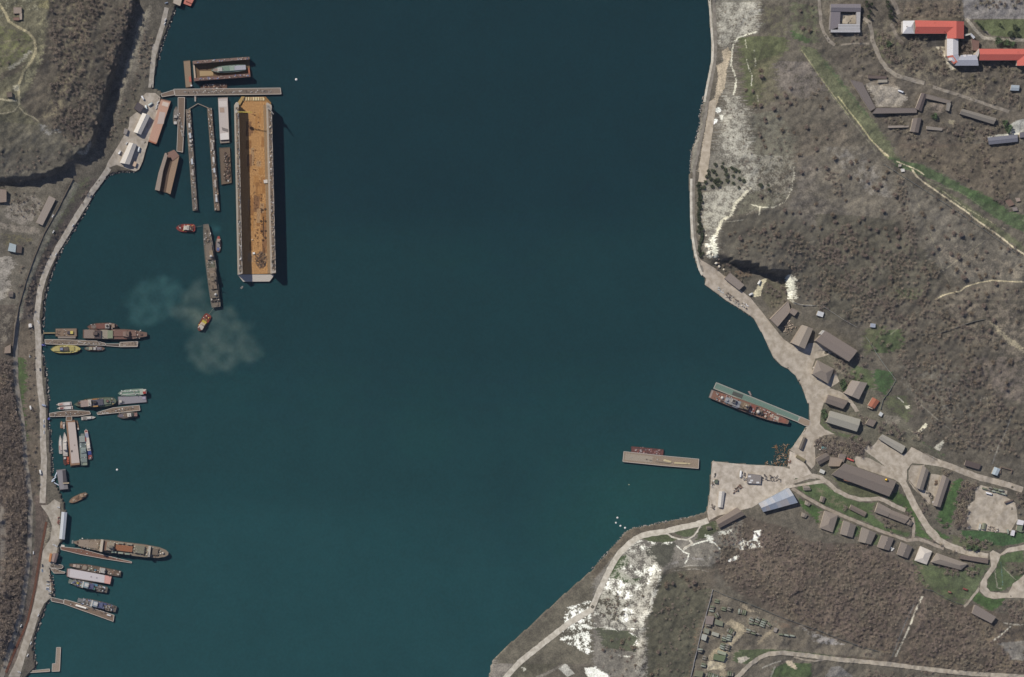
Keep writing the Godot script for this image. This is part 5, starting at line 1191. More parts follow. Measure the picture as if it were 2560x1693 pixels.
	# sheds among the parked army trucks
	for e in [["green canvas-roofed shed among parked trucks", [420, 702, 512, 735, 505, 790, 410, 762], "7f8572"], ["pale green shed against the yard fence", [292, 808, 352, 826, 338, 880, 282, 862], "8b9080"], ["whitish metal shed between truck rows", [385, 848, 465, 876, 455, 915, 372, 888], "adb0a3"], ["light grey shed against the yard fence", [262, 876, 325, 892, 305, 962, 250, 942], "b3b8ae"], ["wide dark green shed with a plain roof", [405, 1112, 545, 1140, 520, 1208, 392, 1180], "6d7a5c"], ["long pale green shed above the wide dark one", [450, 1068, 552, 1100, 540, 1135, 440, 1105], "a3ab95"], ["small brown-green shed at the south end of the fence", [180, 1308, 280, 1325, 262, 1392, 165, 1380], "7c7f68"], ["pinkish grey shed beside the fence's middle", [310, 662, 405, 672, 385, 770, 300, 760], "8d837d"], ["grey shed behind the sandy gateway", [1120, 800, 1160, 812, 1140, 860, 1105, 848], "a09a92"]]:
		house("shed", e[0], "shed", "U", e[1], "shed", 3.4, 0.5, e[2], "7d786b")

# ------------------------------------------------------------------ things traced at a height
func solid(t: Node3D, called: String, key: String, pts: Array, y0: float, y1: float, m: Material, taper := 1.0) -> MeshInstance3D:
	var hi := PackedVector2Array()
	var mid := Vector2.ZERO
	for i in range(0, pts.size(), 2):
		var q := at_h(key, pts[i], pts[i + 1], y1 + t.position.y)
		hi.append(Vector2(q.x - t.position.x, q.z - t.position.z))
	for q in hi:
		mid += q / hi.size()
	var lo := PackedVector2Array()
	for q in hi:
		lo.append(mid + (q - mid) * taper)
	var b := MB.new()
	b.prism(lo, hi, y0, y1)
	return part(called, b, m, t)

func centre(key: String, pts: Array, h := 0.0) -> Vector3:
	var c := Vector3.ZERO
	var n := pts.size() / 2
	for i in n:
		c += at_h(key, pts[i * 2], pts[i * 2 + 1], h) / n
	c.y = 0.0
	return c

# many small deck fittings that cannot be told apart singly: real boxes, one mesh
func fittings(t: Node3D, a: Vector3, b: Vector3, width: float, n: int, hexes: Array, big := 2.2, tall := 1.6, called := "deck_fittings") -> void:
	var mb := MB.new()
	var d := b - a
	var side := Vector3(-d.z, 0, d.x).normalized()
	for i in n:
		var p := a + d * rng.randf() + side * width * rng.randf_range(-0.5, 0.5)
		mb.col = lin(hexes[rng.randi() % hexes.size()])
		var s := Vector3(rng.randf_range(0.5, big), rng.randf_range(0.3, tall), rng.randf_range(0.5, big * 0.7))
		mb.box(p, s, atan2(-d.z, d.x) + rng.randf_range(-0.2, 0.2))
	part(called, mb, vmat(), t, "stuff")

const GREYS := ["8d8a86", "a8a39c", "5c5652", "c9c6c0", "6f6259", "46403d", "7d7468"]
const RUSTS := ["7d5f4e", "8f6f5a", "5d4a40", "a3968a", "6b5d54", "c4beb4", "4a3f3a"]

func pier(called: String, label: String, key: String, pts: Array, h: float, hex: String, clutter := 0, category := "pier") -> Node3D:
	var t := thing(called, label, category, centre(key, pts, h))
	var deck := solid(t, "deck", key, pts, h - 1.0, h, mat(hex, 0.92, 0, "grime", 0.06))
	# kerb beams along the edges and piles below
	var hi := PackedVector2Array()
	for i in range(0, pts.size(), 2):
		var q := at_h(key, pts[i], pts[i + 1], h)
		hi.append(Vector2(q.x - t.position.x, q.z - t.position.z))
	var c := Vector2.ZERO
	for q in hi:
		c += q / hi.size()
	for i in hi.size():
		var p := hi[i] + (c - hi[i]).normalized() * 0.4
		var q := hi[(i + 1) % hi.size()]
		q += (c - q).normalized() * 0.4
		var kb := MB.new()
		var d := q - p
		kb.box(Vector3((p.x + q.x) / 2, h, (p.y + q.y) / 2), Vector3(d.length(), 0.35, 0.7), atan2(-d.y, d.x))
		part("kerb", kb, mat("b9b2a8", 0.9), t)
		var n := int(d.length() / 12.0)
		for k in n:
			var s := p.lerp(q, (k + 0.5) / n)
			var pb := MB.new()
			pb.rod(Vector3(s.x, -3, s.y), Vector3(s.x, h - 1.0, s.y), 0.4, 0.4, 6)
			part("pile", pb, mat("5b534c"), t)
	if clutter > 0:
		var lo := hi[0]
		var far := hi[0]
		for q in hi:
			if q.distance_to(hi[0]) > far.distance_to(hi[0]):
				far = q
		var e0 := (hi[0] + hi[hi.size() - 1]) * 0.5
		fittings(t, Vector3(e0.x, h, e0.y).lerp(Vector3(-e0.x, h, -e0.y), 0.08), Vector3(e0.x, h, e0.y).lerp(Vector3(-e0.x, h, -e0.y), 0.92), 3.5, clutter, GREYS, 1.8, 1.2, "stored_gear")
	return t

func build_shore_works() -> void:
	# retaining wall of the railway cutting
	var line := land_pts("D", [712, 185, 560, 490, 432, 715, 330, 960, 250, 1190, 180, 1440, 158, 1568])
	line.append_array(land_pts("b", [120, 120, 105, 260, 90, 345]))
	var t := thing("retaining_wall", "dark stone retaining wall along the railway cutting", "wall", Vector3(line[0].x, 0, line[0].y))
	for i in line.size() - 1:
		var n := maxi(1, int(line[i].distance_to(line[i + 1]) / 14.0))
		for k in n:
			var a := line[i].lerp(line[i + 1], float(k) / n)
			var e := line[i].lerp(line[i + 1], float(k + 1) / n)
			var b := MB.new()
			var d := e - a
			var m := (a + e) * 0.5
			b.box(Vector3(m.x - t.position.x, 6.0, m.y - t.position.z), Vector3(d.length() - 0.06, 7.3, 0.9), atan2(-d.y, d.x))
			part("wall_section", b, mat("6b6157", 0.95), t)
	# railway with rusty rails
	var rail := land_pts("H", [400, 225, 375, 360, 350, 490, 322, 660, 300, 800, 272, 930, 240, 1080, 190, 1200, 140, 1310, 95, 1420, 50, 1530])
	t = thing("railway", "rusty railway siding on a brown ballast strip beside the quay", "railway", Vector3(rail[0].x, 0, rail[0].y))
	for p in Geometry2D.offset_polyline(rail, 1.9, Geometry2D.JOIN_ROUND, Geometry2D.END_BUTT):
		if not Geometry2D.is_polygon_clockwise(p):
			var o := sheet("ballast", "", p, mat("6f5548", 0.95, 0, "grime", 0.08), 0.35, 0.1, 0.0, "", "", t)
			o.position = -t.position
	for s: float in [-0.78, 0.78]:
		var b := MB.new()
		for i in rail.size() - 1:
			var d := rail[i + 1] - rail[i]
			var nrm := Vector2(-d.y, d.x).normalized() * s
			var p := rail[i] + nrm
			var q := rail[i + 1] + nrm
			for k in 6:
				var e0 := p.lerp(q, k / 6.0)
				var e1 := p.lerp(q, (k + 1) / 6.0)
				b.rod(Vector3(e0.x - t.position.x, ground(e0.x, e0.y) + 0.55, e0.y - t.position.z), Vector3(e1.x - t.position.x, ground(e1.x, e1.y) + 0.55, e1.y - t.position.z), 0.16, 0.16, 4)
		part("rail", b, mat("a2664f", 0.7, 0.3), t)
	# tumbled rock along the banks
	var lists := [["D", [1330, 120, 1230, 112, 1100, 137, 1010, 192, 950, 282, 890, 372, 825, 522, 765, 617, 700, 722, 620, 842, 570, 952, 515, 1082, 485, 1182, 455, 1292, 435, 1402, 425, 1568]], ["F", [112, 80, 105, 300]], ["F", [85, 570, 115, 700, 150, 900, 172, 1100, 190, 1300, 205, 1450]], ["G", [158, 470, 180, 600, 195, 850, 215, 1080, 205, 1170]], ["H", [440, 890, 400, 935, 372, 1020, 335, 1120, 302, 1220, 288, 1330, 302, 1400, 312, 1480, 272, 1520]], ["a", [1000, 240, 890, 600, 770, 900, 670, 1200, 590, 1560]], ["T", [470, 160, 690, 112, 1170, 22]], ["T", [460, 165, 400, 195, 250, 365, 80, 555]], ["I", [225, 870, 195, 1000, 180, 1150, 150, 1280, 110, 1360, 95, 1568]], ["H", [455, 690, 458, 760, 465, 860]]]
	var spots := []
	for l in lists:
		var p := flat_pts(l[0], l[1], 1.0)
		for i in p.size() - 1:
			var n := int(p[i].distance_to(p[i + 1]) / 0.8)
			for k in n:
				var q := p[i].lerp(p[i + 1], rng.randf()) + Vector2(rng.randf_range(-2.2, 2.2), rng.randf_range(-1.6, 1.6))
				spots.append(q)
	var mb := MB.new()
	mb.dome(Vector3.ZERO, 1.0, 6, 0.8, true)
	for i in mb.v.size():
		var q := mb.v[i]
		mb.v[i] = q * (1.0 + 0.22 * sin(q.x * 5.0 + q.y * 3.0) * cos(q.z * 4.0))
	var mm := MultiMesh.new()
	mm.transform_format = MultiMesh.TRANSFORM_3D
	mm.use_colors = true
	mm.mesh = mb.mesh()
	mm.instance_count = spots.size()
	for i in spots.size():
		var q: Vector2 = spots[i]
		var r := rng.randf_range(0.45, 1.35)
		mm.set_instance_transform(i, Transform3D(Basis.from_euler(Vector3(rng.randf() * 3, rng.randf() * 6, rng.randf() * 3)).scaled(Vector3.ONE * r), Vector3(q.x, maxf(0.3, ground(q.x, q.y) * 0.55), q.y)))
		var g := rng.randf_range(0.08, 0.34)
		mm.set_instance_color(i, Color(g, g * 0.92, g * 0.83))
	var o := MultiMeshInstance3D.new()
	o.name = "rubble"
	o.multimesh = mm
	o.material_override = vmat(0.95)
	tag(o, "tumbled brown and pale rocks along the water's edge", "rubble", "", "stuff")
	add_child(o)
	# boulders on the chalk headland
	for e in [[240, 790, 2.2], [265, 815, 1.8], [250, 860, 1.6], [300, 870, 1.8], [330, 940, 2.4], [358, 972, 2.2], [240, 690, 1.8], [285, 830, 1.4], [400, 1000, 1.5]]:
		var w := on_land("K", e[0], e[1])
		var rb := MB.new()
		rb.dome(Vector3(0, 0.4, 0), e[2], 7, 0.75, true)
		for i in rb.v.size():
			var q := rb.v[i]
			rb.v[i] = q * (1.0 + 0.2 * sin(q.x * 2.1 + e[0]) * cos(q.z * 1.7))
		var bo := top_mesh("boulder", rb, mat("e2dbc8", 0.95), "pale chalk boulder at the foot of the headland", "boulder", "boulders fallen from the headland")
		bo.position = w
	# fences and walls
	for e in [["concrete wall along the diagonal track above the scrub", "8a8d8a", 2.2, "L", [530, 180, 640, 250, 760, 325, 870, 395, 1000, 480, 1100, 545, 1250, 645, 1400, 745, 1550, 855, 1700, 965, 1790, 1035]], ["concrete fence down the side of the army truck yard", "97979b", 2.2, "U", [388, 350, 345, 520, 295, 700, 240, 900, 200, 1080, 160, 1240, 125, 1400]], ["grey fence between the brown wood and the truck yard", "7f8584", 2.2, "U", [400, 360, 560, 430, 760, 500, 950, 575, 1200, 680, 1450, 770, 1650, 840, 1900, 940, 2150, 1030, 2371, 1090]], ["grey wall across the hillside scrub", "85857f", 2.0, "O", [560, 300, 740, 285, 880, 240, 1000, 195, 1100, 165, 1190, 150]], ["pale fence down the grassy slope to the cottage", "9aa099", 1.8, "N", [890, 10, 970, 120, 1000, 180, 1080, 300, 1180, 430, 1220, 480]], ["dark fence from the slope down to the white shed", "70756f", 1.8, "N", [1220, 480, 1150, 600, 1080, 690, 1050, 800]], ["grey fence through the grass below the villa", "75797a", 1.8, "V", [930, 560, 1060, 580, 1200, 660, 1330, 720, 1420, 745]], ["pale fence across the hillside near the quarry", "b5b2ab", 1.8, "M", [1050, 500, 1150, 535, 1260, 540, 1380, 545, 1480, 610, 1600, 690, 1750, 775]], ["dark fence along the quay road above the ruined jetty", "5e564f", 2, "Q", [1440, 650, 1520, 750, 1600, 850, 1680, 940]], ["low wall along the edge of the sandy yard", "6f665c", 1.6, "R", [300, 55, 420, 120, 560, 200]]]:
		fence(e[0], e[1], e[2], e[3], e[4])

func fence(label: String, hex: String, h: float, key: String, pts: Array) -> void:
	var line := land_pts(key, pts)
	var t := thing("fence", label, "fence", Vector3(line[0].x, ground(line[0].x, line[0].y), line[0].y))
	for i in line.size() - 1:
		var n := maxi(1, int(line[i].distance_to(line[i + 1]) / 7.0))
		for k in n:
			var a := line[i].lerp(line[i + 1], float(k) / n)
			var e := line[i].lerp(line[i + 1], float(k + 1) / n)
			var d := e - a
			var m := (a + e) * 0.5
			var b := MB.new()
			b.box(Vector3(m.x, ground(m.x, m.y) - 1.0, m.y) - t.position, Vector3(d.length() - 0.1, h + 1.0, 0.28), atan2(-d.y, d.x))
			part("panel", b, mat(hex, 0.9), t)

# ------------------------------------------------------------------ floating docks, barges, piers
func build_docks() -> void:
	var t: Node3D
	# --- the great rusty dock
	var mid := centre("o", [590, 250, 680, 250, 690, 690, 595, 690], 4)
	t = thing("floating_dock", "huge floating dry dock with an orange rusty floor and tall walls", "floating dock", mid)
	var rust := mat("cb9f69", 0.95, 0, "grime", 0.03)
	var dk := solid(t, "dock_floor", "o", [592, 262, 605, 243, 664, 242, 676, 262, 689, 684, 598, 686], -1.5, 4.0, rust)
	solid(t, "dock_end", "o", [590, 262, 604, 241.5, 612, 241.5, 600, 262], 3.0, 6.5, mat("c9ad72", 0.95, 0, "grime", 0.06))
	solid(t, "dock_end", "o", [664, 241.5, 678, 257, 676, 262, 658, 243], 3.0, 6.0, mat("a5814f", 0.95, 0, "grime", 0.06))
	var apron := mat("d9d6cf", 0.7, 0, "grime", 0.08)
	solid(t, "apron", "E", [1172, 768, 1585, 768, 1592, 775, 1540, 848, 1235, 850], -1.0, 3.2, apron)
	solid(t, "wing_wall", "o", [588, 262, 592, 255, 596.5, 257, 606, 684, 597, 686.5], 4.0, 22.0, mat("cfc9be", 0.88, 0, "grime", 0.1), 1.0)
	solid(t, "wing_wall", "o", [668, 256, 679, 263, 689.5, 682, 679, 684], 4.0, 22.0, mat("cfc9be", 0.88, 0, "grime", 0.1), 1.0)
	# walks, rails and gear on both wall tops
	for e in [[592, 268, 601, 680, 3.4], [674, 275, 684, 676, 4.4]]:
		var a := at_h("o", e[0], e[1], 22.0) - t.position
		var b := at_h("o", e[2], e[3], 22.0) - t.position
		a.y = 22.0
		b.y = 22.0
		var walk := MB.new()
		var d := b - a
		walk.box((a + b) * 0.5, Vector3(d.length(), 0.12, e[4]), atan2(-d.z, d.x))
		part("walkway", walk, mat("8f7f6e", 0.95, 0, "grime", 0.15), t)
		fittings(t, a + Vector3(0, 0.12, 0), b + Vector3(0, 0.12, 0), e[4], 190, GREYS + ["9a8466", "b5a58a"], 2.4, 1.8, "dock_gear")
	# a lip on the inner foot of the east wall
	solid(t, "side_walk", "o", [658, 262, 665, 262, 676, 684, 669, 684], 4.0, 4.45, mat("a58e70", 0.95, 0, "grime", 0.06))
	solid(t, "foot_beam", "o", [664, 262, 667, 262, 678, 684, 675, 684], 4.0, 4.8, mat("a98a66", 0.95, 0, "grime", 0.06))
	for i in 40:                                 # deck plates of different rust
		var f := rng.randf()
		var u := rng.randf_range(0.25, 0.85)
		var q := at_h("o", lerpf(lerpf(600, 668, u), lerpf(608, 680, u), f), lerpf(275, 670, f), 4.0) - t.position
		var pb := MB.new()
		pb.box(Vector3(q.x, 4.0, q.z), Vector3(rng.randf_range(3, 9), 0.03 + 0.012 * i / 4.0, rng.randf_range(6, 26)), -0.025)
		part("floor_plate", pb, mat(["b08350", "c2935a", "977250", "bd9d76", "a5794a"][i % 5], 0.95, 0, "grime", 0.04), t)
	for i in 9:                                  # white ribs of the closed end
		var q := at_h("o", 609 + i * 6.2, 247, 5.5) - t.position
		var pb := MB.new()
		pb.box(Vector3(q.x, 4.0, q.z), Vector3(rng.randf_range(0.8, 2.4), 1.5, 5.0), 0.0)
		part("end_rib", pb, mat("d6c79c", 0.9), t)
	# keel blocks, gutters and the burnt heap
	for i in 62:
		var f := i / 61.0
		for u in [0.44, 0.52, 0.68]:
			if rng.randf() < (0.5 if sin(f * 23.0) > 0.0 else 0.08):
				var q := at_h("o", lerpf(lerpf(600, 668, u), lerpf(608, 680, u), f) + rng.randf_range(-1.5, 1.5), lerpf(275, 640, f) + rng.randf_range(-2, 2), 4.6) - t.position
				var kb := MB.new()
				kb.box(Vector3(q.x, 4.0, q.z), Vector3(rng.randf_range(0.8, 2.0), 0.8, rng.randf_range(0.7, 1.6)), rng.randf_range(-0.2, 0.2))
				part("keel_block", kb, mat("6b4a30", 0.95), t)
	for e in [[1467, 100, 1465, 330], [1472, 455, 1476, 545], [1440, 0, 1446, 60]]:
		var a := at_h("E", e[0], e[1], 4.4) - t.position
		var b := at_h("E", e[2], e[3], 4.4) - t.position
		var g := MB.new()
		var d := b - a
		g.box(Vector3((a.x + b.x) / 2, 4.0, (a.z + b.z) / 2), Vector3(d.length(), 0.7, 1.0), atan2(-d.z, d.x))
		part("rail_beam", g, mat("4b3626", 0.95), t)
	for e in [[1440, 150], [1490, 150], [1445, 265], [1492, 262], [1490, 340], [1460, 370], [1455, 20], [1490, 12]]:
		var q := at_h("E", e[0], e[1], 5.0) - t.position
		var g := MB.new()
		g.box(Vector3(q.x, 4.0, q.z), Vector3(2.6, 1.4, 2.0), 0.5)
		part("cradle_block", g, mat("4a382b", 0.95), t)
	var heap := MB.new()
	for i in 260:
		var f := rng.randf() * TAU
		var r := sqrt(rng.randf())
		var q := at_h("E", 1440 + cos(f) * r * 70, 600 + sin(f) * r * 95, 4.5) - t.position
		heap.col = lin(["3b332f", "574a42", "6f5b4a", "2f2a28", "8a6f57"][rng.randi() % 5])
		heap.box(Vector3(q.x, 4.0, q.z), Vector3(rng.randf_range(0.5, 2.2), rng.randf_range(0.3, 1.9) * (1.3 - r), rng.randf_range(0.4, 1.2)), rng.randf() * 3)
	part("scrap_heap", heap, vmat(), t, "stuff")
	for e in [["E", 1358, 522, 3.2, "dcdad4"], ["C", 1490, 1145, 5.5, "c2bdb6"], ["E", 1340, 365, 1.2, "d0ccc4"]]:
		var q := at_h(e[0], e[1], e[2], 6.0) - t.position
		var g := MB.new()
		g.box(Vector3(q.x, 4.0, q.z), Vector3(e[3], 2.0, e[3] * 0.9), 0.1)
		part("cabin", g, mat(e[4], 0.7), t)
	# cranes that stand on the walls
	crane("yellow lattice-jib crane on the west wall of the great dock", "d8c24a", "b9b4aa", at_h("B", 1092, 838, 22.0), at_h("B", 1305, 842, 38.0), 22.0, 17.0)
	crane("grey crane with a short jib on the east wall of the great dock", "a8a59f", "8d8982", at_h("B", 1505, 770, 22.0), at_h("B", 1588, 866, 38.0), 22.0, 17.0)
	# --- small dock with a vessel inside
	t = thing("floating_dock", "small rust-brown floating dock with a pale vessel inside", "floating dock", centre("B", [530, 170, 1275, 115, 1285, 370, 550, 430], 2))
	solid(t, "dock_floor", "B", [532, 180, 1272, 135, 1284, 372, 552, 425], -1.0, 2.0, mat("7f6a52", 0.95, 0, "grime", 0.06))
	solid(t, "wing_wall", "B", [535, 168, 1270, 114, 1274, 148, 540, 208], 2.0, 12.0, mat("957f75", 0.92, 0, "grime", 0.1))
	solid(t, "wing_wall", "B", [552, 392, 1282, 332, 1286, 376, 556, 432], 2.0, 12.0, mat("8d7068", 0.92, 0, "grime", 0.1))
	solid(t, "end_beam", "B", [536, 206, 555, 206, 572, 392, 552, 394], 2.0, 4.2, mat("b3a390", 0.9), 1.0)
	solid(t, "end_beam", "B", [1250, 260, 1272, 258, 1282, 334, 1262, 336], 2.0, 5.0, mat("9a6249", 0.9), 1.0)
	solid(t, "floor_plate", "B", [620, 300, 800, 300, 800, 360, 625, 368], 2.0, 2.4, mat("a58f6c", 0.9))
	for e in [[560, 188, 1250, 132], [580, 410, 1260, 355]]:
		var a := at_h("B", e[0], e[1], 12.0) - t.position
		var b := at_h("B", e[2], e[3], 12.0) - t.position
		a.y = 12.0; b.y = 12.0
		fittings(t, a, b, 3.6, 60, GREYS + ["b5a79b", "6f80b0"], 1.9, 1.3, "dock_gear")
	# --- sunken dock: two wall tops above water, joined by a bent boom
	t = thing("sunken_dock", "submerged floating dock showing two long narrow wall tops and a bent boom", "floating dock", centre("C", [510, 260, 830, 245, 925, 1500, 600, 1500], 3))
	solid(t, "wing_wall", "C", [510, 262, 568, 258, 657, 1500, 598, 1505], -4.0, 3.5, mat("8b8278", 0.92, 0, "grime", 0.1))
	solid(t, "wing_wall", "C", [775, 246, 830, 243, 925, 1500, 865, 1503], -4.0, 3.5, mat("8a7d70", 0.92, 0, "grime", 0.1))
	for e in [[541, 275, 626, 1490], [803, 260, 894, 1490]]:
		var a := at_h("C", e[0], e[1], 3.5) - t.position
		var b := at_h("C", e[2], e[3], 3.5) - t.position
		a.y = 3.5; b.y = 3.5
		fittings(t, a, b, 5.4, 150, GREYS + ["b5aea4", "a38c70"], 2.4, 1.9, "dock_gear")
		for k in 6:
			var q := a.lerp(b, rng.randf_range(0.1, 0.95))
			var g := MB.new()
			g.box(q, Vector3(rng.randf_range(5, 11), 2.4, 2.6), atan2(-(b.z - a.z), b.x - a.x))
			part("deck_house", g, mat(["c4c1bb", "b7bcc0", "a59c92"][k % 3], 0.8), t)
	for e in [[540, 262, 660, 190], [660, 190, 790, 246]]:
		var a := at_h("C", e[0], e[1], 2.4) - t.position
		var b := at_h("C", e[2], e[3], 2.4) - t.position
		var g := MB.new()
		var d := b - a
		g.box(Vector3((a.x + b.x) / 2, 1.6, (a.z + b.z) / 2), Vector3(d.length(), 0.8, 1.0), atan2(-d.z, d.x))
		part("boom", g, mat("8d8174"), t)
	# --- grey rusty U-shaped dock
	t = thing("floating_dock", "short weathered floating dock with pink and tan walls and a pointed end", "floating dock", centre("C", [260, 800, 430, 830, 320, 1300, 140, 1250], 3))
	solid(t, "dock_floor", "C", [265, 800, 370, 755, 432, 830, 320, 1300, 138, 1245], -1.5, 1.6, mat("6b5c52", 0.95, 0, "grime", 0.08))
	solid(t, "wing_wall", "C", [258, 795, 296, 800, 232, 1020, 190, 1262, 136, 1248, 180, 1040], 1.6, 8.0, mat("b3a79c", 0.9, 0, "grime", 0.1))
	solid(t, "wing_wall", "C", [350, 900, 430, 840, 380, 1060, 322, 1302, 270, 1278, 310, 1050], 1.6, 8.0, mat("b39b83", 0.9, 0, "grime", 0.1))
	solid(t, "end_wall", "C", [276, 800, 368, 756, 432, 832, 350, 892, 330, 850, 292, 850], 1.6, 8.0, mat("9d7f73", 0.9, 0, "grime", 0.1))
	# --- main pier and what hangs on it
	t = pier("pier", "long main pier of weathered planks carrying parked gear", "B", [280, 538, 1680, 522, 1690, 602, 300, 622], 3.2, "978b7f", 150)
	pier("gangway", "short sloping causeway joining the main pier to the west quay", "B", [112, 600, 285, 545, 300, 612, 125, 640], 3.0, "8f7f73", 0, "gangway")
	pier("pier", "narrow brown side pier between the salmon barge and the sunken dock", "C", [415, 112, 497, 112, 492, 450, 472, 790, 400, 776, 412, 450], 3.0, "8d7d6e", 80)
	pier("gangway", "thin walkway dangling from the main pier toward the bent boom", "B", [555, 620, 572, 620, 570, 700, 558, 700], 1.6, "8f8377", 0, "gangway")
	barge("salmon-roofed covered barge moored along the west quay", "C", [208, 132, 330, 160, 152, 690, 52, 650], 5.0, "bf9a86", "9c7a6c", "hip", [["roof_panel", [230, 165, 305, 185, 292, 235, 215, 212], "d2c3b6"], ["roof_panel", [190, 290, 262, 300, 240, 440, 160, 440], "bfb0a8"], ["roof_panel", [60, 640, 150, 672, 145, 688, 55, 655], "a86f58"]])
	barge("white-roofed covered barge with patched panels beside the great dock", "C", [905, 118, 1025, 112, 1046, 640, 930, 652], 5.5, "bdb6b2", "a39a94", "flat", [["roof_panel", [915, 160, 1015, 158, 1018, 230, 918, 232], "cfcac6"], ["roof_panel", [930, 560, 1035, 545, 1040, 630, 938, 636], "dad8d6"], ["roof_panel", [950, 480, 1030, 505, 1030, 540, 960, 520], "7d7876"], ["roof_panel", [925, 240, 980, 240, 985, 300, 930, 300], "a99688"], ["deck", [930, 652, 1044, 642, 1046, 668, 935, 678], "8f867e"]])
	var jb := barge("brown open barge heaped with scrap and a white crate", "C", [920, 732, 1050, 725, 1072, 1165, 945, 1186], 2.2, "7d6f61", "6b5f55", "", [])
	var a0 := at_h("C", 1010, 790, 2.2) - jb.position
	var b0 := at_h("C", 1015, 1130, 2.2) - jb.position
	a0.y = 2.2; b0.y = 2.2
	fittings(jb, a0, b0, 8.0, 120, ["4a3d36", "5d4a40", "362f2c", "7d6a5c", "8f8378"], 3.0, 2.4, "scrap")
	fittings(jb, b0 + Vector3(1.5, 0, 0), b0 + Vector3(2.5, 0, 2.0), 1.0, 3, ["dcdad6"], 2.4, 1.8, "crate")
	barge("tan flat pontoon with a red hatch moored beside the small dock", "B", [410, 168, 498, 160, 520, 508, 440, 520], 2.4, "8f7d68", "7d6c5b", "", [["hatch", [480, 375, 508, 372, 515, 440, 486, 442], "b36a58"], ["cabin", [502, 480, 522, 480, 524, 500, 504, 502], "d3d6da"]])
	var wb := barge("low brown work barge cluttered with winches north of the main pier", "B", [630, 505, 690, 468, 978, 468, 980, 532, 635, 532], 1.8, "7a6257", "5f4e46", "", [])
	a0 = at_h("B", 660, 510, 1.8) - wb.position
	b0 = at_h("B", 965, 505, 1.8) - wb.position
	a0.y = 1.8; b0.y = 1.8
	fittings(wb, a0, b0, 7.0, 70, RUSTS + ["b58a6a"], 2.6, 2.0, "winches")
	# --- west piers further south
	pier("pier", "brown pier carrying blue tarps beside the yellow vessel", "F", [130, 432, 390, 432, 950, 455, 1090, 492, 1090, 526, 940, 520, 380, 512, 140, 500], 3.0, "96897b", 80)
	pier("pier", "dark broken middle section of the brown pier", "F", [1090, 500, 1310, 500, 1310, 545, 1090, 530], 2.2, "5f524c", 0)
	pier("pier", "tan outer pier head with a white end block", "F", [1310, 476, 1560, 462, 1600, 465, 1592, 545, 1310, 548], 3.0, "a8998a", 12)
	var cb := barge("brown crane pontoon with a yellow cabin and a long gangway", "F", [300, 262, 640, 258, 642, 385, 302, 385], 2.6, "857463", "6f6154", "", [["cabin", [535, 300, 580, 300, 580, 345, 535, 345], "c9bd6a"], ["crane_base", [490, 300, 535, 300, 535, 345, 490, 345], "4f4a52"], ["gangway", [112, 322, 302, 320, 302, 340, 112, 342], "8d8060"], ["deck_house", [340, 385, 620, 385, 618, 415, 345, 415], "8a8178"]])
	a0 = at_h("F", 320, 320, 2.6) - cb.position
	b0 = at_h("F", 480, 320, 2.6) - cb.position
	a0.y = 2.6; b0.y = 2.6
	fittings(cb, a0, b0, 9.0, 26, RUSTS, 2.0, 1.4)
	pier("pier", "brown plank pier behind the twin white launches", "G", [170, 385, 260, 368, 470, 340, 700, 358, 715, 395, 560, 420, 390, 425, 175, 428], 3.0, "8d7d6f", 50)
	pier("pier", "tan outer pontoon pier beside the grey barge", "G", [790, 375, 1000, 310, 1350, 278, 1362, 345, 1050, 380, 800, 402], 2.6, "9c8c7b", 60)
	pier("gangway", "short brown link down to the long roofed barge", "G", [392, 425, 468, 420, 470, 478, 388, 480], 2.6, "86705f", 0, "gangway")
	barge("long barge with a plain pale grey roof and brown ends", "G", [385, 472, 510, 470, 576, 1070, 448, 1082], 4.6, "8f735c", "7d5f4e", "flat", [["roof_panel", [412, 502, 508, 500, 568, 1030, 462, 1040], "bdb3ac"], ["hatch", [455, 868, 475, 866, 477, 890, 457, 892], "5a514d"], ["hatch", [495, 795, 508, 794, 510, 805, 497, 806], "7d746e"]])
	barge("plain grey steel barge moored outside the tan pontoon pier", "G", [1066, 166, 1300, 155, 1438, 150, 1450, 240, 1072, 272], 2.6, "8d8c92", "6f6e74", "", [["hatch", [1110, 232, 1150, 228, 1152, 250, 1112, 254], "5c5b60"], ["cabin", [1085, 215, 1118, 213, 1120, 245, 1088, 247], "b9b6b0"], ["hatch", [1390, 170, 1430, 168, 1432, 200, 1392, 202], "a09cb0"]])
	var fh := barge("floating boathouse with a dark grey roof and white struts", "G", [262, 1122, 385, 1110, 422, 1378, 308, 1392], 5.5, "7b7a7e", "6b6a6c", "flat", [["hatch", [345, 1130, 385, 1128, 400, 1285, 352, 1288], "45434a"], ["roof_panel", [272, 1135, 340, 1128, 372, 1370, 315, 1378], "8a898e"], ["beam", [350, 1292, 430, 1288, 430, 1304, 352, 1306], "b5a88f"]])
	for e in [[245, 1215, 275, 1150], [205, 1265, 262, 1215], [235, 1290, 295, 1325], [200, 1280, 240, 1260]]:
		var p := at_h("G", e[0], e[1], 3.0) - fh.position
		var q := at_h("G", e[2], e[3], 3.0) - fh.position
		var g := MB.new()
		g.rod(Vector3(p.x, 3.0, p.z), Vector3(q.x, 3.0, q.z), 0.7, 0.7, 6)
		part("strut", g, mat("c9d3e0", 0.6), fh)
	pier("pier", "rusty broken pier lying in the long ship's shadow", "H", [520, 438, 700, 458, 930, 520, 1140, 570, 1140, 582, 900, 545, 700, 508, 525, 465], 1.8, "8d6a5c", 10)
	pier("pier", "short plank jetty leading to the pink-ended covered barge", "f", [285, 640, 345, 632, 470, 680, 520, 690, 515, 712, 340, 712], 2.4, "98897a", 4)
	pier("pier", "short jetty with grey sheds beside the quay warehouse", "f", [275, 575, 300, 555, 480, 585, 492, 610, 465, 640, 280, 628], 2.4, "7c746c", 10)
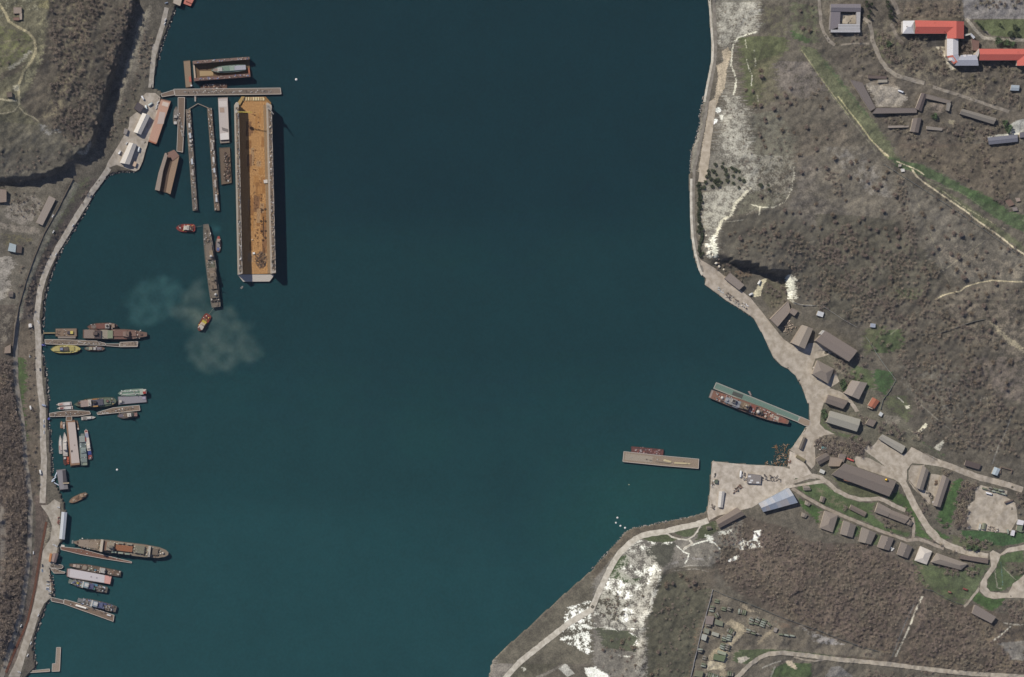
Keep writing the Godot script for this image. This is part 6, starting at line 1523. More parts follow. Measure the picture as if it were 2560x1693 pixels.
	barge("covered barge with a white roof and a pink end", "f", [545, 640, 600, 636, 1140, 738, 1252, 765, 1225, 888, 1130, 870, 590, 785, 540, 760], 5.0, "b0a7a6", "8f6f6a", "flat", [["roof_panel", [600, 645, 1140, 742, 1128, 862, 585, 768], "c9c6c9"], ["roof_panel", [1142, 742, 1245, 765, 1222, 882, 1130, 866], "cf9f96"], ["hatch", [915, 758, 938, 762, 936, 778, 914, 774], "8d8a8f"], ["hatch", [1002, 776, 1025, 780, 1022, 795, 1000, 791], "8d8a8f"]])
	pier("pier", "dark sloping causeway at the root of the southern pontoon", "f", [290, 1085, 500, 1135, 495, 1190, 300, 1150], 2.4, "7d716b", 0)
	t = pier("pier", "brown pontoon pier carrying a white bus-like cabin", "f", [500, 1118, 690, 1170, 1290, 1370, 1275, 1470, 490, 1190], 2.6, "917f70", 20)
	solid(t, "cabin", "f", [688, 1198, 855, 1248, 845, 1272, 680, 1224], 2.6, 5.4, mat("ece7dc", 0.6)); solid(t, "cabin", "f", [1175, 1352, 1235, 1368, 1232, 1388, 1172, 1372], 2.6, 4.6, mat("d6d6d2", 0.6))
	pier("pier", "L-shaped pale concrete pontoon off the southern quay", "H", [488, 1310, 525, 1310, 515, 1520, 448, 1522, 450, 1455, 480, 1452], 1.8, "b3a698", 0)
	pier("gangway", "long pale footbridge reaching for the L-shaped pontoon", "H", [230, 1518, 430, 1497, 432, 1520, 235, 1532], 1.8, "b0a394", 0, "gangway")
	barge("salmon-roofed barge whose end shows beside the north quay", "a", [1300, -160, 1540, -60, 1430, 168, 1225, 95], 4.0, "c07a6c", "8d5f56", "flat", [["hatch", [1310, 20, 1455, 85, 1448, 105, 1300, 45], "7d463c"]])
	house("shed", "pale flat quay shed at the north end of the west quay", "shed", "a", [1010, -160, 960, 80, 1150, 160, 1230, -120], "flat", 3.5, 0, "b5ac9f")
	# --- east side
	t = pier("pier", "long pale green pier with white edges beside the frigate", "P", [982, 64, 1812, 402, 1782, 452, 955, 122], 3.0, "8fa79c", 0)
	solid(t, "deck_stripe", "P", [985, 78, 1800, 412, 1784, 438, 968, 112], 3.0, 3.12, mat("7f9f95", 0.9, 0, "grime", 0.08))
	solid(t, "burnt_patch", "P", [1150, 150, 1250, 185, 1235, 222, 1135, 185], 3.12, 3.2, mat("5f6664", 0.95, 0, "grime", 0.2)); solid(t, "fender_raft", "P", [1292, 150, 1312, 148, 1330, 190, 1318, 195], -0.6, 1.0, mat("8d7d78"))
	pier("gangway", "sandy causeway at the landward end of the green pier", "P", [1795, 395, 1815, 400, 1905, 440, 1900, 492, 1860, 492, 1780, 455], 2.8, "b5a593", 0, "gangway")
	t = pier("pier", "long tan concrete pontoon with scrap on its deck", "P", [75, 740, 440, 778, 815, 815, 810, 908, 440, 880, 65, 840], 3.0, "b0a290", 14)
	solid(t, "deck_plate", "P", [95, 760, 360, 790, 355, 850, 85, 822], 3.0, 3.12, mat("bdb5a6", 0.9, 0, "grime", 0.08)); solid(t, "beam", "P", [390, 825, 530, 848, 528, 860, 386, 838], 3.0, 4.0, mat("8d8170")); solid(t, "beam", "P", [575, 845, 730, 855, 728, 868, 573, 860], 3.0, 3.9, mat("c4b68f")); solid(t, "beam", "P", [470, 815, 545, 835, 540, 850, 465, 835], 3.0, 3.7, mat("c2b48d"))
	var rb := barge("dull red open barge moored to the tan pontoon", "P", [150, 690, 440, 718, 468, 722, 462, 776, 148, 746], 2.0, "7f5552", "8f4f4a", "", [])
	a0 = at_h("P", 180, 722, 2.0) - rb.position
	b0 = at_h("P", 440, 748, 2.0) - rb.position
	a0.y = 2.0; b0.y = 2.0
	fittings(rb, a0, b0, 9.0, 90, ["6f4540", "8d5a52", "53403e", "9c7a72", "a39a98"], 2.4, 0.9, "barge_frames")
	# ruined jetty: rows of leaning timber piles and beams
	t = thing("ruined_jetty", "ruined timber jetty of leaning brown piles in shallow water", "jetty", centre("P", [1530, 660, 1700, 660, 1690, 880, 1530, 880]))
	for i in 210:
		var u := rng.randf()
		var w := rng.randf()
		var q := at_h("P", lerpf(1535 + 25 * rng.randf(), 1700, u), lerpf(685 - 20 * u, 882, w), 1.0) - t.position
		if i > 190:
			q = at_h("P", lerpf(1460, 1540, u), lerpf(840, 885, w), 1.0) - t.position
		var g := MB.new()
		if i % 3 < 2:
			g.rod(Vector3(q.x, -1.5, q.z), Vector3(q.x + rng.randf_range(-0.6, 0.6), rng.randf_range(0.8, 2.4), q.z + rng.randf_range(-0.6, 0.6)), 0.42, 0.36, 5)
			part("pile", g, mat(["8d6a48", "6b5240", "a8845c", "54443a"][i % 4], 0.95, 0, ""), t)
		else:
			g.box(Vector3(q.x, 0.3, q.z), Vector3(rng.randf_range(2, 5), 0.4, 0.5), rng.randf_range(-0.6, 2.2))
			part("beam", g, mat(["8d6a48", "6b5240", "a8845c", "c2b29c"][i % 4], 0.95, 0, ""), t)

func crane(label: String, hex: String, base_hex: String, foot: Vector3, tip: Vector3, y: float, tall: float) -> void:
	var t := thing("crane", label, "crane", Vector3(foot.x, y, foot.z))
	var b := MB.new()
	for s in [[-1, -1], [1, -1], [1, 1], [-1, 1]]:
		b.rod(Vector3(s[0] * 1.8, 0, s[1] * 1.8), Vector3(s[0] * 1.1, tall * 0.55, s[1] * 1.1), 0.28, 0.22, 5)
	part("portal", b, mat(base_hex, 0.7), t)
	b = MB.new()
	b.box(Vector3(0, tall * 0.55, 0), Vector3(3.6, 3.0, 3.0), 0.0)
	part("machine_house", b, mat(base_hex, 0.7), t)
	b = MB.new()
	var root := Vector3(0, tall * 0.62, 0)
	var end := tip - t.position
	var d := end - root
	var side := Vector3(-d.z, 0, d.x).normalized() * 0.75
	for s in [-1.0, 1.0]:
		b.rod(root + side * s, end + side * s * 0.4, 0.2, 0.14, 4)
		b.rod(root + side * s + Vector3(0, 1.6, 0), end + Vector3(0, 0.4, 0), 0.18, 0.12, 4)
	for k in 12:
		var p := root.lerp(end, k / 12.0)
		var q := root.lerp(end, (k + 1) / 12.0)
		b.rod(p + side, q - side, 0.12, 0.12, 4)
		b.rod(p - side, q + side, 0.12, 0.12, 4)
	part("jib", b, mat(hex, 0.6), t)
	b = MB.new()
	b.rod(Vector3(0, tall * 0.7, 0), Vector3(0, tall * 1.15, 0), 0.3, 0.15, 5)
	b.rod(Vector3(0, tall * 1.15, 0), end, 0.08, 0.08, 4)
	part("stay", b, mat(base_hex, 0.7), t)

func barge(label: String, key: String, pts: Array, h: float, top_hex: String, hull_hex: String, roof: String, extra: Array) -> Node3D:
	var t := thing("barge", label, "barge", centre(key, pts, h))
	var hull_h := minf(h, 2.2)
	solid(t, "hull", key, pts, -1.2, hull_h, mat(hull_hex, 0.85, 0, "grime", 0.1), 0.98)
	var hi := PackedVector2Array()
	for i in range(0, pts.size(), 2):
		var q := at_h(key, pts[i], pts[i + 1], hull_h)
		hi.append(Vector2(q.x - t.position.x, q.z - t.position.z))
	if h > hull_h:
		var c := []
		for i in range(0, pts.size(), 2):
			c.append(Vector2(pts[i], pts[i + 1]))
		var m := Vector2.ZERO
		for q in c:
			m += q / c.size()
		var inn := []
		for q in c:
			var g: Vector2 = m + (q - m) * 0.95
			inn.append(g.x)
			inn.append(g.y)
		solid(t, "cabin", key, inn, hull_h, h, mat(top_hex, 0.85, 0, "stain", 0.08))
	else:
		solid(t, "deck", key, pts, hull_h - 0.1, hull_h + 0.05, mat(top_hex, 0.9, 0, "grime", 0.1))
		for i in hi.size():                      # coaming
			var p := hi[i]
			var q := hi[(i + 1) % hi.size()]
			var d := q - p
			var kb := MB.new()
			kb.box(Vector3((p.x + q.x) / 2, hull_h, (p.y + q.y) / 2) * Vector3(0.985, 1, 0.985), Vector3(d.length() * 0.97, 0.6, 0.3), atan2(-d.y, d.x))
			part("coaming", kb, mat(top_hex, 0.9, 0, "grime", 0.1), t)
	for e in extra:
		var hh := 0.25 if e[0] == "roof_panel" or e[0] == "deck" else 0.7 if e[0] == "hatch" else 2.2
		if e[0] == "gangway": hh = 0.1
		solid(t, e[0], key, e[1], (h if e[0] != "deck" else 1.0) - 0.05, h + hh if e[0] != "deck" else 2.6, mat(e[2], 0.85, 0, "stain", 0.1))
	return t

# ------------------------------------------------------------------ ships: x runs to the bow
const FORM := {
	"warship": [[0, 0.74], [0.04, 0.8], [0.2, 0.95], [0.4, 1.0], [0.62, 0.98], [0.78, 0.82], [0.9, 0.5], [0.97, 0.2], [1.0, 0.04]],
	"blunt": [[0, 0.82], [0.03, 0.9], [0.25, 1.0], [0.6, 0.98], [0.78, 0.86], [0.9, 0.68], [1.0, 0.5]],
	"frigate": [[0, 0.8], [0.1, 0.88], [0.35, 1.0], [0.65, 1.0], [0.8, 0.86], [0.92, 0.55], [0.98, 0.42], [1.0, 0.34]],
	"tug": [[0, 0.55], [0.04, 0.85], [0.15, 1.0], [0.6, 1.0], [0.8, 0.85], [0.93, 0.5], [1.0, 0.1]],
	"round": [[0, 0.2], [0.03, 0.55], [0.1, 0.85], [0.25, 1.0], [0.65, 1.0], [0.82, 0.75], [0.93, 0.4], [1.0, 0.06]],
	"launch": [[0, 0.85], [0.05, 0.95], [0.3, 1.0], [0.6, 0.95], [0.8, 0.68], [0.93, 0.3], [1.0, 0.03]],
	"box": [[0, 0.95], [0.02, 1.0], [0.9, 1.0], [1.0, 0.8]],
	"double": [[0, 0.05], [0.05, 0.4], [0.15, 0.78], [0.3, 1.0], [0.7, 1.0], [0.86, 0.76], [0.95, 0.4], [1.0, 0.05]],
}

func hull_poly(form: String, length: float, beam: float, k := 1.0) -> PackedVector2Array:
	var p := PackedVector2Array()
	var f: Array = FORM[form]
	for e in f:
		p.append(Vector2((e[0] - 0.5) * length * k, e[1] * beam * 0.5 * k))
	for i in range(f.size() - 1, -1, -1):
		p.append(Vector2((f[i][0] - 0.5) * length * k, -f[i][1] * beam * 0.5 * k))
	return p

# pieces: name, shape (b box, c drum, d dome, m mast, w sloped house, p plate), place along 0..1 and across -1..1, length, width, foot and top above deck, colour
func ship(called: String, label: String, category: String, key: String, bow: Array, stern: Array, beam: float, deck: float, hull_hex: String, deck_hex: String, form: String, pieces: Array, clutter := 0, hexes := GREYS, group := "") -> Node3D:
	var b := at_h(key, bow[0], bow[1], deck)
	var s := at_h(key, stern[0], stern[1], deck)
	var d := b - s
	var length := Vector2(d.x, d.z).length()
	var c := (b + s) * 0.5
	var t := thing(called, label, category, Vector3(c.x, 0, c.z), atan2(-d.z, d.x), group)
	var hi := hull_poly(form, length, beam)
	var lo := PackedVector2Array()
	for q in hi:
		lo.append(Vector2(q.x * 0.95, q.y * 0.84))
	var m := MB.new()
	m.prism(lo, hi, -1.4, deck)
	part("hull", m, mat(hull_hex, 0.7, 0, "grime", 0.12), t)
	m = MB.new()
	var inner := hull_poly(form, length - 0.8, beam - 0.7)
	m.prism(inner, inner, deck - 0.2, deck + 0.06)
	part("deck", m, mat(deck_hex, 0.92, 0, "grime", 0.16), t)
	m = MB.new()                                 # bulwark
	for i in hi.size():
		var p := hi[i]
		var q := hi[(i + 1) % hi.size()]
		var e := q - p
		m.box(Vector3((p.x + q.x) / 2, deck, (p.y + q.y) / 2), Vector3(e.length() + 0.1, 0.7 if length > 30 else 0.4, 0.22), atan2(-e.y, e.x))
	part("bulwark", m, mat(hull_hex, 0.7, 0, "grime", 0.12), t)
	for e in pieces:
		var p := Vector3((e[2] - 0.5) * length, deck + e[6], e[3] * beam * 0.5)
		var g := MB.new()
		var tall: float = e[7] - e[6]
		match e[1]:
			"b":
				g.box(p, Vector3(e[4], tall, e[5]))
			"p":
				g.box(p + Vector3(0, 0.06, 0), Vector3(e[4], tall, e[5]))
			"c":
				g.rod(p, p + Vector3(0, tall, 0), e[4] * 0.5, e[5] * 0.5, 12)
			"d":
				g.rod(p, p + Vector3(0, tall * 0.5, 0), e[4] * 0.32, e[4] * 0.32, 8)
				g.dome(p + Vector3(0, tall * 0.5, 0), e[4] * 0.5, 12, 1.0, true)
			"m":
				g.rod(p, p + Vector3(0, tall, 0), e[4], e[4] * 0.4, 6)
				g.box(p + Vector3(0, tall * 0.72, 0), Vector3(e[4], e[4], e[5]))
			"w":
				var x0: float = p.x - e[4] * 0.5
				var x1: float = p.x + e[4] * 0.5
				var z: float = e[5] * 0.5
				var l0 := PackedVector2Array([Vector2(x0, -z), Vector2(x1, -z), Vector2(x1, z), Vector2(x0, z)])
				var l1 := PackedVector2Array([Vector2(x0 + 0.4, -z * 0.92), Vector2(x1 - tall * 0.45, -z * 0.8), Vector2(x1 - tall * 0.45, z * 0.8), Vector2(x0 + 0.4, z * 0.92)])
				g.prism(l0, l1, p.y, p.y + tall)
			"r":                                 # ring on deck
				for k in 16:
					var f := TAU * k / 16.0
					var r: float = e[4] * 0.5
					g.box(p + Vector3(cos(f) * r, 0, sin(f) * r), Vector3(0.5, tall, r * 0.45), -f)
		part(e[0], g, mat(e[8], 0.7, 0, "grime", 0.2), t)
	if clutter > 0:
		fittings(t, Vector3(-length * 0.44, deck + 0.06, 0), Vector3(length * 0.4, deck + 0.06, 0), beam * 0.78, int(clutter * 1.7), hexes, 1.9, 1.6)
	return t

func build_ships() -> void:
	# --- the tow
	var t := ship("warship", "stripped grey-brown warship hulk under tow with a blunt bow", "ship", "E", [803, 188], [922, 1142], 14.8, 5.0, "a39f99", "868075", "blunt", [
		["gun_ring", "r", 0.81, 0.05, 6.5, 0, 0, 1.0, "6b6157"], ["turret", "c", 0.81, 0.05, 3.2, 2.6, 0, 1.8, "9c8d7c"], ["superstructure", "b", 0.665, 0.0, 22, 9, 0, 3.2, "8d8377"], ["superstructure", "b", 0.64, 0.3, 10, 5, 3.2, 5.2, "a3937c"],
		["radome", "d", 0.612, 0.2, 4.2, 0, 3.2, 6.6, "d6d8da"], ["deck_plate", "p", 0.555, 0.1, 5, 13, 0, 0.25, "a8957f"], ["deck_plate", "p", 0.5, 0.1, 13, 10.5, 0, 0.3, "75796a"], ["superstructure", "b", 0.435, 0.1, 9, 9.5, 0, 4.0, "958879"], ["mast", "m", 0.44, 0.4, 0.45, 6, 4.0, 16.0, "6f675e"],
		["superstructure", "b", 0.36, 0.15, 12, 9, 0, 5.0, "908576"], ["funnel", "b", 0.345, 0.35, 5, 3.6, 5.0, 8.5, "7d746a"], ["bridge", "w", 0.39, 0.2, 6, 7, 4.0, 6.6, "9a8f82"], ["mast", "m", 0.3, 0.1, 0.5, 7, 4.0, 17.0, "6b635a"], ["superstructure", "b", 0.275, 0.0, 14, 9, 0, 4.0, "8f8273"], ["crane", "b", 0.235, -0.2, 7, 0.8, 4.0, 4.7, "544c46"],
		["superstructure", "b", 0.155, 0.05, 11, 10, 0, 3.0, "817a6d"], ["radome", "d", 0.15, 0.15, 3.8, 0, 3.0, 6.2, "dfe1e3"], ["bulkhead", "b", 0.075, 0.0, 1.2, 12, 0, 2.4, "4a433f"], ["winch", "b", 0.03, 0.3, 4, 3, 0, 1.4, "857a70"], ["winch", "b", 0.92, 0.0, 3, 2.4, 0, 1.2, "6f665d"], ["capstan", "c", 0.95, -0.3, 1.6, 1.4, 0, 1.2, "5d554e"]], 150, GREYS + ["9a8c7a", "7d7264"])
	ship("tugboat", "red tug with a white wheelhouse pulling ahead of the warship's bow", "tug", "E", [462, 230], [680, 232], 11.5, 2.4, "963f3b", "9c4a45", "tug", [
		["wheelhouse", "w", 0.47, 0.0, 8, 6.5, 0, 4.6, "dedbd4"], ["deck_house", "b", 0.36, -0.1, 8, 6, 0, 2.8, "c9b9a2"], ["funnel", "c", 0.28, 0.4, 2.0, 1.8, 0, 5.0, "6f5a52"], ["funnel", "c", 0.28, -0.4, 2.0, 1.8, 0, 5.0, "8d6f5a"], ["mast", "m", 0.42, 0, 0.3, 3, 4.6, 12, "5c4f49"], ["winch", "b", 0.17, 0, 3.4, 4.4, 0, 1.6, "8b5a52"], ["fender", "c", 0.13, -0.3, 2.6, 2.6, 0, 0.9, "6b3c38"], ["winch", "b", 0.72, 0.1, 3, 3, 0, 1.2, "8f3f3b"]], 24, ["c9c2b6", "6f5f56", "d0b45a", "4a4240", "a86a5e"])
	ship("tugboat", "red tug with a cream wheelhouse and yellow deck crane behind the warship", "tug", "E", [722, 1415], [838, 1228], 11.0, 2.4, "93402f", "90483c", "tug", [
		["wheelhouse", "w", 0.62, 0.0, 6, 6.4, 0, 4.4, "d9c9ad"], ["deck_house", "b", 0.73, 0.0, 9, 7, 0, 3.2, "d8d2c8"], ["yellow_crane", "b", 0.47, 0.0, 4, 6.8, 0, 2.6, "d2c34c"], ["funnel", "c", 0.86, 0.3, 1.8, 1.6, 0, 4.2, "8f4a3d"], ["mast", "m", 0.66, 0.0, 0.3, 3, 4.4, 13, "5c4f49"], ["hatch", "b", 0.34, 0.25, 3.6, 3.0, 0, 0.8, "8b6f57"], ["winch", "b", 0.9, -0.1, 3.2, 4, 0, 1.4, "7d5148"], ["bitt", "b", 0.2, 0, 1.6, 2.4, 0, 1.0, "5d2f28"]], 16, ["c9c2b6", "6f5f56", "d0b45a", "4a4240"])
	ship("tugboat", "small grey harbour tug with red bow hugging the warship", "tug", "E", [952, 322], [944, 508], 7.5, 1.8, "8d4a42", "8a8784", "round", [
		["wheelhouse", "w", 0.72, 0.0, 5, 4, 0, 3.6, "b9b0a8"], ["bow_fender", "b", 0.88, 0.0, 4, 3.4, 0, 0.7, "b0554a"], ["deck_house", "b", 0.5, 0.0, 10, 4.2, 0, 2.0, "9a989a"], ["blue_tarp", "b", 0.18, 0.0, 4.0, 3.4, 0, 1.2, "6f7fc0"], ["funnel", "c", 0.58, 0, 1.6, 1.4, 2, 4.2, "4f4a48"], ["mast", "m", 0.66, 0, 0.22, 2, 3.6, 8, "5c5552"]], 8)
	for e in [[680, 222, 765, 205, "slack tow rope from the red tug to the warship's bow"], [838, 1228, 900, 1150, "taut tow rope from the warship's stern to the cream-housed tug"]]:
		var a := at_h("E", e[0], e[1], 3.2)
		var c := at_h("E", e[2], e[3], 5.0)
		var g := MB.new()
		var o := a
		a.y = 3.2
		c.y = 5.0
		for k in 8:
			var p := a.lerp(c, k / 8.0) - Vector3(0, sin(PI * k / 8.0) * 1.5, 0)
			var q := a.lerp(c, (k + 1) / 8.0) - Vector3(0, sin(PI * (k + 1) / 8.0) * 1.5, 0)
			g.rod(p - a, q - a, 0.16, 0.16, 5)
		var r := top_mesh("tow_rope", g, mat("8a8478"), e[4], "rope")
		r.position = a
	ship("workboat", "small pale dinghy drifting below the great dock's apron", "boat", "E", [1232, 900], [1208, 930], 2.4, 0.7, "b9b9b6", "9c9a96", "launch", [["thwart", "b", 0.5, 0, 0.5, 2.0, 0, 0.2, "7d7772"], ["engine", "b", 0.06, 0, 0.6, 0.7, 0, 0.6, "4a4745"]])
	# --- vessel in the small dock
	t = ship("patrol_vessel", "white and mint-green vessel standing in the small dock", "ship", "B", [770, 290], [1218, 255], 10.5, 7.5, "8fa79c", "9fb3a8", "warship", [
		["foredeck", "p", 0.86, 0, 8, 4, 0, 0.3, "a89a92"], ["wheelhouse", "w", 0.74, 0.0, 7, 6, 0, 3.4, "c9ccca"], ["deck_house", "b", 0.58, 0.0, 11, 6.4, 0, 2.6, "8aa898"], ["deck_house", "b", 0.42, 0.0, 10, 6.4, 0, 2.2, "a9c0b4"], ["tarpaulin", "b", 0.2, 0.05, 21, 6.6, 0, 1.8, "c3c8d6"], ["mast", "m", 0.66, 0, 0.25, 3, 3, 9, "8d8d8a"], ["stern_gear", "b", 0.03, 0.0, 2, 6, 0, 1.2, "9aa39c"]], 14)
	# --- west piers
	ship("workboat", "grey launch with a white cargo box beside the narrow side pier", "boat", "C", [392, 225], [380, 450], 7.0, 1.8, "8a8783", "7f7b76", "round", [["wheelhouse", "w", 0.45, 0.0, 5, 4.6, 0, 3.6, "c6c5c1"], ["deck_house", "b", 0.66, 0.0, 9, 4.2, 0, 1.8, "97938d"], ["cargo_box", "b", 0.1, 0.0, 4, 4, 0, 2.4, "e6e6e4"], ["funnel", "c", 0.36, 0.2, 1.4, 1.2, 0, 4.2, "3f3b3a"], ["mast", "m", 0.5, 0.0, 0.2, 2, 3.6, 8.5, "5b5754"]], 10)
	ship("research_ship", "large old ship with patched brown decks and a pale green deck square", "ship", "F", [1738, 352], [733, 345], 15.0, 4.6, "7d6f68", "8b736a", "frigate", [
		["superstructure", "b", 0.1, 0.0, 15, 12.5, 0, 3.0, "9d8f86"], ["superstructure", "b", 0.235, 0.1, 9, 12, 0, 4.2, "554a4c"], ["deck_plate", "p", 0.335, 0.05, 11, 13, 0, 2.0, "b0a99a"], ["deck_plate", "p", 0.425, 0.05, 7.5, 11.6, 0, 2.4, "9aa58a"], ["superstructure", "b", 0.58, -0.15, 19, 8.6, 0, 3.0, "8c6c62"], ["superstructure", "b", 0.655, -0.05, 6, 7, 3.0, 5.4, "a08a80"], ["bridge", "w", 0.7, 0.0, 8, 9, 0, 6.0, "8f7a6f"], ["mast", "m", 0.67, 0.0, 0.45, 6, 5.4, 17, "6f625c"], ["deck_house", "b", 0.6, 0.7, 20, 3.6, 0, 1.8, "86665c"], ["funnel", "b", 0.19, -0.1, 6, 4.2, 3.0, 7.6, "6b5c57"], ["mast", "m", 0.27, 0.1, 0.4, 5, 4.2, 14, "6f625c"], ["foredeck_house", "b", 0.8, 0.0, 6, 6, 0, 1.6, "8f7468"], ["windlass", "b", 0.91, 0.0, 3.2, 3, 0, 1.4, "6f5d56"]], 90, RUSTS + ["a39488", "c9bfb4"])
	ship("trawler", "rusty trawler with a black and white radar deck outside the old ship", "ship", "F", [1275, 215], [800, 235], 10.0, 3.8, "6b5a54", "84665c", "double", [["deck_house", "b", 0.48, 0.0, 16, 7, 0, 2.6, "875c52"], ["radar_house", "b", 0.655, 0.0, 6, 6.4, 2.0, 5.0, "bdbab6"], ["radar_drum", "c", 0.655, 0.0, 3.6, 3.0, 5.0, 6.2, "3f3d3c"], ["wheelhouse", "w", 0.87, 0.0, 6, 6, 0, 4.0, "a99686"], ["derrick", "m", 0.25, 0.0, 0.3, 4, 0, 10, "6b5f57"], ["hatch", "b", 0.22, 0.1, 7, 4.4, 0, 1.0, "8d8480"]], 40, RUSTS)
	ship("fireboat", "pale yellow rounded vessel with a brown deckhouse", "ship", "F", [228, 585], [697, 578], 11.5, 3.2, "c6bd72", "cfc889", "double", [["deck_house", "b", 0.55, 0.05, 13, 5.4, 0, 2.8, "6b6257"], ["blue_hatch", "b", 0.64, 0.0, 4.0, 3.4, 2.8, 4.0, "8f9cc0"], ["casing", "b", 0.32, 0.05, 10, 6.5, 0, 1.4, "c2b972"], ["casing", "b", 0.8, 0.0, 9, 6, 0, 1.6, "cac283"], ["mast", "m", 0.45, 0.0, 0.25, 3, 2.8, 9, "8d865c"], ["windlass", "b", 0.88, 0, 2, 2.4, 0, 0.9, "b5ac6a"]], 14, ["d9d29a", "b3aa66", "8d8558"])
	ship("workboat", "small workboat with a cream house and reddish deck behind the yellow vessel", "boat", "F", [752, 572], [1078, 575], 7.0, 1.8, "6b5c56", "7f6a5f", "double", [["wheelhouse", "w", 0.68, 0.0, 5, 4.4, 0, 3.0, "bdb9a6"], ["white_cabin", "b", 0.5, 0.0, 3.4, 4, 0, 2.6, "d0cfcb"], ["hatch", "b", 0.28, 0.0, 7, 4, 0, 1.0, "8d8a94"], ["foredeck", "p", 0.84, 0, 5, 3.6, 0, 0.4, "7b8a7f"]], 8)
	for e in [["twin white launch with a red-striped roof nearest the open water", [262, 272], [462, 256], "d0a79c"], ["twin white launch with a dark red cabin top next to the plank pier", [272, 320], [478, 308], "8d4a48"]]:
		ship("launch", e[0], "boat", "G", e[1], e[2], 5.4, 1.5, "dcd8d4", "d6d3d0", "launch", [["cabin", "b", 0.3, 0.0, 9, 4.2, 0, 2.0, "ebebea"], ["cabin", "w", 0.68, 0.0, 8.5, 4.0, 0, 2.4, "e4dfdc"], ["roof_stripe", "p", 0.7, 0.0, 5, 2.2, 2.4, 2.6, e[3]], ["gap_deck", "p", 0.49, 0, 2.2, 3.6, 0, 0.2, "8d8784"], ["rail", "m", 0.92, 0.0, 0.12, 1.2, 0, 2.0, "8d8784"]], 0, GREYS, "twin white launches")
	ship("cargo_ship", "dark green cargo vessel with orange boats and a pink deckhouse", "ship", "G", [495, 268], [1046, 220], 13.5, 4.2, "5c6a5c", "71806f", "round", [["superstructure", "b", 0.22, 0.0, 11, 8, 0, 1.8, "7d8c7a"], ["crane_base", "c", 0.21, 0.1, 5.0, 4.4, 0, 2.6, "4a3a38"], ["deck_house", "b", 0.21, 0.1, 3.2, 3.0, 2.6, 4.2, "8a6f68"], ["lifeboat", "b", 0.53, -0.74, 11, 2.4, 1.4, 3.0, "c69a5c"], ["lifeboat", "b", 0.5, 0.62, 7, 3.0, 1.4, 3.0, "c28a4c"], ["superstructure", "b", 0.44, 0.0, 16, 8.5, 0, 3.2, "5f6070"], ["funnel", "b", 0.52, 0.1, 5, 3.4, 3.2, 6.5, "433c3c"], ["bridge", "w", 0.64, 0.0, 6, 10, 0, 6.0, "d6d2ce"], ["superstructure", "b", 0.74, 0.0, 13, 9.4, 0, 3.0, "b5a49e"], ["mast", "m", 0.66, 0, 0.4, 5, 6, 16, "6b645f"], ["hatch", "b", 0.89, 0.1, 3.4, 3, 0, 0.9, "5c4a48"]], 60, ["c9c6c0", "8d7a74", "5c5f70", "b58a5c", "46403d"])
	ship("tanker", "pale green coaster with white deck edges and a red-capped bridge", "ship", "G", [1070, 125], [1455, 96], 9.6, 3.0, "9fb8ab", "8fae9f", "double", [["deck_stripe", "p", 0.55, -0.5, 28, 1.2, 0, 0.9, "d3dbd4"], ["deck_stripe", "p", 0.52, 0.5, 30, 1.2, 0, 0.9, "cfd8d0"], ["derrick", "m", 0.46, 0.1, 0.35, 4, 0, 9, "a8956a"], ["poop", "b", 0.2, 0.0, 5, 8.4, 0, 3.0, "bfcfc6"], ["bridge", "w", 0.11, 0.0, 6, 6.6, 0, 6.0, "dcdad6"], ["bridge_top", "b", 0.12, -0.3, 4.4, 3.4, 6.0, 6.6, "b3463c"], ["funnel", "c", 0.06, 0.2, 2.2, 1.8, 0, 6, "8d8781"], ["windlass", "b", 0.9, 0.0, 2.6, 2.8, 0, 1.2, "d6dbd6"]], 16, ["d3dbd4", "a8bdb0", "6f8078"])
	ship("launch", "slim white motor yacht lying below the plank pier", "boat", "G", [776, 436], [590, 452], 5.0, 1.4, "d6d8d4", "dcdcd8", "launch", [["cabin", "w", 0.55, 0.0, 8, 3.4, 0, 1.8, "e6e7e3"], ["cockpit", "b", 0.2, 0.0, 4.6, 3.6, 0, 0.9, "9a9894"], ["windscreen", "b", 0.38, 0, 0.6, 3.0, 0, 2.0, "5f6a70"]], 0)
	ship("trawler", "grey-brown trawler with a white bridge below the tan pontoon pier", "ship", "G", [1058, 418], [1330, 398], 8.6, 3.0, "6f6864", "85807c", "double", [["bridge", "w", 0.42, 0.0, 6, 5.6, 0, 5.0, "dedcd8"], ["deck_house", "b", 0.3, 0.1, 5, 5, 0, 3.0, "59605c"], ["foredeck", "p", 0.78, 0.0, 8, 4.4, 0, 0.6, "7d7684"], ["hatch", "b", 0.62, 0.0, 5, 4, 0, 1.0, "8d7f70"], ["stern_deck", "b", 0.12, 0.0, 5, 5, 0, 1.4, "a3807a"], ["mast", "m", 0.44, 0, 0.3, 3, 5, 12, "6b645f"]], 16, RUSTS)
	ship("workboat", "small orange-tan boat at the head of the roofed barge", "boat", "G", [330, 485], [332, 578], 3.8, 1.0, "b58f72", "c9a68c", "launch", [["cuddy", "b", 0.6, 0.0, 3.6, 2.4, 0, 0.9, "d3b8a2"], ["engine_box", "b", 0.2, 0, 1.6, 1.4, 0, 0.7, "8d6f5c"]])
	ship("launch", "small white boat beside the orange-tan one", "boat", "G", [362, 592], [362, 500], 3.4, 1.0, "dcdad8", "d6d4d2", "launch", [["cabin", "w", 0.5, 0.0, 4, 2.4, 0, 1.4, "ececea"], ["cockpit", "b", 0.2, 0.0, 2.2, 2.2, 0, 0.5, "8d8a88"]])
	ship("workboat", "narrow brown dinghy at the east side of the roofed barge", "boat", "G", [530, 470], [552, 602], 2.8, 0.8, "7d6455", "94806f", "launch", [["white_box", "b", 0.12, 0.0, 2.4, 2, 0, 1.0, "dcdad6"], ["thwart", "b", 0.55, 0, 0.6, 2.2, 0, 0.3, "5f4c40"]])
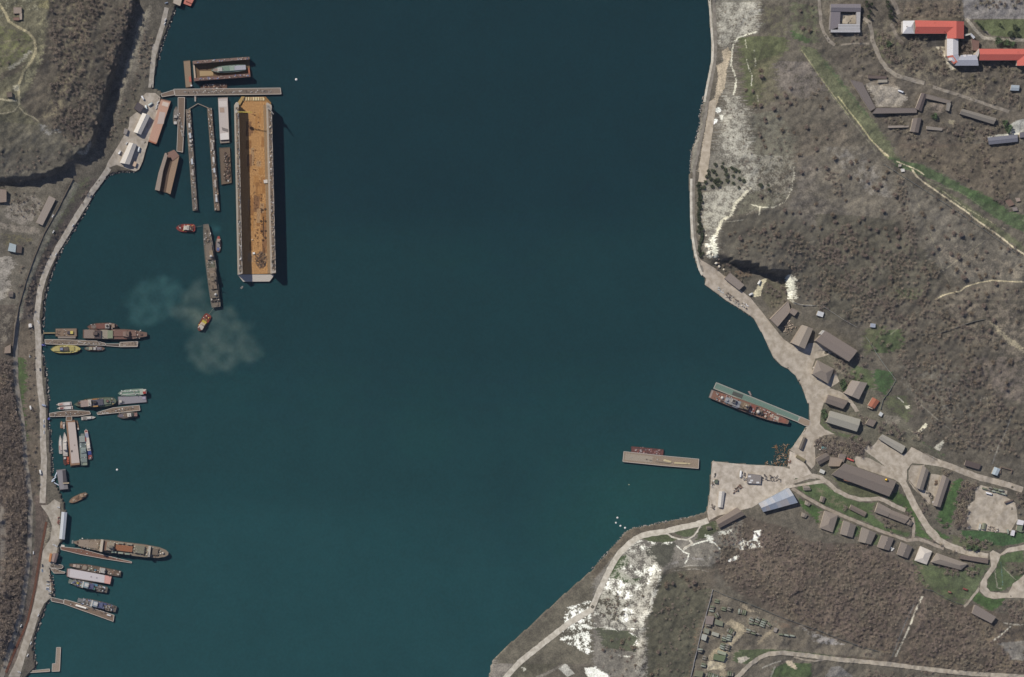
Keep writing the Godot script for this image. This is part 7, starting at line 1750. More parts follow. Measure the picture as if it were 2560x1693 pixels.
	ship("launch", "slender white launch with a red-edged cabin west of the roofed barge", "boat", "G", [314, 668], [320, 912], 4.8, 1.4, "dedcda", "e0dedc", "launch", [["cabin", "w", 0.56, 0.0, 8, 3.4, 0, 2.0, "efeeec"], ["cabin", "b", 0.3, 0.0, 7, 3.4, 0, 1.8, "e3dad6"], ["side_stripe", "p", 0.32, -0.5, 6, 0.7, 1.8, 2.0, "b5564c"], ["cockpit", "b", 0.09, 0.0, 2.4, 3.4, 0, 0.6, "d3d1ce"], ["rail", "m", 0.9, 0.0, 0.1, 1.0, 0, 1.6, "9a9794"]])
	ship("yacht", "large white motor yacht with a long pointed bow along the roofed barge", "yacht", "G", [370, 632], [382, 942], 7.4, 2.0, "e0dedb", "e4e3df", "launch", [["cabin", "w", 0.45, 0.0, 14, 5.4, 0, 2.6, "f0efec"], ["upper_deck", "w", 0.38, 0.0, 8, 4.4, 2.6, 4.4, "eceae6"], ["windscreen", "b", 0.56, 0.0, 0.7, 4.4, 1.4, 2.7, "6b7072"], ["cockpit", "b", 0.12, 0.0, 5, 5.2, 0, 0.8, "d6d3cf"], ["radar_arch", "b", 0.26, 0.0, 0.6, 4.8, 2.6, 4.8, "c9c7c3"]])
	ship("workboat", "red workboat with a white cab at the foot of the roofed barge", "boat", "G", [382, 1062], [374, 952], 5.0, 1.4, "8d4a40", "6f4a42", "tug", [["cab", "w", 0.2, 0.0, 3.6, 3.4, 0, 2.8, "e3e3e1"], ["hatch", "b", 0.6, 0.0, 4, 2.6, 0, 0.7, "5b3a34"]])
	ship("lifeboat", "bright orange-red enclosed boat tucked against the roofed barge", "boat", "G", [412, 945], [420, 1050], 4.0, 1.2, "b85a40", "c4674c", "double", [["canopy", "b", 0.5, 0.0, 6, 2.8, 0, 1.5, "c8694c"], ["hatch", "b", 0.5, 0.0, 1.4, 1.4, 1.5, 1.9, "a34c38"]])
	ship("patrol_boat", "grey patrol boat with blocky deckhouses beside the roofed barge", "ship", "G", [600, 645], [630, 1062], 11.5, 2.8, "6f7d80", "8a9896", "frigate", [["deck_house", "b", 0.82, -0.1, 9, 8, 0, 3.0, "a9b3b0"], ["red_raft", "b", 0.8, 0.75, 6, 1.8, 0, 2.2, "b0524c"], ["deck_well", "b", 0.64, 0.0, 14, 8.6, 0, 1.2, "6f7f80"], ["bridge", "w", 0.47, 0.0, 8, 8, 0, 4.6, "9db0b0"], ["mast", "m", 0.45, 0.0, 0.4, 4, 4.6, 14, "7f8a8a"], ["deck_house", "b", 0.34, 0.0, 8, 8.6, 0, 3.0, "93a3a2"], ["radome", "d", 0.24, 0.2, 2.6, 0, 0, 3.4, "d3d8d8"], ["deck_house", "b", 0.2, 0.0, 10, 8.4, 0, 2.4, "8c9b9a"], ["stern_gear", "b", 0.04, 0.2, 4, 6, 0, 1.6, "9fac9c"]], 50, ["c9d0ce", "7f8c8c", "5c6668", "b3bdbb", "d9dcda"])
	ship("ferry", "white passenger boat with blue aft deck and red stern", "boat", "G", [648, 590], [708, 985], 6.8, 1.8, "c9c6c4", "d9d6d2", "tug", [["bow_deck", "b", 0.88, 0.0, 7, 4.8, 0, 1.4, "e4cfca"], ["red_hatch", "b", 0.93, 0.0, 1.6, 3, 1.4, 1.9, "b04a42"], ["blue_windows", "b", 0.76, 0.0, 9, 4.6, 0, 2.2, "aab2cc"], ["cabin", "b", 0.5, 0.0, 19, 5.0, 0, 2.6, "ebe6dc"], ["wheelhouse", "w", 0.42, 0.0, 6, 4.6, 2.6, 4.6, "efece6"], ["blue_tarp", "b", 0.225, 0.0, 6.5, 5.4, 0, 1.8, "40509c"], ["stern_deck", "b", 0.08, 0.0, 5, 5, 0, 1.0, "b5615c"], ["white_box", "b", 0.05, 0.1, 1.8, 1.8, 1.0, 2.0, "e6e4e0"]], 0)
	ship("fishing_boat", "wooden brown fishing boat drifting alone off the boathouse", "boat", "G", [430, 1545], [668, 1432], 8.4, 2.2, "8d765f", "a08872", "double", [["wheelhouse", "w", 0.3, 0.0, 5, 4, 0, 3.2, "b59f86"], ["hatch", "b", 0.55, 0.0, 5, 3.2, 0, 0.9, "7d6450"], ["foredeck_box", "b", 0.75, 0.0, 3, 2.8, 0, 1.0, "c2b09c"], ["white_cap", "b", 0.12, 0.0, 2, 2, 0, 1.6, "dccfc0"], ["mast", "m", 0.4, 0, 0.22, 2, 0, 8, "6b5848"]], 8, RUSTS)
	# --- southern group
	ship("support_ship", "very long naval support ship with a rust-orange deck strip", "ship", "H", [622, 398], [1455, 500], 18.5, 6.0, "8d8880", "9c9182", "round", [["bow_platform", "b", 0.995, 0.0, 2, 5, 0, 1.0, "9aa3a0"], ["windlass", "c", 0.94, 0.0, 3.4, 3.0, 0, 1.2, "6b5548"], ["deck_house", "b", 0.88, 0.0, 14, 10, 0, 1.6, "ab9e8e"], ["hatch", "b", 0.79, 0.0, 18, 11, 0, 1.4, "a89a88"], ["bridge", "b", 0.695, 0.0, 3.4, 17.5, 0, 7.5, "ded6c6"], ["brown_deck", "b", 0.655, 0.0, 7, 13, 0, 4.5, "8a6b58"], ["superstructure", "b", 0.605, 0.05, 11, 12, 0, 5.6, "b0a898"], ["funnel", "b", 0.6, 0.0, 5, 4, 5.6, 10, "8f8a80"], ["mast", "m", 0.64, 0.0, 0.5, 7, 5, 20, "8d867c"], ["orange_deck", "b", 0.47, 0.0, 27, 8.5, 0, 3.0, "a8714f"], ["lifeboat", "b", 0.56, -0.78, 7, 2.2, 2.0, 3.6, "a9bcae"], ["lifeboat", "b", 0.49, -0.78, 7, 2.2, 2.0, 3.6, "b3bfb2"], ["lifeboat", "b", 0.42, -0.8, 7, 2.2, 2.0, 3.6, "9fb0a4"], ["lifeboat", "b", 0.5, 0.76, 8, 2.4, 1.5, 3.2, "a8a496"], ["lifeboat", "b", 0.41, 0.76, 8, 2.4, 1.5, 3.2, "b0ab9c"], ["dome_ring", "r", 0.345, -0.1, 6, 0, 3, 4.2, "d6d0c2"], ["superstructure", "b", 0.3, 0.1, 14, 11, 0, 3.6, "8f8f7e"], ["after_bridge", "b", 0.2, 0.0, 3, 15.5, 0, 6.0, "d3cfc4"], ["mast", "m", 0.26, 0.1, 0.45, 6, 3.6, 17, "8d867c"], ["deck_house", "b", 0.14, 0.05, 9, 9, 0, 2.6, "857a6c"], ["white_drum", "d", 0.055, 0.0, 3.4, 0, 0, 2.6, "d9d5cc"]], 190, ["d6d0c4", "a39a8c", "7d6f60", "b8ae9e", "5c5248", "9fb0a4", "8d6f58"])
	ship("minesweeper", "low dark naval tender with brown deck beyond the white-roofed barge", "ship", "f", [582, 578], [1392, 720], 10.0, 2.8, "5f564f", "7a6c60", "frigate", [["deck_house", "b", 0.9, 0.0, 4, 4, 0, 1.8, "d3c4b8"], ["deck_house", "b", 0.83, 0.0, 5, 4.6, 0, 2.0, "b5a99c"], ["drum", "c", 0.7, 0.0, 7, 6.6, 0, 1.6, "a39a8c"], ["hatch", "b", 0.58, 0.0, 7, 5, 0, 1.2, "8a8a78"], ["blue_locker", "b", 0.495, -0.2, 2.6, 2.2, 0, 1.6, "5f9cb5"], ["bridge", "w", 0.36, 0.0, 8, 7.6, 0, 5.0, "c9cac8"], ["bridge_front", "b", 0.405, 0.0, 1.2, 7.6, 0, 4.4, "e3dfda"], ["mast", "m", 0.33, 0.0, 0.35, 4, 5, 14, "6b645f"], ["stern_deck", "p", 0.2, 0.0, 11, 6.8, 0, 0.5, "857463"], ["stern_box", "b", 0.05, -0.3, 3, 2.4, 0, 1.8, "c6c0b8"], ["stern_box", "b", 0.03, 0.5, 2, 2, 0, 1.6, "dcd9d4"]], 60, RUSTS + ["c9c2b8"])
	for e in [["blue-decked naval vessel below the white-roofed barge", [562, 832], [1180, 975], 11.0, "7f8fa0", true], ["grey naval vessel with pale bow alongside the southern pontoon", [705, 1125], [1318, 1275], 11.5, "8d94a0", false]]:
		ship("corvette", e[0], "ship", "f", e[1], e[2], e[3], 3.2, "6b6a6c", "7d746c", "warship", [["foredeck", "p", 0.88, 0.0, 12, 6, 0, 0.4, "8a8f92" if not e[5] else "8d958c"], ["gun", "c", 0.83, 0.0, 3.4, 2.6, 0, 2.0, "5d5a80" if e[5] else "7b7f84"], ["yellow_locker", "b", 0.755, 0.0, 2.8, 2.6, 0, 1.6, "c2b24a" if e[5] else "9a948c"], ["bridge_front", "b", 0.625, 0.0, 1.4, 9.4, 0, 5.6, "e9e6e0"], ["bridge", "w", 0.57, 0.0, 10, 9, 0, 5.4, "93aebb" if e[5] else "93a6b8"], ["white_roof", "b", 0.53, 0.1, 6, 5, 5.4, 6.2, "dfe3e6"], ["mast", "m", 0.5, 0.0, 0.45, 5, 5, 17, "7d7d80"], ["superstructure", "b", 0.44, 0.0, 10, 8, 0, 4.0, "5d638c" if e[5] else "646e94"], ["green_tarp", "b", 0.37, -0.45, 7, 3.6, 0, 3.2, "5f948c" if e[5] else "7c84a0"], ["blue_tarp", "b", 0.33, 0.6, 8, 3.0, 0, 2.8, "5f93b0" if e[5] else "56618c"], ["tube", "b", 0.25, 0.3, 11, 1.4, 0.6, 2.0, "b5aa9e"], ["tube", "b", 0.25, -0.3, 11, 1.4, 0.6, 2.0, "8d857c"], ["after_gun", "c", 0.1, 0.0, 3.4, 2.6, 0, 2.0, "4f4845"], ["radome", "d", 0.11, -0.5, 2.6, 0, 0, 3, "c4ccd4"]], 70, ["c9d0d6", "5f6a94", "7d746c", "4a4648", "a8b0b6", "8f8478"])
	# --- frigate at the green pier
	ship("frigate", "frigate with a brick-red deck and white domes beside the green pier", "ship", "P", [1690, 455], [922, 172], 15.2, 5.2, "8d8480", "9a7566", "frigate", [["stern_step", "b", 0.015, 0.0, 3, 11, -1.5, 0.2, "b3aaa3"], ["stern_gun", "c", 0.09, -0.45, 2.6, 2.2, 0, 1.8, "9a9490"], ["gun", "c", 0.09, 0.45, 2.6, 2.2, 0, 1.8, "8a847e"], ["radome", "d", 0.15, 0.0, 4.6, 0, 0, 5.0, "e6e4e0"], ["deck_house", "b", 0.165, 0.05, 8, 7, 0, 2.2, "9c8478"], ["deck_house", "b", 0.225, 0.1, 8, 8, 0, 3.6, "a8b0ba"], ["director", "c", 0.21, 0.1, 3.4, 2.8, 3.6, 6.0, "c2c8ce"], ["superstructure", "b", 0.29, 0.05, 10, 9.5, 0, 5.0, "a9a9a8"], ["funnel", "b", 0.285, -0.15, 5.4, 5, 5.0, 9.0, "c4c4c4"], ["funnel_cap", "b", 0.285, -0.15, 4.2, 3.8, 9.0, 9.3, "4a4746"], ["superstructure", "b", 0.345, 0.1, 8, 9, 0, 4.6, "a5adb8"], ["mast", "m", 0.35, 0.0, 0.6, 7, 4.6, 20, "9aa0a8"], ["boat", "b", 0.33, 0.78, 8, 2.2, 1.6, 3.2, "9098a8"], ["superstructure", "b", 0.42, 0.0, 14, 10, 0, 4.4, "8f8270"], ["bridge", "w", 0.455, 0.05, 9, 9, 4.4, 8.0, "a3937c"], ["director", "d", 0.445, -0.1, 3.2, 0, 8.0, 11.5, "e0dbd2"], ["mast", "m", 0.43, 0.05, 0.6, 7, 8, 22, "8d8478"], ["red_deck", "p", 0.54, -0.1, 9, 10, 0, 0.6, "9c6055"], ["locker", "b", 0.53, 0.6, 5, 2.4, 0, 1.8, "c2b8b4"], ["breakwater", "b", 0.578, 0.05, 1.0, 12, 0, 2.4, "5a4a48"], ["radome", "d", 0.61, 0.15, 5.4, 0, 0.6, 7.4, "e8e6e2"], ["deck_house", "b", 0.625, 0.1, 8, 8, 0, 2.4, "8d7d70"], ["launcher", "c", 0.66, 0.2, 4.4, 4.0, 0, 3.4, "46403d"], ["gun", "c", 0.745, -0.5, 3.0, 2.4, 0, 2.2, "d6cabc"], ["gun", "c", 0.715, 0.5, 3.4, 2.8, 0, 2.4, "dccfbe"], ["gun_ring", "r", 0.715, 0.5, 6.4, 0, 0, 0.6, "8a6f58"], ["hatch", "b", 0.785, 0.02, 5, 4.4, 0, 0.5, "c9bfae"], ["hatch", "b", 0.845, 0.05, 7.4, 5.4, 0, 0.5, "d0c8b8"], ["bow_deck", "p", 0.92, 0.0, 12, 6.4, 0, 0.2, "a8705f"]], 110, ["c4bcb4", "8d7a70", "5a4c46", "b3766a", "a9afb8", "6f6660"])

# ------------------------------------------------------------------ vehicles
func make_truck(called: String, label: String, cat_: String, cab_hex: String, body_hex: String, length: float, group: String) -> Node3D:
	var t := thing(called, label, cat_, Vector3.ZERO, 0.0, group)
	var b := MB.new()
	b.box(Vector3(0, 0.7, 0), Vector3(length, 0.35, 0.9))
	part("chassis", b, mat("3f3c38"), t)
	b = MB.new()
	var z := 1.15
	var x1 := length * 0.5
	b.prism(PackedVector2Array([Vector2(x1 - 2.0, -z), Vector2(x1, -z), Vector2(x1, z), Vector2(x1 - 2.0, z)]), PackedVector2Array([Vector2(x1 - 1.9, -z * 0.92), Vector2(x1 - 0.5, -z * 0.92), Vector2(x1 - 0.5, z * 0.92), Vector2(x1 - 1.9, z * 0.92)]), 0.9, 2.7)
	var cab := part("cab", b, mat(cab_hex, 0.6), t)
	b = MB.new()
	b.box(Vector3(x1 - 0.28, 1.9, 0), Vector3(0.08, 0.6, 1.8))
	part("windscreen", b, mat("2f3a40", 0.2, 0, ""), cab)
	b = MB.new()
	var x0 := -length * 0.5
	b.prism(PackedVector2Array([Vector2(x0, -1.25), Vector2(x1 - 2.2, -1.25), Vector2(x1 - 2.2, 1.25), Vector2(x0, 1.25)]), PackedVector2Array([Vector2(x0 + 0.1, -0.95), Vector2(x1 - 2.3, -0.95), Vector2(x1 - 2.3, 0.95), Vector2(x0 + 0.1, 0.95)]), 1.1, 3.1)
	part("cargo_body", b, mat(body_hex, 0.85), t)
	for x in [x1 - 1.2, x0 + 1.0, x0 + 2.3]:
		for s in [-1.0, 1.0]:
			b = MB.new()
			b.rod(Vector3(x, 0.5, s * 0.85), Vector3(x, 0.5, s * 1.2), 0.5, 0.5, 10)
			part("wheel", b, mat("26241f"), t)
	return t

func make_car(called: String, label: String, hex: String, group: String) -> Node3D:
	var t := thing(called, label, "car", Vector3.ZERO, 0.0, group)
	var b := MB.new()
	var lo := PackedVector2Array([Vector2(-2.2, -0.85), Vector2(2.2, -0.85), Vector2(2.2, 0.85), Vector2(-2.2, 0.85)])
	b.prism(lo, PackedVector2Array([Vector2(-2.1, -0.82), Vector2(2.0, -0.8), Vector2(2.0, 0.8), Vector2(-2.1, 0.82)]), 0.35, 0.95)
	part("body", b, mat(hex, 0.4), t)
	b = MB.new()
	b.prism(PackedVector2Array([Vector2(-1.7, -0.78), Vector2(1.0, -0.78), Vector2(1.0, 0.78), Vector2(-1.7, 0.78)]), PackedVector2Array([Vector2(-1.2, -0.62), Vector2(0.3, -0.62), Vector2(0.3, 0.62), Vector2(-1.2, 0.62)]), 0.95, 1.45)
	part("cabin", b, mat("3a4248", 0.3, 0, ""), t)
	b = MB.new()
	b.box(Vector3(-0.45, 1.45, 0), Vector3(1.55, 0.06, 1.26))
	part("roof", b, mat(hex, 0.4), t)
	for x in [-1.35, 1.35]:
		for s in [-1.0, 1.0]:
			b = MB.new()
			b.rod(Vector3(x, 0.33, s * 0.68), Vector3(x, 0.33, s * 0.9), 0.33, 0.33, 10)
			part("wheel", b, mat("26241f"), t)
	return t

func build_vehicles() -> void:
	# window, x, y, angle of its length in the picture (degrees, clockwise from east)
	var army := []
	# rows: first truck, heading, how many side by side
	for e in [[385, 555, 8, 3], [445, 478, 14, 2], [525, 570, 15, 2], [592, 570, 18, 2], [775, 628, 102, 4], [860, 690, 20, 3], [935, 690, 22, 4], [1005, 715, 24, 4], [1062, 765, 40, 2], [845, 752, 10, 1], [818, 832, 16, 2], [880, 848, 18, 2], [932, 880, 18, 1], [1200, 884, 8, 1], [1268, 894, 8, 1], [1336, 902, 8, 1], [572, 826, -62, 4], [535, 905, 15, 3], [590, 900, 15, 3], [515, 1002, 18, 3], [572, 1012, 18, 3], [245, 1062, 10, 2], [298, 1150, 15, 2], [285, 1236, 15, 2], [322, 1352, -72, 8], [575, 1345, -80, 3], [450, 650, 60, 2], [340, 780, 10, 1]]:
		var f := deg_to_rad(e[2] + 90.0)
		for i in e[3]:
			army.append(["U", e[0] + cos(f) * i * 25.0, e[1] + sin(f) * i * 25.0, e[2] + rng.randf_range(-5, 5)])
	for i in 5:
		army.append(["R", 1028 + i * 47, 478 + i * 13, 15 + rng.randf_range(-4, 4)])
	for i in 3:
		army.append(["R", 1090 + i * 50, 470 + i * 12, 15 + rng.randf_range(-4, 4)])
	army.append(["e", 880, 250, 80.0]); army.append(["e", 1085, 240, 10.0])
	var proto := [make_truck("army_truck", "dull green canvas-backed truck parked in the fenced vehicle yard", "truck", "6f755f", "7a8069", 7.2, "army trucks parked in the fenced yards"), make_truck("army_truck", "grey-brown box-bodied truck parked in the fenced vehicle yard", "truck", "75705f", "8a857a", 6.6, "army trucks parked in the fenced yards"), make_truck("army_truck", "pale grey-green covered truck parked in the fenced vehicle yard", "truck", "858a7c", "9aa092", 7.6, "army trucks parked in the fenced yards")]
	for i in army.size():
		var e: Array = army[i]
		var p := on_land(e[0], e[1], e[2], 2.5)
		var k := rng.randi() % 3 if i > 2 else i
		if i < 3:
			proto[i].position = p + Vector3(0, 0.1, 0)
			proto[i].rotation.y = -deg_to_rad(e[3])
		else:
			twin(proto[k], p + Vector3(0, 0.1, 0), -deg_to_rad(e[3]))
	# single trucks
	for e in [["white box truck beside the dark flat-roofed block", "e6e6e4", "efefee", "g", 835, 35, 60, 6.5], ["white truck at the end of the dark block's shadow", "d3e4e2", "eef4f3", "g", 900, 220, 75, 6.0], ["silver truck parked slantwise on the quay yard", "b5c0be", "cdd6d3", "g", 985, 158, -35, 7.5], ["white van-bodied truck behind the south shed", "d9e2e2", "e9efef", "g", 755, 1045, 100, 7.5], ["white truck on the narrow quay road by the south shed", "e6e6e4", "efefee", "g", 382, 1105, -60, 6], ["white lorry among green trucks at the vehicle yard's edge", "e3e3e3", "f0f0f0", "R", 1070, 525, 15, 9], ["rusty brown container truck in the vehicle yard", "75655a", "6f6058", "R", 1265, 603, -18, 13], ["white flatbed parked in the ruined sandy court", "dcdfe2", "e6e9ec", "J", 990, 895, 20, 8], ["red fire truck behind the square grey shed", "c05a4f", "c8625a", "Q", 768, 412, 22, 11], ["white container truck on the concrete quay", "e6e6e2", "ededea", "P", 1222, 962, 95, 10], ["white truck on the sandy quay below the quarry", "d9dcdc", "e6e6e4", "M", 600, 415, -30, 6], ["white delivery truck beside the quarry gully", "e6e4dc", "f0efe8", "M", 690, 285, -60, 7], ["rusted wreck of a red truck in the grass", "7d3f3a", "8a4a42", "V", 1435, 565, 20, 7], ["brown wreck of a small truck in the grass", "8d5f52", "97695c", "V", 1258, 598, 20, 5], ["white truck by the crane barge gangway", "d6d6d6", "e3e3e3", "b", 246, 112, 80, 6], ["white lorry parked on the west quay verge", "d9d9d6", "e6e6e3", "b", 248, 782, 80, 6], ["blue-grey truck at the pier root", "8a93a8", "a3abbc", "b", 358, 762, 15, 6.5], ["white truck on the verge near the floating boathouse", "d6d6d3", "e3e3e0", "b", 328, 1308, 80, 7]]:
		var t := make_truck("truck", e[0], "truck", e[1], e[2], e[7], "")
		t.position = on_land(e[3], e[4], e[5], 2.5) + Vector3(0, 0.35, 0)
		t.rotation.y = -deg_to_rad(e[6])
	# cars
	var cars := [make_car("parked_car", "white car parked along the west shore quay", "e3e3e1", "cars parked along the west quays"), make_car("parked_car", "dark car parked along the west shore quay", "4a4d55", "cars parked along the west quays"), make_car("parked_car", "silver-blue car parked along the west shore quay", "9aa6b8", "cars parked along the west quays")]
	var spots := [["f", 160, 590, 80, 1], ["f", 155, 668, 80, 2], ["f", 250, 842, 5, 1], ["f", 245, 885, 5, 0], ["f", 240, 935, 5, 0], ["f", 240, 962, 5, 2], ["f", 275, 992, 10, 0], ["f", 345, 268, 20, 0], ["f", 372, 285, 20, 0], ["f", 480, 282, 20, 0], ["f", 280, 1040, 20, 1], ["f", 95, 1370, -60, 0], ["b", 310, 80, 60, 0], ["b", 355, 890, 85, 0], ["b", 357, 930, 85, 2], ["b", 358, 980, 85, 0], ["b", 325, 470, 85, 1], ["b", 240, 358, 80, 0], ["D", 890, 355, -55, 1], ["D", 712, 640, -60, 0], ["D", 545, 925, -70, 0], ["D", 520, 705, -60, 0], ["D", 515, 550, -60, 0], ["H", 180, 1125, -65, 0], ["H", 288, 492, 90, 0], ["H", 237, 1380, -60, 0], ["H", 165, 1525, 20, 0], ["g", 1130, 125, -60, 0], ["g", 1115, 180, -60, 0], ["g", 1100, 235, -60, 0], ["g", 520, 930, -60, 0], ["a", 760, 520, -60, 0], ["a", 745, 610, -60, 0], ["a", 790, 70, -20, 2], ["H", 505, 98, 10, 0], ["H", 265, 1275, -65, 0]]
	var used := [false, false, false]
	for e in spots:
		var p := on_land(e[0], e[1], e[2], 1.0) + Vector3(0, 0.36, 0)
		if not used[e[4]]:
			used[e[4]] = true
			cars[e[4]].position = p
			cars[e[4]].rotation.y = -deg_to_rad(e[3])
		else:
			twin(cars[e[4]], p, -deg_to_rad(e[3]))

# ------------------------------------------------------------------ plants
func bare_mesh(sd: int, sprays: int, twig_hex: Array, size: float) -> Array:
	var r := RandomNumberGenerator.new()
	r.seed = sd
	var trunk := MB.new()
	trunk.col = lin("6b5d52")
	trunk.rod(Vector3.ZERO, Vector3(0.04, 0.75, 0.03), 0.09, 0.05, 5)
	var limbs := []
	for i in 6:
		var f := TAU * i / 6.0 + r.randf() * 0.8
		var a := Vector3(0.03, 0.35 + 0.08 * i, 0.02)
		var e := Vector3(cos(f) * r.randf_range(0.45, 0.8), r.randf_range(0.8, 1.4), sin(f) * r.randf_range(0.45, 0.8))
		trunk.rod(a, e, 0.04, 0.012, 4)
		limbs.append([a, e])
	var crown := MB.new()
	for i in sprays:
		var l: Array = limbs[r.randi() % 6]
		var p: Vector3 = (l[0] as Vector3).lerp(l[1], r.randf_range(0.35, 1.1))
		p += Vector3(r.randf_range(-0.42, 0.42), r.randf_range(-0.25, 0.35), r.randf_range(-0.42, 0.42))
		var d := Vector3(r.randf_range(-1, 1), r.randf_range(-0.3, 1.2), r.randf_range(-1, 1)).normalized()
		var s := d.cross(Vector3(r.randf_range(-1, 1), r.randf_range(-1, 1), r.randf_range(-1, 1))).normalized()
		var q := r.randf_range(0.12, 0.28) * size
		crown.col = lin(twig_hex[r.randi() % twig_hex.size()])
		crown.tri(p - s * q * 0.5, p + s * q * 0.5, p + d * q * 1.7)
	return [trunk.mesh(), crown.mesh()]

func leafy_mesh(sd: int, tall: float, hexes: Array, taper: float) -> Array:
	var r := RandomNumberGenerator.new()
	r.seed = sd
	var trunk := MB.new()
	trunk.col = lin("5c4c40")
	trunk.rod(Vector3.ZERO, Vector3(0, tall * 0.8, 0), 0.1, 0.03, 5)
	var crown := MB.new()
	for i in 260:
		var h := pow(r.randf(), 0.8)
		var f := r.randf() * TAU
		var rad := (lerpf(1.0, 0.12, h) if taper > 0.5 else sqrt(maxf(0.05, 1.0 - pow(h * 2.0 - 1.0, 2.0)))) * sqrt(r.randf_range(0.15, 1.0)) * (1.0 + 0.25 * sin(f * 3.0 + sd))
		var p := Vector3(cos(f) * rad, tall * (0.12 + 0.88 * h), sin(f) * rad)
		var d := Vector3(cos(f), r.randf_range(0.1, 1.2), sin(f)).normalized()
		var s := d.cross(Vector3(r.randf_range(-1, 1), r.randf_range(-1, 1), r.randf_range(-1, 1))).normalized()
		var q := r.randf_range(0.16, 0.34)
		crown.col = lin(hexes[r.randi() % hexes.size()])
		crown.tri(p - s * q * 0.6, p + s * q * 0.6, p + d * q * 1.2)
	return [trunk.mesh(), crown.mesh()]

func joined(m: Array) -> ArrayMesh:
	var st := SurfaceTool.new()
	st.append_from(m[0], 0, Transform3D())
	st.append_from(m[1], 0, Transform3D())
	return st.commit()

var kinds := {}

func plant(called: String, label: String, category: String, group: String, kind: String, where: Vector3, r: float, sink := 0.0) -> void:
	var t := thing(called, label, category, where - Vector3(0, sink, 0), rng.randf() * TAU, group)
	var m: Array = kinds[kind][rng.randi() % kinds[kind].size()]
	for i in 2:
		var o := MeshInstance3D.new()
		o.name = ["trunk", "crown"][i]
		o.mesh = m[i]
		o.material_override = vmat(0.95)
		t.add_child(o)
	t.scale = Vector3(r, r * rng.randf_range(0.85, 1.15), r)

func is_free(p: Vector2) -> bool:
	var i := clampi(roundi((p.x - X0) / FS), 0, FX - 1)
	var j := clampi(roundi((p.y - Z0) / FS), 0, FZ - 1)
	return busy[j * FX + i] == 0 and mask[j * FX + i] == 1

func scatter(out: Array, key: String, pts: Array, gap: float, r0: float, r1: float, share := 1.0, clump: FastNoiseLite = null) -> void:
	var poly := land_pts(key, pts)
	var lo := poly[0]
	var hi := poly[0]
	for p in poly:
		lo = lo.min(p)
		hi = hi.max(p)
	for j in int((hi.y - lo.y) / gap) + 1:
		for i in int((hi.x - lo.x) / gap) + 1:
			var q := lo + Vector2(i + rng.randf(), j + rng.randf()) * gap
			if rng.randf() > share:
				continue
			if clump and clump.get_noise_2d(q.x, q.y) < rng.randf_range(-0.42, 0.12):
				continue
			var away := Vector2(rng.randf_range(-1, 1), rng.randf_range(-1, 1)) * 7.0      # a ragged margin
			if Geometry2D.is_point_in_polygon(q + away, poly) and is_free(q):
				out.append([q, rng.randf_range(r0, r1)])

func mass(called: String, label: String, category: String, kind: String, spots: Array, tint: Array) -> void:
	var sets := {}
	var patches := FastNoiseLite.new()
	patches.seed = 77
	patches.frequency = 0.02
	patches.fractal_octaves = 3
	for e in spots:
		var k := rng.randi() % int(kinds[kind].size())
		if not sets.has(k): sets[k] = []
		sets[k].append(e)
	for k in sets:
		var mm := MultiMesh.new()
		mm.transform_format = MultiMesh.TRANSFORM_3D
		mm.use_colors = true
		mm.mesh = joined(kinds[kind][k])
		mm.instance_count = sets[k].size()
		for i in sets[k].size():
			var q: Vector2 = sets[k][i][0]
			var r: float = sets[k][i][1]
			mm.set_instance_transform(i, Transform3D(Basis(Vector3.UP, rng.randf() * TAU).scaled(Vector3(r, r * rng.randf_range(0.75, 1.2), r)), Vector3(q.x, ground(q.x, q.y) - 0.1, q.y)))
			var pick := clampi(int((patches.get_noise_2d(q.x, q.y) * 0.9 + 0.5 + rng.randf_range(-0.2, 0.2)) * tint.size()), 0, tint.size() - 1)
			var c: Color = tint[pick]
			mm.set_instance_color(i, c * rng.randf_range(0.88, 1.15))
		var o := MultiMeshInstance3D.new()
		o.name = numbered(called)
		o.multimesh = mm
		o.material_override = vmat(0.95)
		tag(o, label, category, "", "stuff")
		add_child(o)

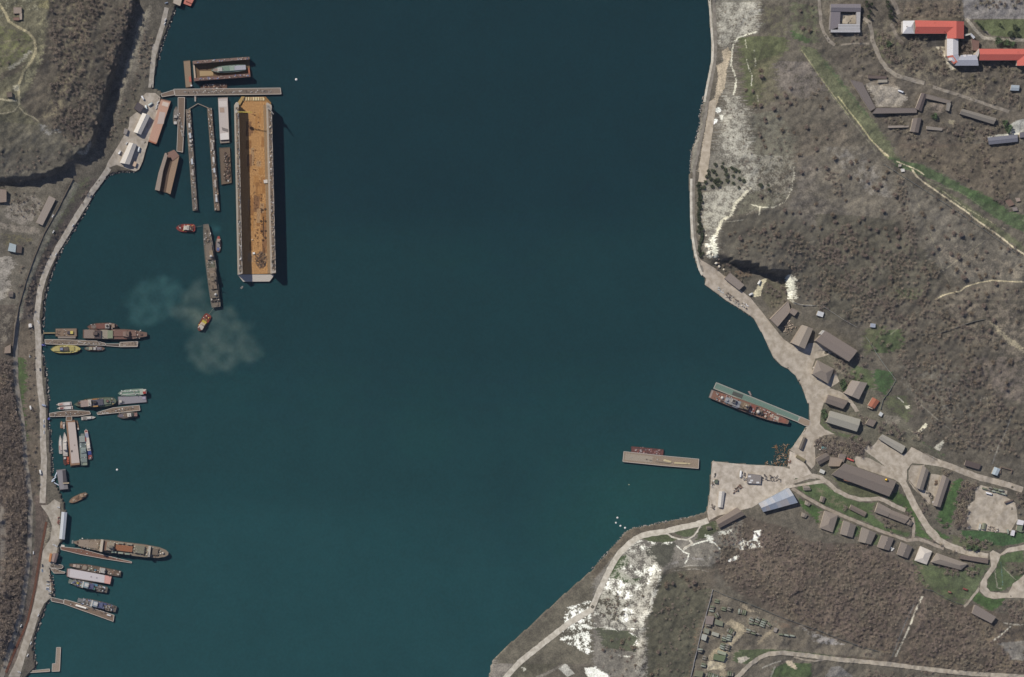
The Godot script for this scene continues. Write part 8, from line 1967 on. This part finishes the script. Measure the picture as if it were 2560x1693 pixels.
func build_plants() -> void:
	var twigs := ["9c9287", "8b827a", "a79d91", "7d756e", "958d80"]
	kinds["bare"] = [bare_mesh(1, 120, twigs, 0.9), bare_mesh(2, 130, twigs, 0.9), bare_mesh(3, 110, twigs, 1.0), bare_mesh(4, 130, twigs, 0.85)]
	kinds["bush"] = [bare_mesh(11, 240, ["8f8075", "7d6f67", "968579", "71655d"], 1.1), bare_mesh(12, 240, ["897c6e", "786b5f", "91846f", "6d6256"], 1.1)]
	kinds["juniper"] = [leafy_mesh(5, 2.2, ["4a5440", "3d4836", "566049"], 0.0), leafy_mesh(6, 1.9, ["4f5744", "424b39", "5a634c"], 0.0)]
	kinds["cypress"] = [leafy_mesh(7, 4.5, ["37452f", "2f3c29", "435038"], 1.0), leafy_mesh(8, 4.0, ["3b4832", "32402b", "46533a"], 1.0)]
	kinds["green"] = [leafy_mesh(9, 1.7, ["56694a", "485a3e", "647654"], 0.0)]
	# single shrubs that stand apart on the meadow
	var dots := {"L": [95, 125, 235, 155, 285, 150, 400, 150, 390, 210, 225, 285, 300, 315, 385, 335, 500, 360, 440, 385, 470, 400, 530, 295, 560, 245, 630, 450, 195, 500, 525, 595, 75, 630, 100, 695, 345, 655, 310, 690, 215, 725, 370, 735, 400, 745, 465, 765, 150, 795, 240, 775, 545, 750, 560, 810, 580, 850, 655, 905, 505, 955, 440, 940, 320, 880, 255, 845, 195, 935, 270, 960, 370, 995, 665, 790, 640, 760, 660, 830, 890, 640, 875, 615, 960, 745, 910, 840, 1115, 725, 1155, 795, 1215, 810, 1310, 815, 1095, 835, 1080, 820, 1040, 570, 1150, 600, 1010, 920, 970, 970, 1130, 975, 1200, 985, 1195, 1010, 1090, 1055, 1180, 1120, 1255, 1140, 1280, 1065, 1250, 1195, 1235, 1185, 1360, 1115, 1385, 1170, 1400, 1195, 1440, 1165, 1545, 1140, 1660, 1130, 1510, 1185, 1410, 1025, 1350, 990, 1445, 960, 1575, 925, 1640, 940, 1750, 1080, 1100, 1265, 1110, 1285, 1190, 1285, 1530, 1245, 1360, 1350, 1450, 1340, 1420, 1435, 1290, 1410, 1200, 1450, 1310, 1510, 1230, 1510, 895, 1110, 740, 1170, 840, 1180, 930, 1240, 590, 1190],
		"K": [1130, 570, 1410, 570, 1530, 600, 1210, 605, 1280, 620, 1470, 665, 1350, 715, 1390, 500, 1510, 370, 1540, 150, 1105, 110, 735, 330, 950, 460, 1020, 480, 930, 560, 765, 640, 740, 660, 640, 740, 450, 680, 545, 715, 500, 660, 830, 605, 1060, 690, 1010, 650, 1090, 480, 1240, 75, 1240, 400, 880, 680, 820, 730, 590, 790],
		"I": [665, 830, 600, 820, 735, 640, 740, 700, 850, 990, 770, 1080, 780, 1110, 680, 955, 730, 960, 930, 1185, 870, 870, 960, 870, 1005, 800, 1290, 760, 1240, 1260, 1340, 1260, 1410, 1440, 1330, 1525, 1240, 1360, 1500, 1130, 1085, 1410, 1280, 970, 1340, 900, 1000, 940, 760, 1280, 780, 1340, 1040, 1210, 895, 1060, 730, 1240, 1150, 1160, 1560, 1480, 1120, 260, 1100, 100, 1180, 280],
		"O": [1170, 20, 1270, 160, 1290, 430, 1265, 570, 1330, 660, 1440, 555, 1425, 570, 1350, 370, 1230, 260, 1160, 220, 1500, 180, 1400, 770, 1390, 830, 1130, 620, 1060, 650, 1090, 770, 590, 590, 640, 660, 670, 905, 825, 970, 730, 960, 960, 330],
		"T": [780, 680, 840, 680, 775, 710, 1050, 740, 1090, 720, 975, 640, 485, 1455, 180, 1310, 470, 1290, 360, 1230, 260, 1220, 480, 1030, 700, 1330, 640, 1540, 800, 920, 1000, 700, 560, 800, 920, 600, 1040, 670]}
	for k in dots:
		var a: Array = dots[k]
		var lab: String = {"L": "leafless brown bush standing apart on the grey meadow below the diagonal track", "K": "leafless dark bush on the slope above the quarry cliff", "I": "leafless dark bush on the grassy hill above the chalk slope", "O": "leafless bush on the bare upper hillside near the scrub wall", "T": "leafless bush on the chalk plateau west of the truck yard"}[k]
		for i in range(0, a.size(), 2):
			var p := on_land(k, a[i], a[i + 1], 1.0)
			if is_free(Vector2(p.x, p.z)):
				plant("bare_bush", lab, "bush", "single bushes on the " + ("meadow" if k == "L" else "hillside above the quarry" if k == "K" else "hill above the chalk" if k == "I" else "upper hillside" if k == "O" else "chalk plateau"), "bush", p, rng.randf_range(1.9, 3.7), 0.3)
	var ju := [320, 40, 300, 100, 380, 60, 255, 100, 240, 150, 340, 180, 420, 135, 470, 70, 485, 145, 430, 190, 485, 210, 540, 170, 580, 190, 535, 250, 540, 105, 330, 130, 370, 200, 290, 240, 345, 230, 215, 250, 410, 90, 500, 90, 390, 30, 805, 230, 810, 270, 735, 230, 260, 130, 310, 190, 230, 200, 325, 215, 275, 170]
	for i in range(0, ju.size(), 2):
		plant("juniper", "dark evergreen shrub scattered on the chalk slope", "shrub", "evergreens on the chalk slope", "juniper", on_land("K", ju[i], ju[i + 1], 1.5), rng.randf_range(1.6, 3.0), 0.1)
	for i in 34:
		var f := i / 33.0
		plant("shore_pine", "evergreen in the close row behind the sea wall walk", "tree", "row of evergreens behind the sea wall", "juniper", on_land("K", lerpf(165, 185, f) + rng.randf_range(-14, 22), lerpf(215, 870, f), 2.5), rng.randf_range(1.8, 2.8), 0.1)
	for e in [["J", 660, 60], ["J", 690, 110], ["J", 675, 160], ["J", 700, 40], ["J", 655, 20], ["J", 870, 60], ["J", 890, 110], ["J", 880, 150], ["J", 860, 20], ["J", 900, 170]]:
		plant("cypress", "tall dark cypress in the garden beside the red-roofed building", "tree", "cypresses by the red-roofed building", "cypress", on_land(e[0], e[1], e[2], 6.0), rng.randf_range(2.3, 3.0), 0.1)
	for e in [["J", 1760, 240, 2.2], ["J", 1790, 280, 2.2], ["J", 2110, 260, 3.4], ["J", 2060, 330, 4.0], ["J", 2130, 330, 3.0], ["J", 1960, 240, 2.2], ["J", 1740, 220, 1.6]]:
		plant("lawn_tree", "dark evergreen on the lawn behind the red-roofed building", "tree", "evergreens on the lawn", "cypress" if e[3] < 2.5 else "juniper", on_land(e[0], e[1], e[2], 4.0), e[3], 0.1)
	for e in [["J", 1940, 400, 5.0], ["J", 2020, 420, 4.6], ["J", 2080, 430, 3.8], ["J", 1320, 1140, 4.0], ["J", 2040, 1260, 5.2], ["J", 2010, 1200, 3.6], ["J", 870, 430, 4.0], ["N", 640, 530, 4.4], ["N", 660, 580, 4.0], ["N", 640, 490, 3.2], ["N", 440, 870, 4.2], ["R", 930, 1060, 4.4], ["R", 870, 1050, 3.6], ["N", 430, 820, 3.4]]:
		plant("green_tree", "round dark green tree among the houses", "tree", "green trees among the houses", "green", on_land(e[0], e[1], e[2], 3.0), e[3], 0.1)
	# woods and scrub that read as one mass
	var cl := FastNoiseLite.new()
	cl.seed = 31
	cl.frequency = 0.022
	cl.fractal_octaves = 3
	var w := []
	scatter(w, "A", [520, -80, 1360, -80, 1290, 220, 1180, 500, 1040, 800, 960, 1100, 880, 1350, 700, 1480, 560, 1300, 520, 1150, 480, 900, 480, 500, 490, 200], 4.4, 1.5, 2.9, 0.75, cl)
	scatter(w, "D", [-60, -100, 640, -100, 600, 60, 340, 150, -60, 170], 6.5, 1.4, 2.6, 0.7, cl)
	scatter(w, "A", [-60, 300, 300, 350, 300, 700, -60, 700], 9, 1.3, 2.4, 0.4, cl)
	mass("woodland", "dark leafless wood on the steep west hillside", "wood", "bare", w, [Color(0.85, 0.8, 0.78), Color(0.7, 0.66, 0.64), Color(1.0, 0.93, 0.86)])
	w = []
	scatter(w, "A", [1400, 300, 1500, 300, 1440, 700, 1350, 860, 1250, 1050, 1150, 1250, 1080, 1450, 1060, 1300, 1180, 1130, 1290, 900, 1380, 600], 4.5, 1.4, 2.4, 0.8, null)
	scatter(w, "D", [880, 230, 840, 360, 740, 500, 640, 650, 560, 780, 450, 960, 370, 1150, 330, 1400, 300, 1568, 230, 1568, 290, 1250, 400, 1000, 520, 780, 660, 580, 800, 350], 4.2, 1.3, 2.3, 0.75, null)
	scatter(w, "D", [80, 310, 300, 330, 400, 440, 330, 600, 120, 560], 5, 1.3, 2.3, 0.75, null); scatter(w, "D", [60, 700, 320, 780, 280, 1000, 190, 1300, 140, 1300, 160, 1050, 240, 850], 6, 1.3, 2.2, 0.6, cl)
	scatter(w, "b", [-40, 380, 95, 400, 100, 640, 150, 900, 175, 1100, 200, 1300, 215, 1568, -40, 1568], 3.7, 2.8, 4.4, 0.92, null); scatter(w, "H", [40, -20, 225, -20, 220, 300, 205, 600, 160, 950, 110, 1180, 40, 1330, -20, 1480, -20, 900, 50, 600, 60, 250], 3.7, 2.8, 4.4, 0.92, null)
	scatter(w, "b", [200, 60, 270, 100, 290, 350, 300, 850, 325, 1180, 300, 1450, 270, 1450, 250, 1100, 220, 800, 230, 400], 5, 1.3, 2.4, 0.7, cl)
	mass("scrub", "leafless scrub along the railway and roads of the west shore", "scrub", "bare", w, [Color(0.85, 0.8, 0.78), Color(0.72, 0.68, 0.66), Color(1.0, 0.93, 0.86)])
	w = []
	scatter(w, "K", [780, 560, 1000, 640, 1240, 680, 1600, 560, 1600, 1300, 1300, 1310, 1100, 1250, 1080, 1050, 980, 960, 820, 900, 600, 880, 480, 820, 560, 700], 4.8, 1.5, 2.8, 0.8, cl)
	scatter(w, "L", [-60, 820, 300, 860, 640, 930, 800, 980, 960, 1040, 1050, 1180, 940, 1330, 800, 1568, -60, 1568], 4.6, 1.5, 2.9, 0.85, cl)
	scatter(w, "O", [200, -60, 700, -60, 860, 120, 1050, 250, 1250, 300, 1280, 480, 1150, 620, 1200, 800, 1400, 960, 1600, 1050, 1600, 1500, 1250, 1450, 900, 1440, 640, 1250, 520, 1000, 400, 700, 330, 500, 420, 300, 300, 200], 4.6, 1.5, 2.9, 0.85, cl)
	scatter(w, "O", [-20, 0, 300, -40, 400, 300, 260, 500, 60, 500], 6, 1.5, 2.8, 0.6, cl)
	scatter(w, "L", [640, 290, 690, 290, 740, 560, 790, 760, 840, 1000, 780, 1010, 740, 800, 680, 560], 3.4, 1.6, 2.6, 0.95, null); scatter(w, "L", [10, 200, 60, 220, 170, 440, 140, 465, 60, 330], 3.0, 1.6, 2.4, 0.95, null)
	scatter(w, "L", [870, 400, 1000, 490, 1250, 660, 1500, 830, 1790, 1050, 1782, 1010, 1250, 620, 1000, 455], 4, 1.5, 2.6, 0.6, cl)
	scatter(w, "I", [900, 820, 1250, 780, 1350, 960, 1100, 1050, 900, 980], 6, 1.5, 2.6, 0.6, cl); scatter(w, "I", [700, 1180, 1000, 1200, 1050, 1450, 800, 1450], 6.5, 1.4, 2.4, 0.6, cl); scatter(w, "I", [360, 40, 740, 40, 700, 280, 430, 400, 370, 380], 6, 0.8, 1.6, 0.7, cl); scatter(w, "I", [400, 900, 640, 1050, 640, 1568, 330, 1568, 400, 1200], 6, 0.8, 1.7, 0.7, cl)
	scatter(w, "K", [420, -20, 1000, -20, 980, 260, 860, 400, 600, 330, 540, 200], 6, 0.8, 1.7, 0.6, cl)
	scatter(w, "L", [1000, 1380, 1300, 1300, 1782, 1260, 1782, 1568, 980, 1568], 7, 1.8, 3.0, 0.6, cl)
	mass("scrub", "leafless brown scrub covering the east hillside", "scrub", "bare", w, [Color(0.9, 0.85, 0.83), Color(0.75, 0.7, 0.68), Color(1.05, 1.0, 0.9), Color(0.8, 0.78, 0.68)])
	w = []
	scatter(w, "V", [-1450, 60, -1300, -250, -700, -120, -400, 60, 0, 60, 300, 70, 620, 200, 880, 340, 1000, 480, 940, 560, 880, 680, 740, 980, 640, 1180, 560, 1340, 380, 1290, 0, 1120, -500, 900, -1000, 660, -1420, 330], 4.0, 1.7, 2.6, 0.62, null)
	scatter(w, "V", [960, 660, 1100, 650, 1330, 760, 1500, 860, 1740, 980, 1900, 1000, 1780, 1200, 2100, 1400, 2150, 1540, 1500, 1500, 700, 1400, 740, 1250, 860, 950], 4.0, 1.7, 2.6, 0.62, null)
	scatter(w, "V", [1860, 700, 2150, 640, 2150, 930, 1950, 930], 4.2, 1.6, 2.8, 0.8, null); scatter(w, "V", [300, 1480, 1300, 1560, 1300, 1700, 300, 1700], 4.5, 1.5, 2.6, 0.8, cl)
	scatter(w, "T", [760, 620, 1200, 560, 1200, 720, 1050, 1150, 980, 1568, 620, 1568, 620, 1000], 6.5, 1.2, 2.3, 0.55, cl); scatter(w, "T", [120, 1100, 500, 1150, 480, 1568, 250, 1568, 100, 1300], 6, 1.2, 2.4, 0.6, cl); scatter(w, "T", [100, 880, 330, 760, 480, 850, 350, 1050, 150, 1000], 6, 1.2, 2.4, 0.6, cl); scatter(w, "T", [880, 330, 1290, 330, 1200, 480, 900, 470], 6, 1.0, 2.0, 0.6, cl)
	mass("woodland", "dense leafless brown wood south of the settlement", "wood", "bare", w, [Color(0.98, 0.9, 0.88), Color(0.84, 0.77, 0.76), Color(1.05, 1.0, 0.9), Color(0.95, 0.95, 0.86)])
	w = []
	scatter(w, "J", [300, 330, 620, 330, 640, 420, 720, 520, 860, 700, 700, 720, 560, 720, 440, 600], 5, 1.6, 3.0, 0.75, cl); scatter(w, "J", [740, 180, 1000, 220, 980, 330, 1150, 440, 1430, 470, 1420, 600, 1480, 760, 1300, 780, 1000, 700, 860, 620, 760, 480], 4.6, 1.7, 3.2, 0.8, cl)
	scatter(w, "J", [980, 20, 1590, 20, 1590, 180, 1000, 180], 5, 1.7, 3.2, 0.8, cl); scatter(w, "J", [1500, 680, 2195, 680, 2195, 820, 2040, 820, 2195, 1080, 1900, 1000, 1500, 850], 4.8, 1.7, 3.0, 0.8, cl); scatter(w, "J", [1560, 1000, 1960, 1100, 1960, 1300, 1800, 1420, 1100, 1400, 950, 1300, 740, 1150, 1100, 1130, 1500, 1230, 1560, 1150], 4.6, 1.6, 3.0, 0.8, cl)
	scatter(w, "J", [1060, 350, 1240, 350, 1240, 440, 1120, 430], 4, 2.0, 3.2, 0.95, null); scatter(w, "J", [1570, 410, 1680, 410, 1680, 520, 1570, 520], 4, 2.0, 3.0, 0.9, null); scatter(w, "J", [1780, 600, 2120, 610, 2120, 680, 1780, 670], 4.2, 2.0, 3.0, 0.8, null); scatter(w, "J", [1720, -20, 2195, -20, 2195, 60, 1720, 50], 5, 2.2, 3.4, 0.8, null)
	scatter(w, "J", [980, 1440, 2195, 1440, 2195, 1568, 1000, 1568], 7, 1.5, 2.8, 0.5, cl); scatter(w, "J", [20, 20, 170, 20, 180, 320, 60, 300], 7, 1.4, 2.4, 0.5, cl); scatter(w, "L", [700, 10, 1782, 10, 1782, 180, 1500, 430, 1250, 330, 900, 160], 6.5, 1.5, 2.8, 0.5, cl); scatter(w, "L", [1480, 400, 1640, 420, 1640, 520, 1560, 540], 3.6, 1.8, 2.8, 0.9, null)
	mass("scrub", "leafless trees and scrub round the buildings of the upper plain", "scrub", "bare", w, [Color(0.9, 0.85, 0.8), Color(0.75, 0.7, 0.68), Color(1.0, 1.0, 0.86), Color(0.8, 0.82, 0.66)])
	w = []
	scatter(w, "N", [520, 190, 720, 320, 640, 430, 560, 380], 4, 2.0, 3.4, 0.85, null); scatter(w, "N", [620, 380, 800, 380, 840, 460, 700, 500], 4, 2.0, 3.2, 0.8, null); scatter(w, "N", [330, 1090, 560, 1090, 880, 1180, 900, 1300, 640, 1310, 500, 1330, 360, 1310], 4.0, 2.2, 3.6, 0.85, null); scatter(w, "N", [1000, 960, 1180, 930, 1320, 1080, 1280, 1120, 1060, 1050], 4, 2.2, 3.4, 0.85, null); scatter(w, "N", [800, 840, 900, 850, 890, 960, 830, 930], 4, 2.2, 3.2, 0.85, null); scatter(w, "N", [760, 200, 980, 250, 1000, 420, 800, 360], 5, 1.8, 3.0, 0.6, cl); scatter(w, "N", [1360, 1050, 1540, 1000, 1560, 1120, 1500, 1180, 1400, 1120], 4.5, 2.0, 3.2, 0.7, null)
	scatter(w, "Q", [1140, 680, 1260, 660, 1250, 800, 1130, 790], 4, 2.4, 3.4, 0.9, null); scatter(w, "Q", [1380, 960, 1500, 1020, 1460, 1080, 1330, 1020], 4, 2.0, 3.0, 0.8, null); scatter(w, "Q", [680, 900, 780, 920, 760, 980, 680, 960], 4, 2.0, 3.0, 0.8, null); scatter(w, "Q", [1120, 1080, 1300, 1130, 1300, 1240, 1150, 1200], 4.5, 2.0, 3.2, 0.7, null); scatter(w, "Q", [960, 380, 1120, 480, 1130, 520, 1020, 480], 4.5, 2.0, 3.2, 0.7, null); scatter(w, "Q", [820, 120, 1060, 240, 1060, 300, 900, 240], 4.5, 2.2, 3.4, 0.7, null)
	scatter(w, "R", [820, 370, 950, 430, 930, 590, 860, 640, 850, 860, 760, 850, 700, 850, 760, 620], 3.6, 2.2, 3.4, 0.95, null); scatter(w, "R", [560, 240, 720, 280, 720, 370, 640, 350, 590, 300], 4, 2.2, 3.4, 0.9, null); scatter(w, "R", [700, 920, 1060, 1030, 1200, 1060, 1080, 1090, 800, 1040], 4.4, 2.0, 3.4, 0.7, null); scatter(w, "R", [520, 1240, 820, 1270, 980, 1220, 980, 1330, 700, 1330], 4.4, 2.0, 3.4, 0.7, null); scatter(w, "R", [350, 540, 480, 640, 480, 720, 400, 640], 4, 2.0, 3.0, 0.8, null); scatter(w, "R", [1290, 500, 1411, 500, 1411, 760, 1360, 740], 4.2, 2.0, 3.2, 0.7, null); scatter(w, "R", [520, 990, 780, 1090, 760, 1110, 540, 1040], 5, 1.8, 2.8, 0.6, null); scatter(w, "R", [560, 740, 640, 780, 680, 900, 620, 880], 4.2, 2, 3, 0.7, null)
	scatter(w, "K", [260, 900, 420, 920, 600, 1010, 660, 1080, 560, 1170, 420, 1060], 4.5, 1.6, 2.6, 0.6, null); scatter(w, "K", [800, 1100, 960, 1120, 960, 1250, 860, 1340, 780, 1240], 4.5, 1.6, 2.8, 0.6, null); scatter(w, "e", [850, 720, 1129, 740, 1129, 870, 980, 930], 5, 1.6, 2.6, 0.6, null)
	mass("scrub", "leafless trees clustered between the houses of the settlement", "scrub", "bare", w, [Color(0.9, 0.85, 0.82), Color(0.75, 0.7, 0.7), Color(1.0, 0.98, 0.86)])

func build_small_things() -> void:
	# buoys
	for e in [["B", 1885, 412, 1.9, "white mooring buoy off the head of the main pier"], ["G", 1058, 1122, 1.6, "white mooring buoy alone east of the roofed barge"], ["P", 15, 1390, 1.5, "outermost white buoy of the chain off the rocky point"], ["P", 0, 1440, 1.4, "white buoy of the chain off the rocky point"], ["P", 45, 1470, 1.5, "white buoy of the chain off the rocky point"], ["P", 90, 1490, 1.6, "white buoy of the chain closest to the rocky bank"], ["P", 128, 1066, 0.8, "tiny yellowish float west of the broad quay"]]:
		var w := at_h(e[0], e[1], e[2], 0.6)
		var t := thing("buoy", e[4], "buoy", Vector3(w.x, 0, w.z), 0.0, "chain of buoys off the rocky point" if e[4].contains("chain") else "")
		var b := MB.new()
		b.dome(Vector3(0, 0.2, 0), e[3], 12, 0.75, true)
		part("float", b, mat("dcdad4" if e[3] > 1.0 else "c9bd9a", 0.6), t)
		b = MB.new()
		b.rod(Vector3(0, 0.5, 0), Vector3(0, e[3] * 0.75 + 1.0, 0), 0.14, 0.1, 6)
		part("mooring_post", b, mat("8d8880"), t)
	# jumbled gear on the quays
	for e in [["stacked pipes and frames on the quay below the quarry", "M", 330, 410, 470, 530, 7, 46, GREYS], ["white tank and crane parts at the quay edge below the quarry", "M", 500, 520, 560, 560, 6, 16, ["dcdad6", "4a4644", "a8a39c"]], ["pale slabs stacked on the quay below the quarry", "M", 240, 350, 310, 395, 4, 10, ["b5b9b9", "a3a7a7"]], ["row of dark crates and frames on the broad concrete quay", "P", 1430, 990, 1620, 1010, 9, 44, ["5c5652", "7d7672", "47423f", "8d8780"]], ["brown scrap along the southern quay wall", "f", 280, 720, 330, 1020, 4, 30, RUSTS], ["heaped gear on the grass strip beside the ruined jetty", "Q", 30, 420, 70, 440, 4, 12, RUSTS], ["crates and barrels along the grass edge of the vehicle yard", "e", 560, 180, 720, 230, 6, 40, ["b5a899", "8d8072", "6b6055", "c4bcae"]], ["rubble strewn beside the ridged hall", "M", 960, 820, 1060, 740, 14, 50, ["c2b29e", "a3937f", "8d7f70"]], ["red and dark containers stacked beside the boat shed", "H", 507, 178, 505, 250, 2.6, 12, ["7d3f3a", "5c4a46", "8a4a42"]], ["blue tarps heaped at the root of the brown pier", "F", 95, 525, 135, 515, 3, 6, ["6f70b5", "5d5fa3"]], ["blue tarp bundle at the root of the plank pier", "G", 140, 455, 175, 455, 3, 5, ["5559a8", "6468b0"]], ["scrap iron along the inner edge of the broad concrete quay", "P", 1140, 1140, 1230, 1075, 6, 34, RUSTS], ["dark drums and boxes near the corner of the broad concrete quay", "P", 940, 1090, 975, 960, 3, 18, GREYS], ["timber and pipes beside the narrow barrel-roofed shed", "P", 930, 1270, 965, 1290, 5, 22, ["6f675f", "8d8378", "5a534d"]], ["sheets and pallets behind the low quay shed", "P", 1250, 960, 1275, 1030, 4, 18, GREYS], ["broken bricks and dumped pallets under the bare trees of the quay", "Q", 380, 200, 560, 330, 16, 60, ["8d7f74", "5f5650", "a39a8e", "c4bcb0", "6a5a50"]], ["scrap parts between the two hulks of the barracks court", "R", 460, 505, 515, 565, 4, 24, ["4a4542", "6f675f", "8d857c"]], ["pale boxes at the edge of the ruined sandy court", "J", 620, 830, 720, 1030, 4, 22, ["4f4a48", "8d8781", "d6d6d6"]], ["bricks and rubble inside the sandy barracks court", "R", 545, 440, 555, 400, 3, 14, ["7d6a55", "5c4e42"]]]:
		var a := on_land(e[1], e[2], e[3], 1.0)
		var c := on_land(e[1], e[4], e[5], 1.0)
		var t := thing("gear_heap", e[0], "clutter", Vector3(a.x, minf(a.y, c.y), a.z))
		fittings(t, Vector3(0, maxf(a.y, 2.2) + 0.35 - t.position.y, 0), Vector3(c.x - a.x, maxf(c.y, 2.2) + 0.35 - t.position.y, c.z - a.z), e[6], e[7], e[8], 2.6, 1.8, "loose_pieces")
	# crates by the fourth bungalow, gilded cupola on the great hall
	for e in [[1235, 1430], [1260, 1440], [1245, 1455]]:
		var w := on_land("Q", e[0], e[1], 1.0)
		var b := MB.new()
		b.box(Vector3.ZERO, Vector3(2.6, 1.6, 2.0), 0.4)
		b.box(Vector3(0, 1.6, 0), Vector3(2.7, 0.12, 2.1), 0.4)
		var o := top_mesh("crate", b, mat("d0cfc9", 0.8), "white crate stacked beside the fourth bungalow", "crate", "white crates beside a bungalow")
		o.position = w
	var p := at_h("Q", 1185, 645, 22.0)
	var t := thing("cupola", "small gilded dome on a white drum on the great hall's roof", "dome", Vector3(p.x, 17.0, p.z))
	var b := MB.new()
	b.rod(Vector3(0, 0, 0), Vector3(0, 3.0, 0), 1.7, 1.7, 10)
	part("drum", b, mat("d9d2c2", 0.8), t)
	b = MB.new()
	b.dome(Vector3(0, 3.4, 0), 2.1, 14, 1.05, true)
	b.rod(Vector3(0, 5.3, 0), Vector3(0, 7.2, 0), 0.5, 0.05, 8)
	part("gilded_dome", b, mat("e0b84a", 0.25, 0.9, ""), t)
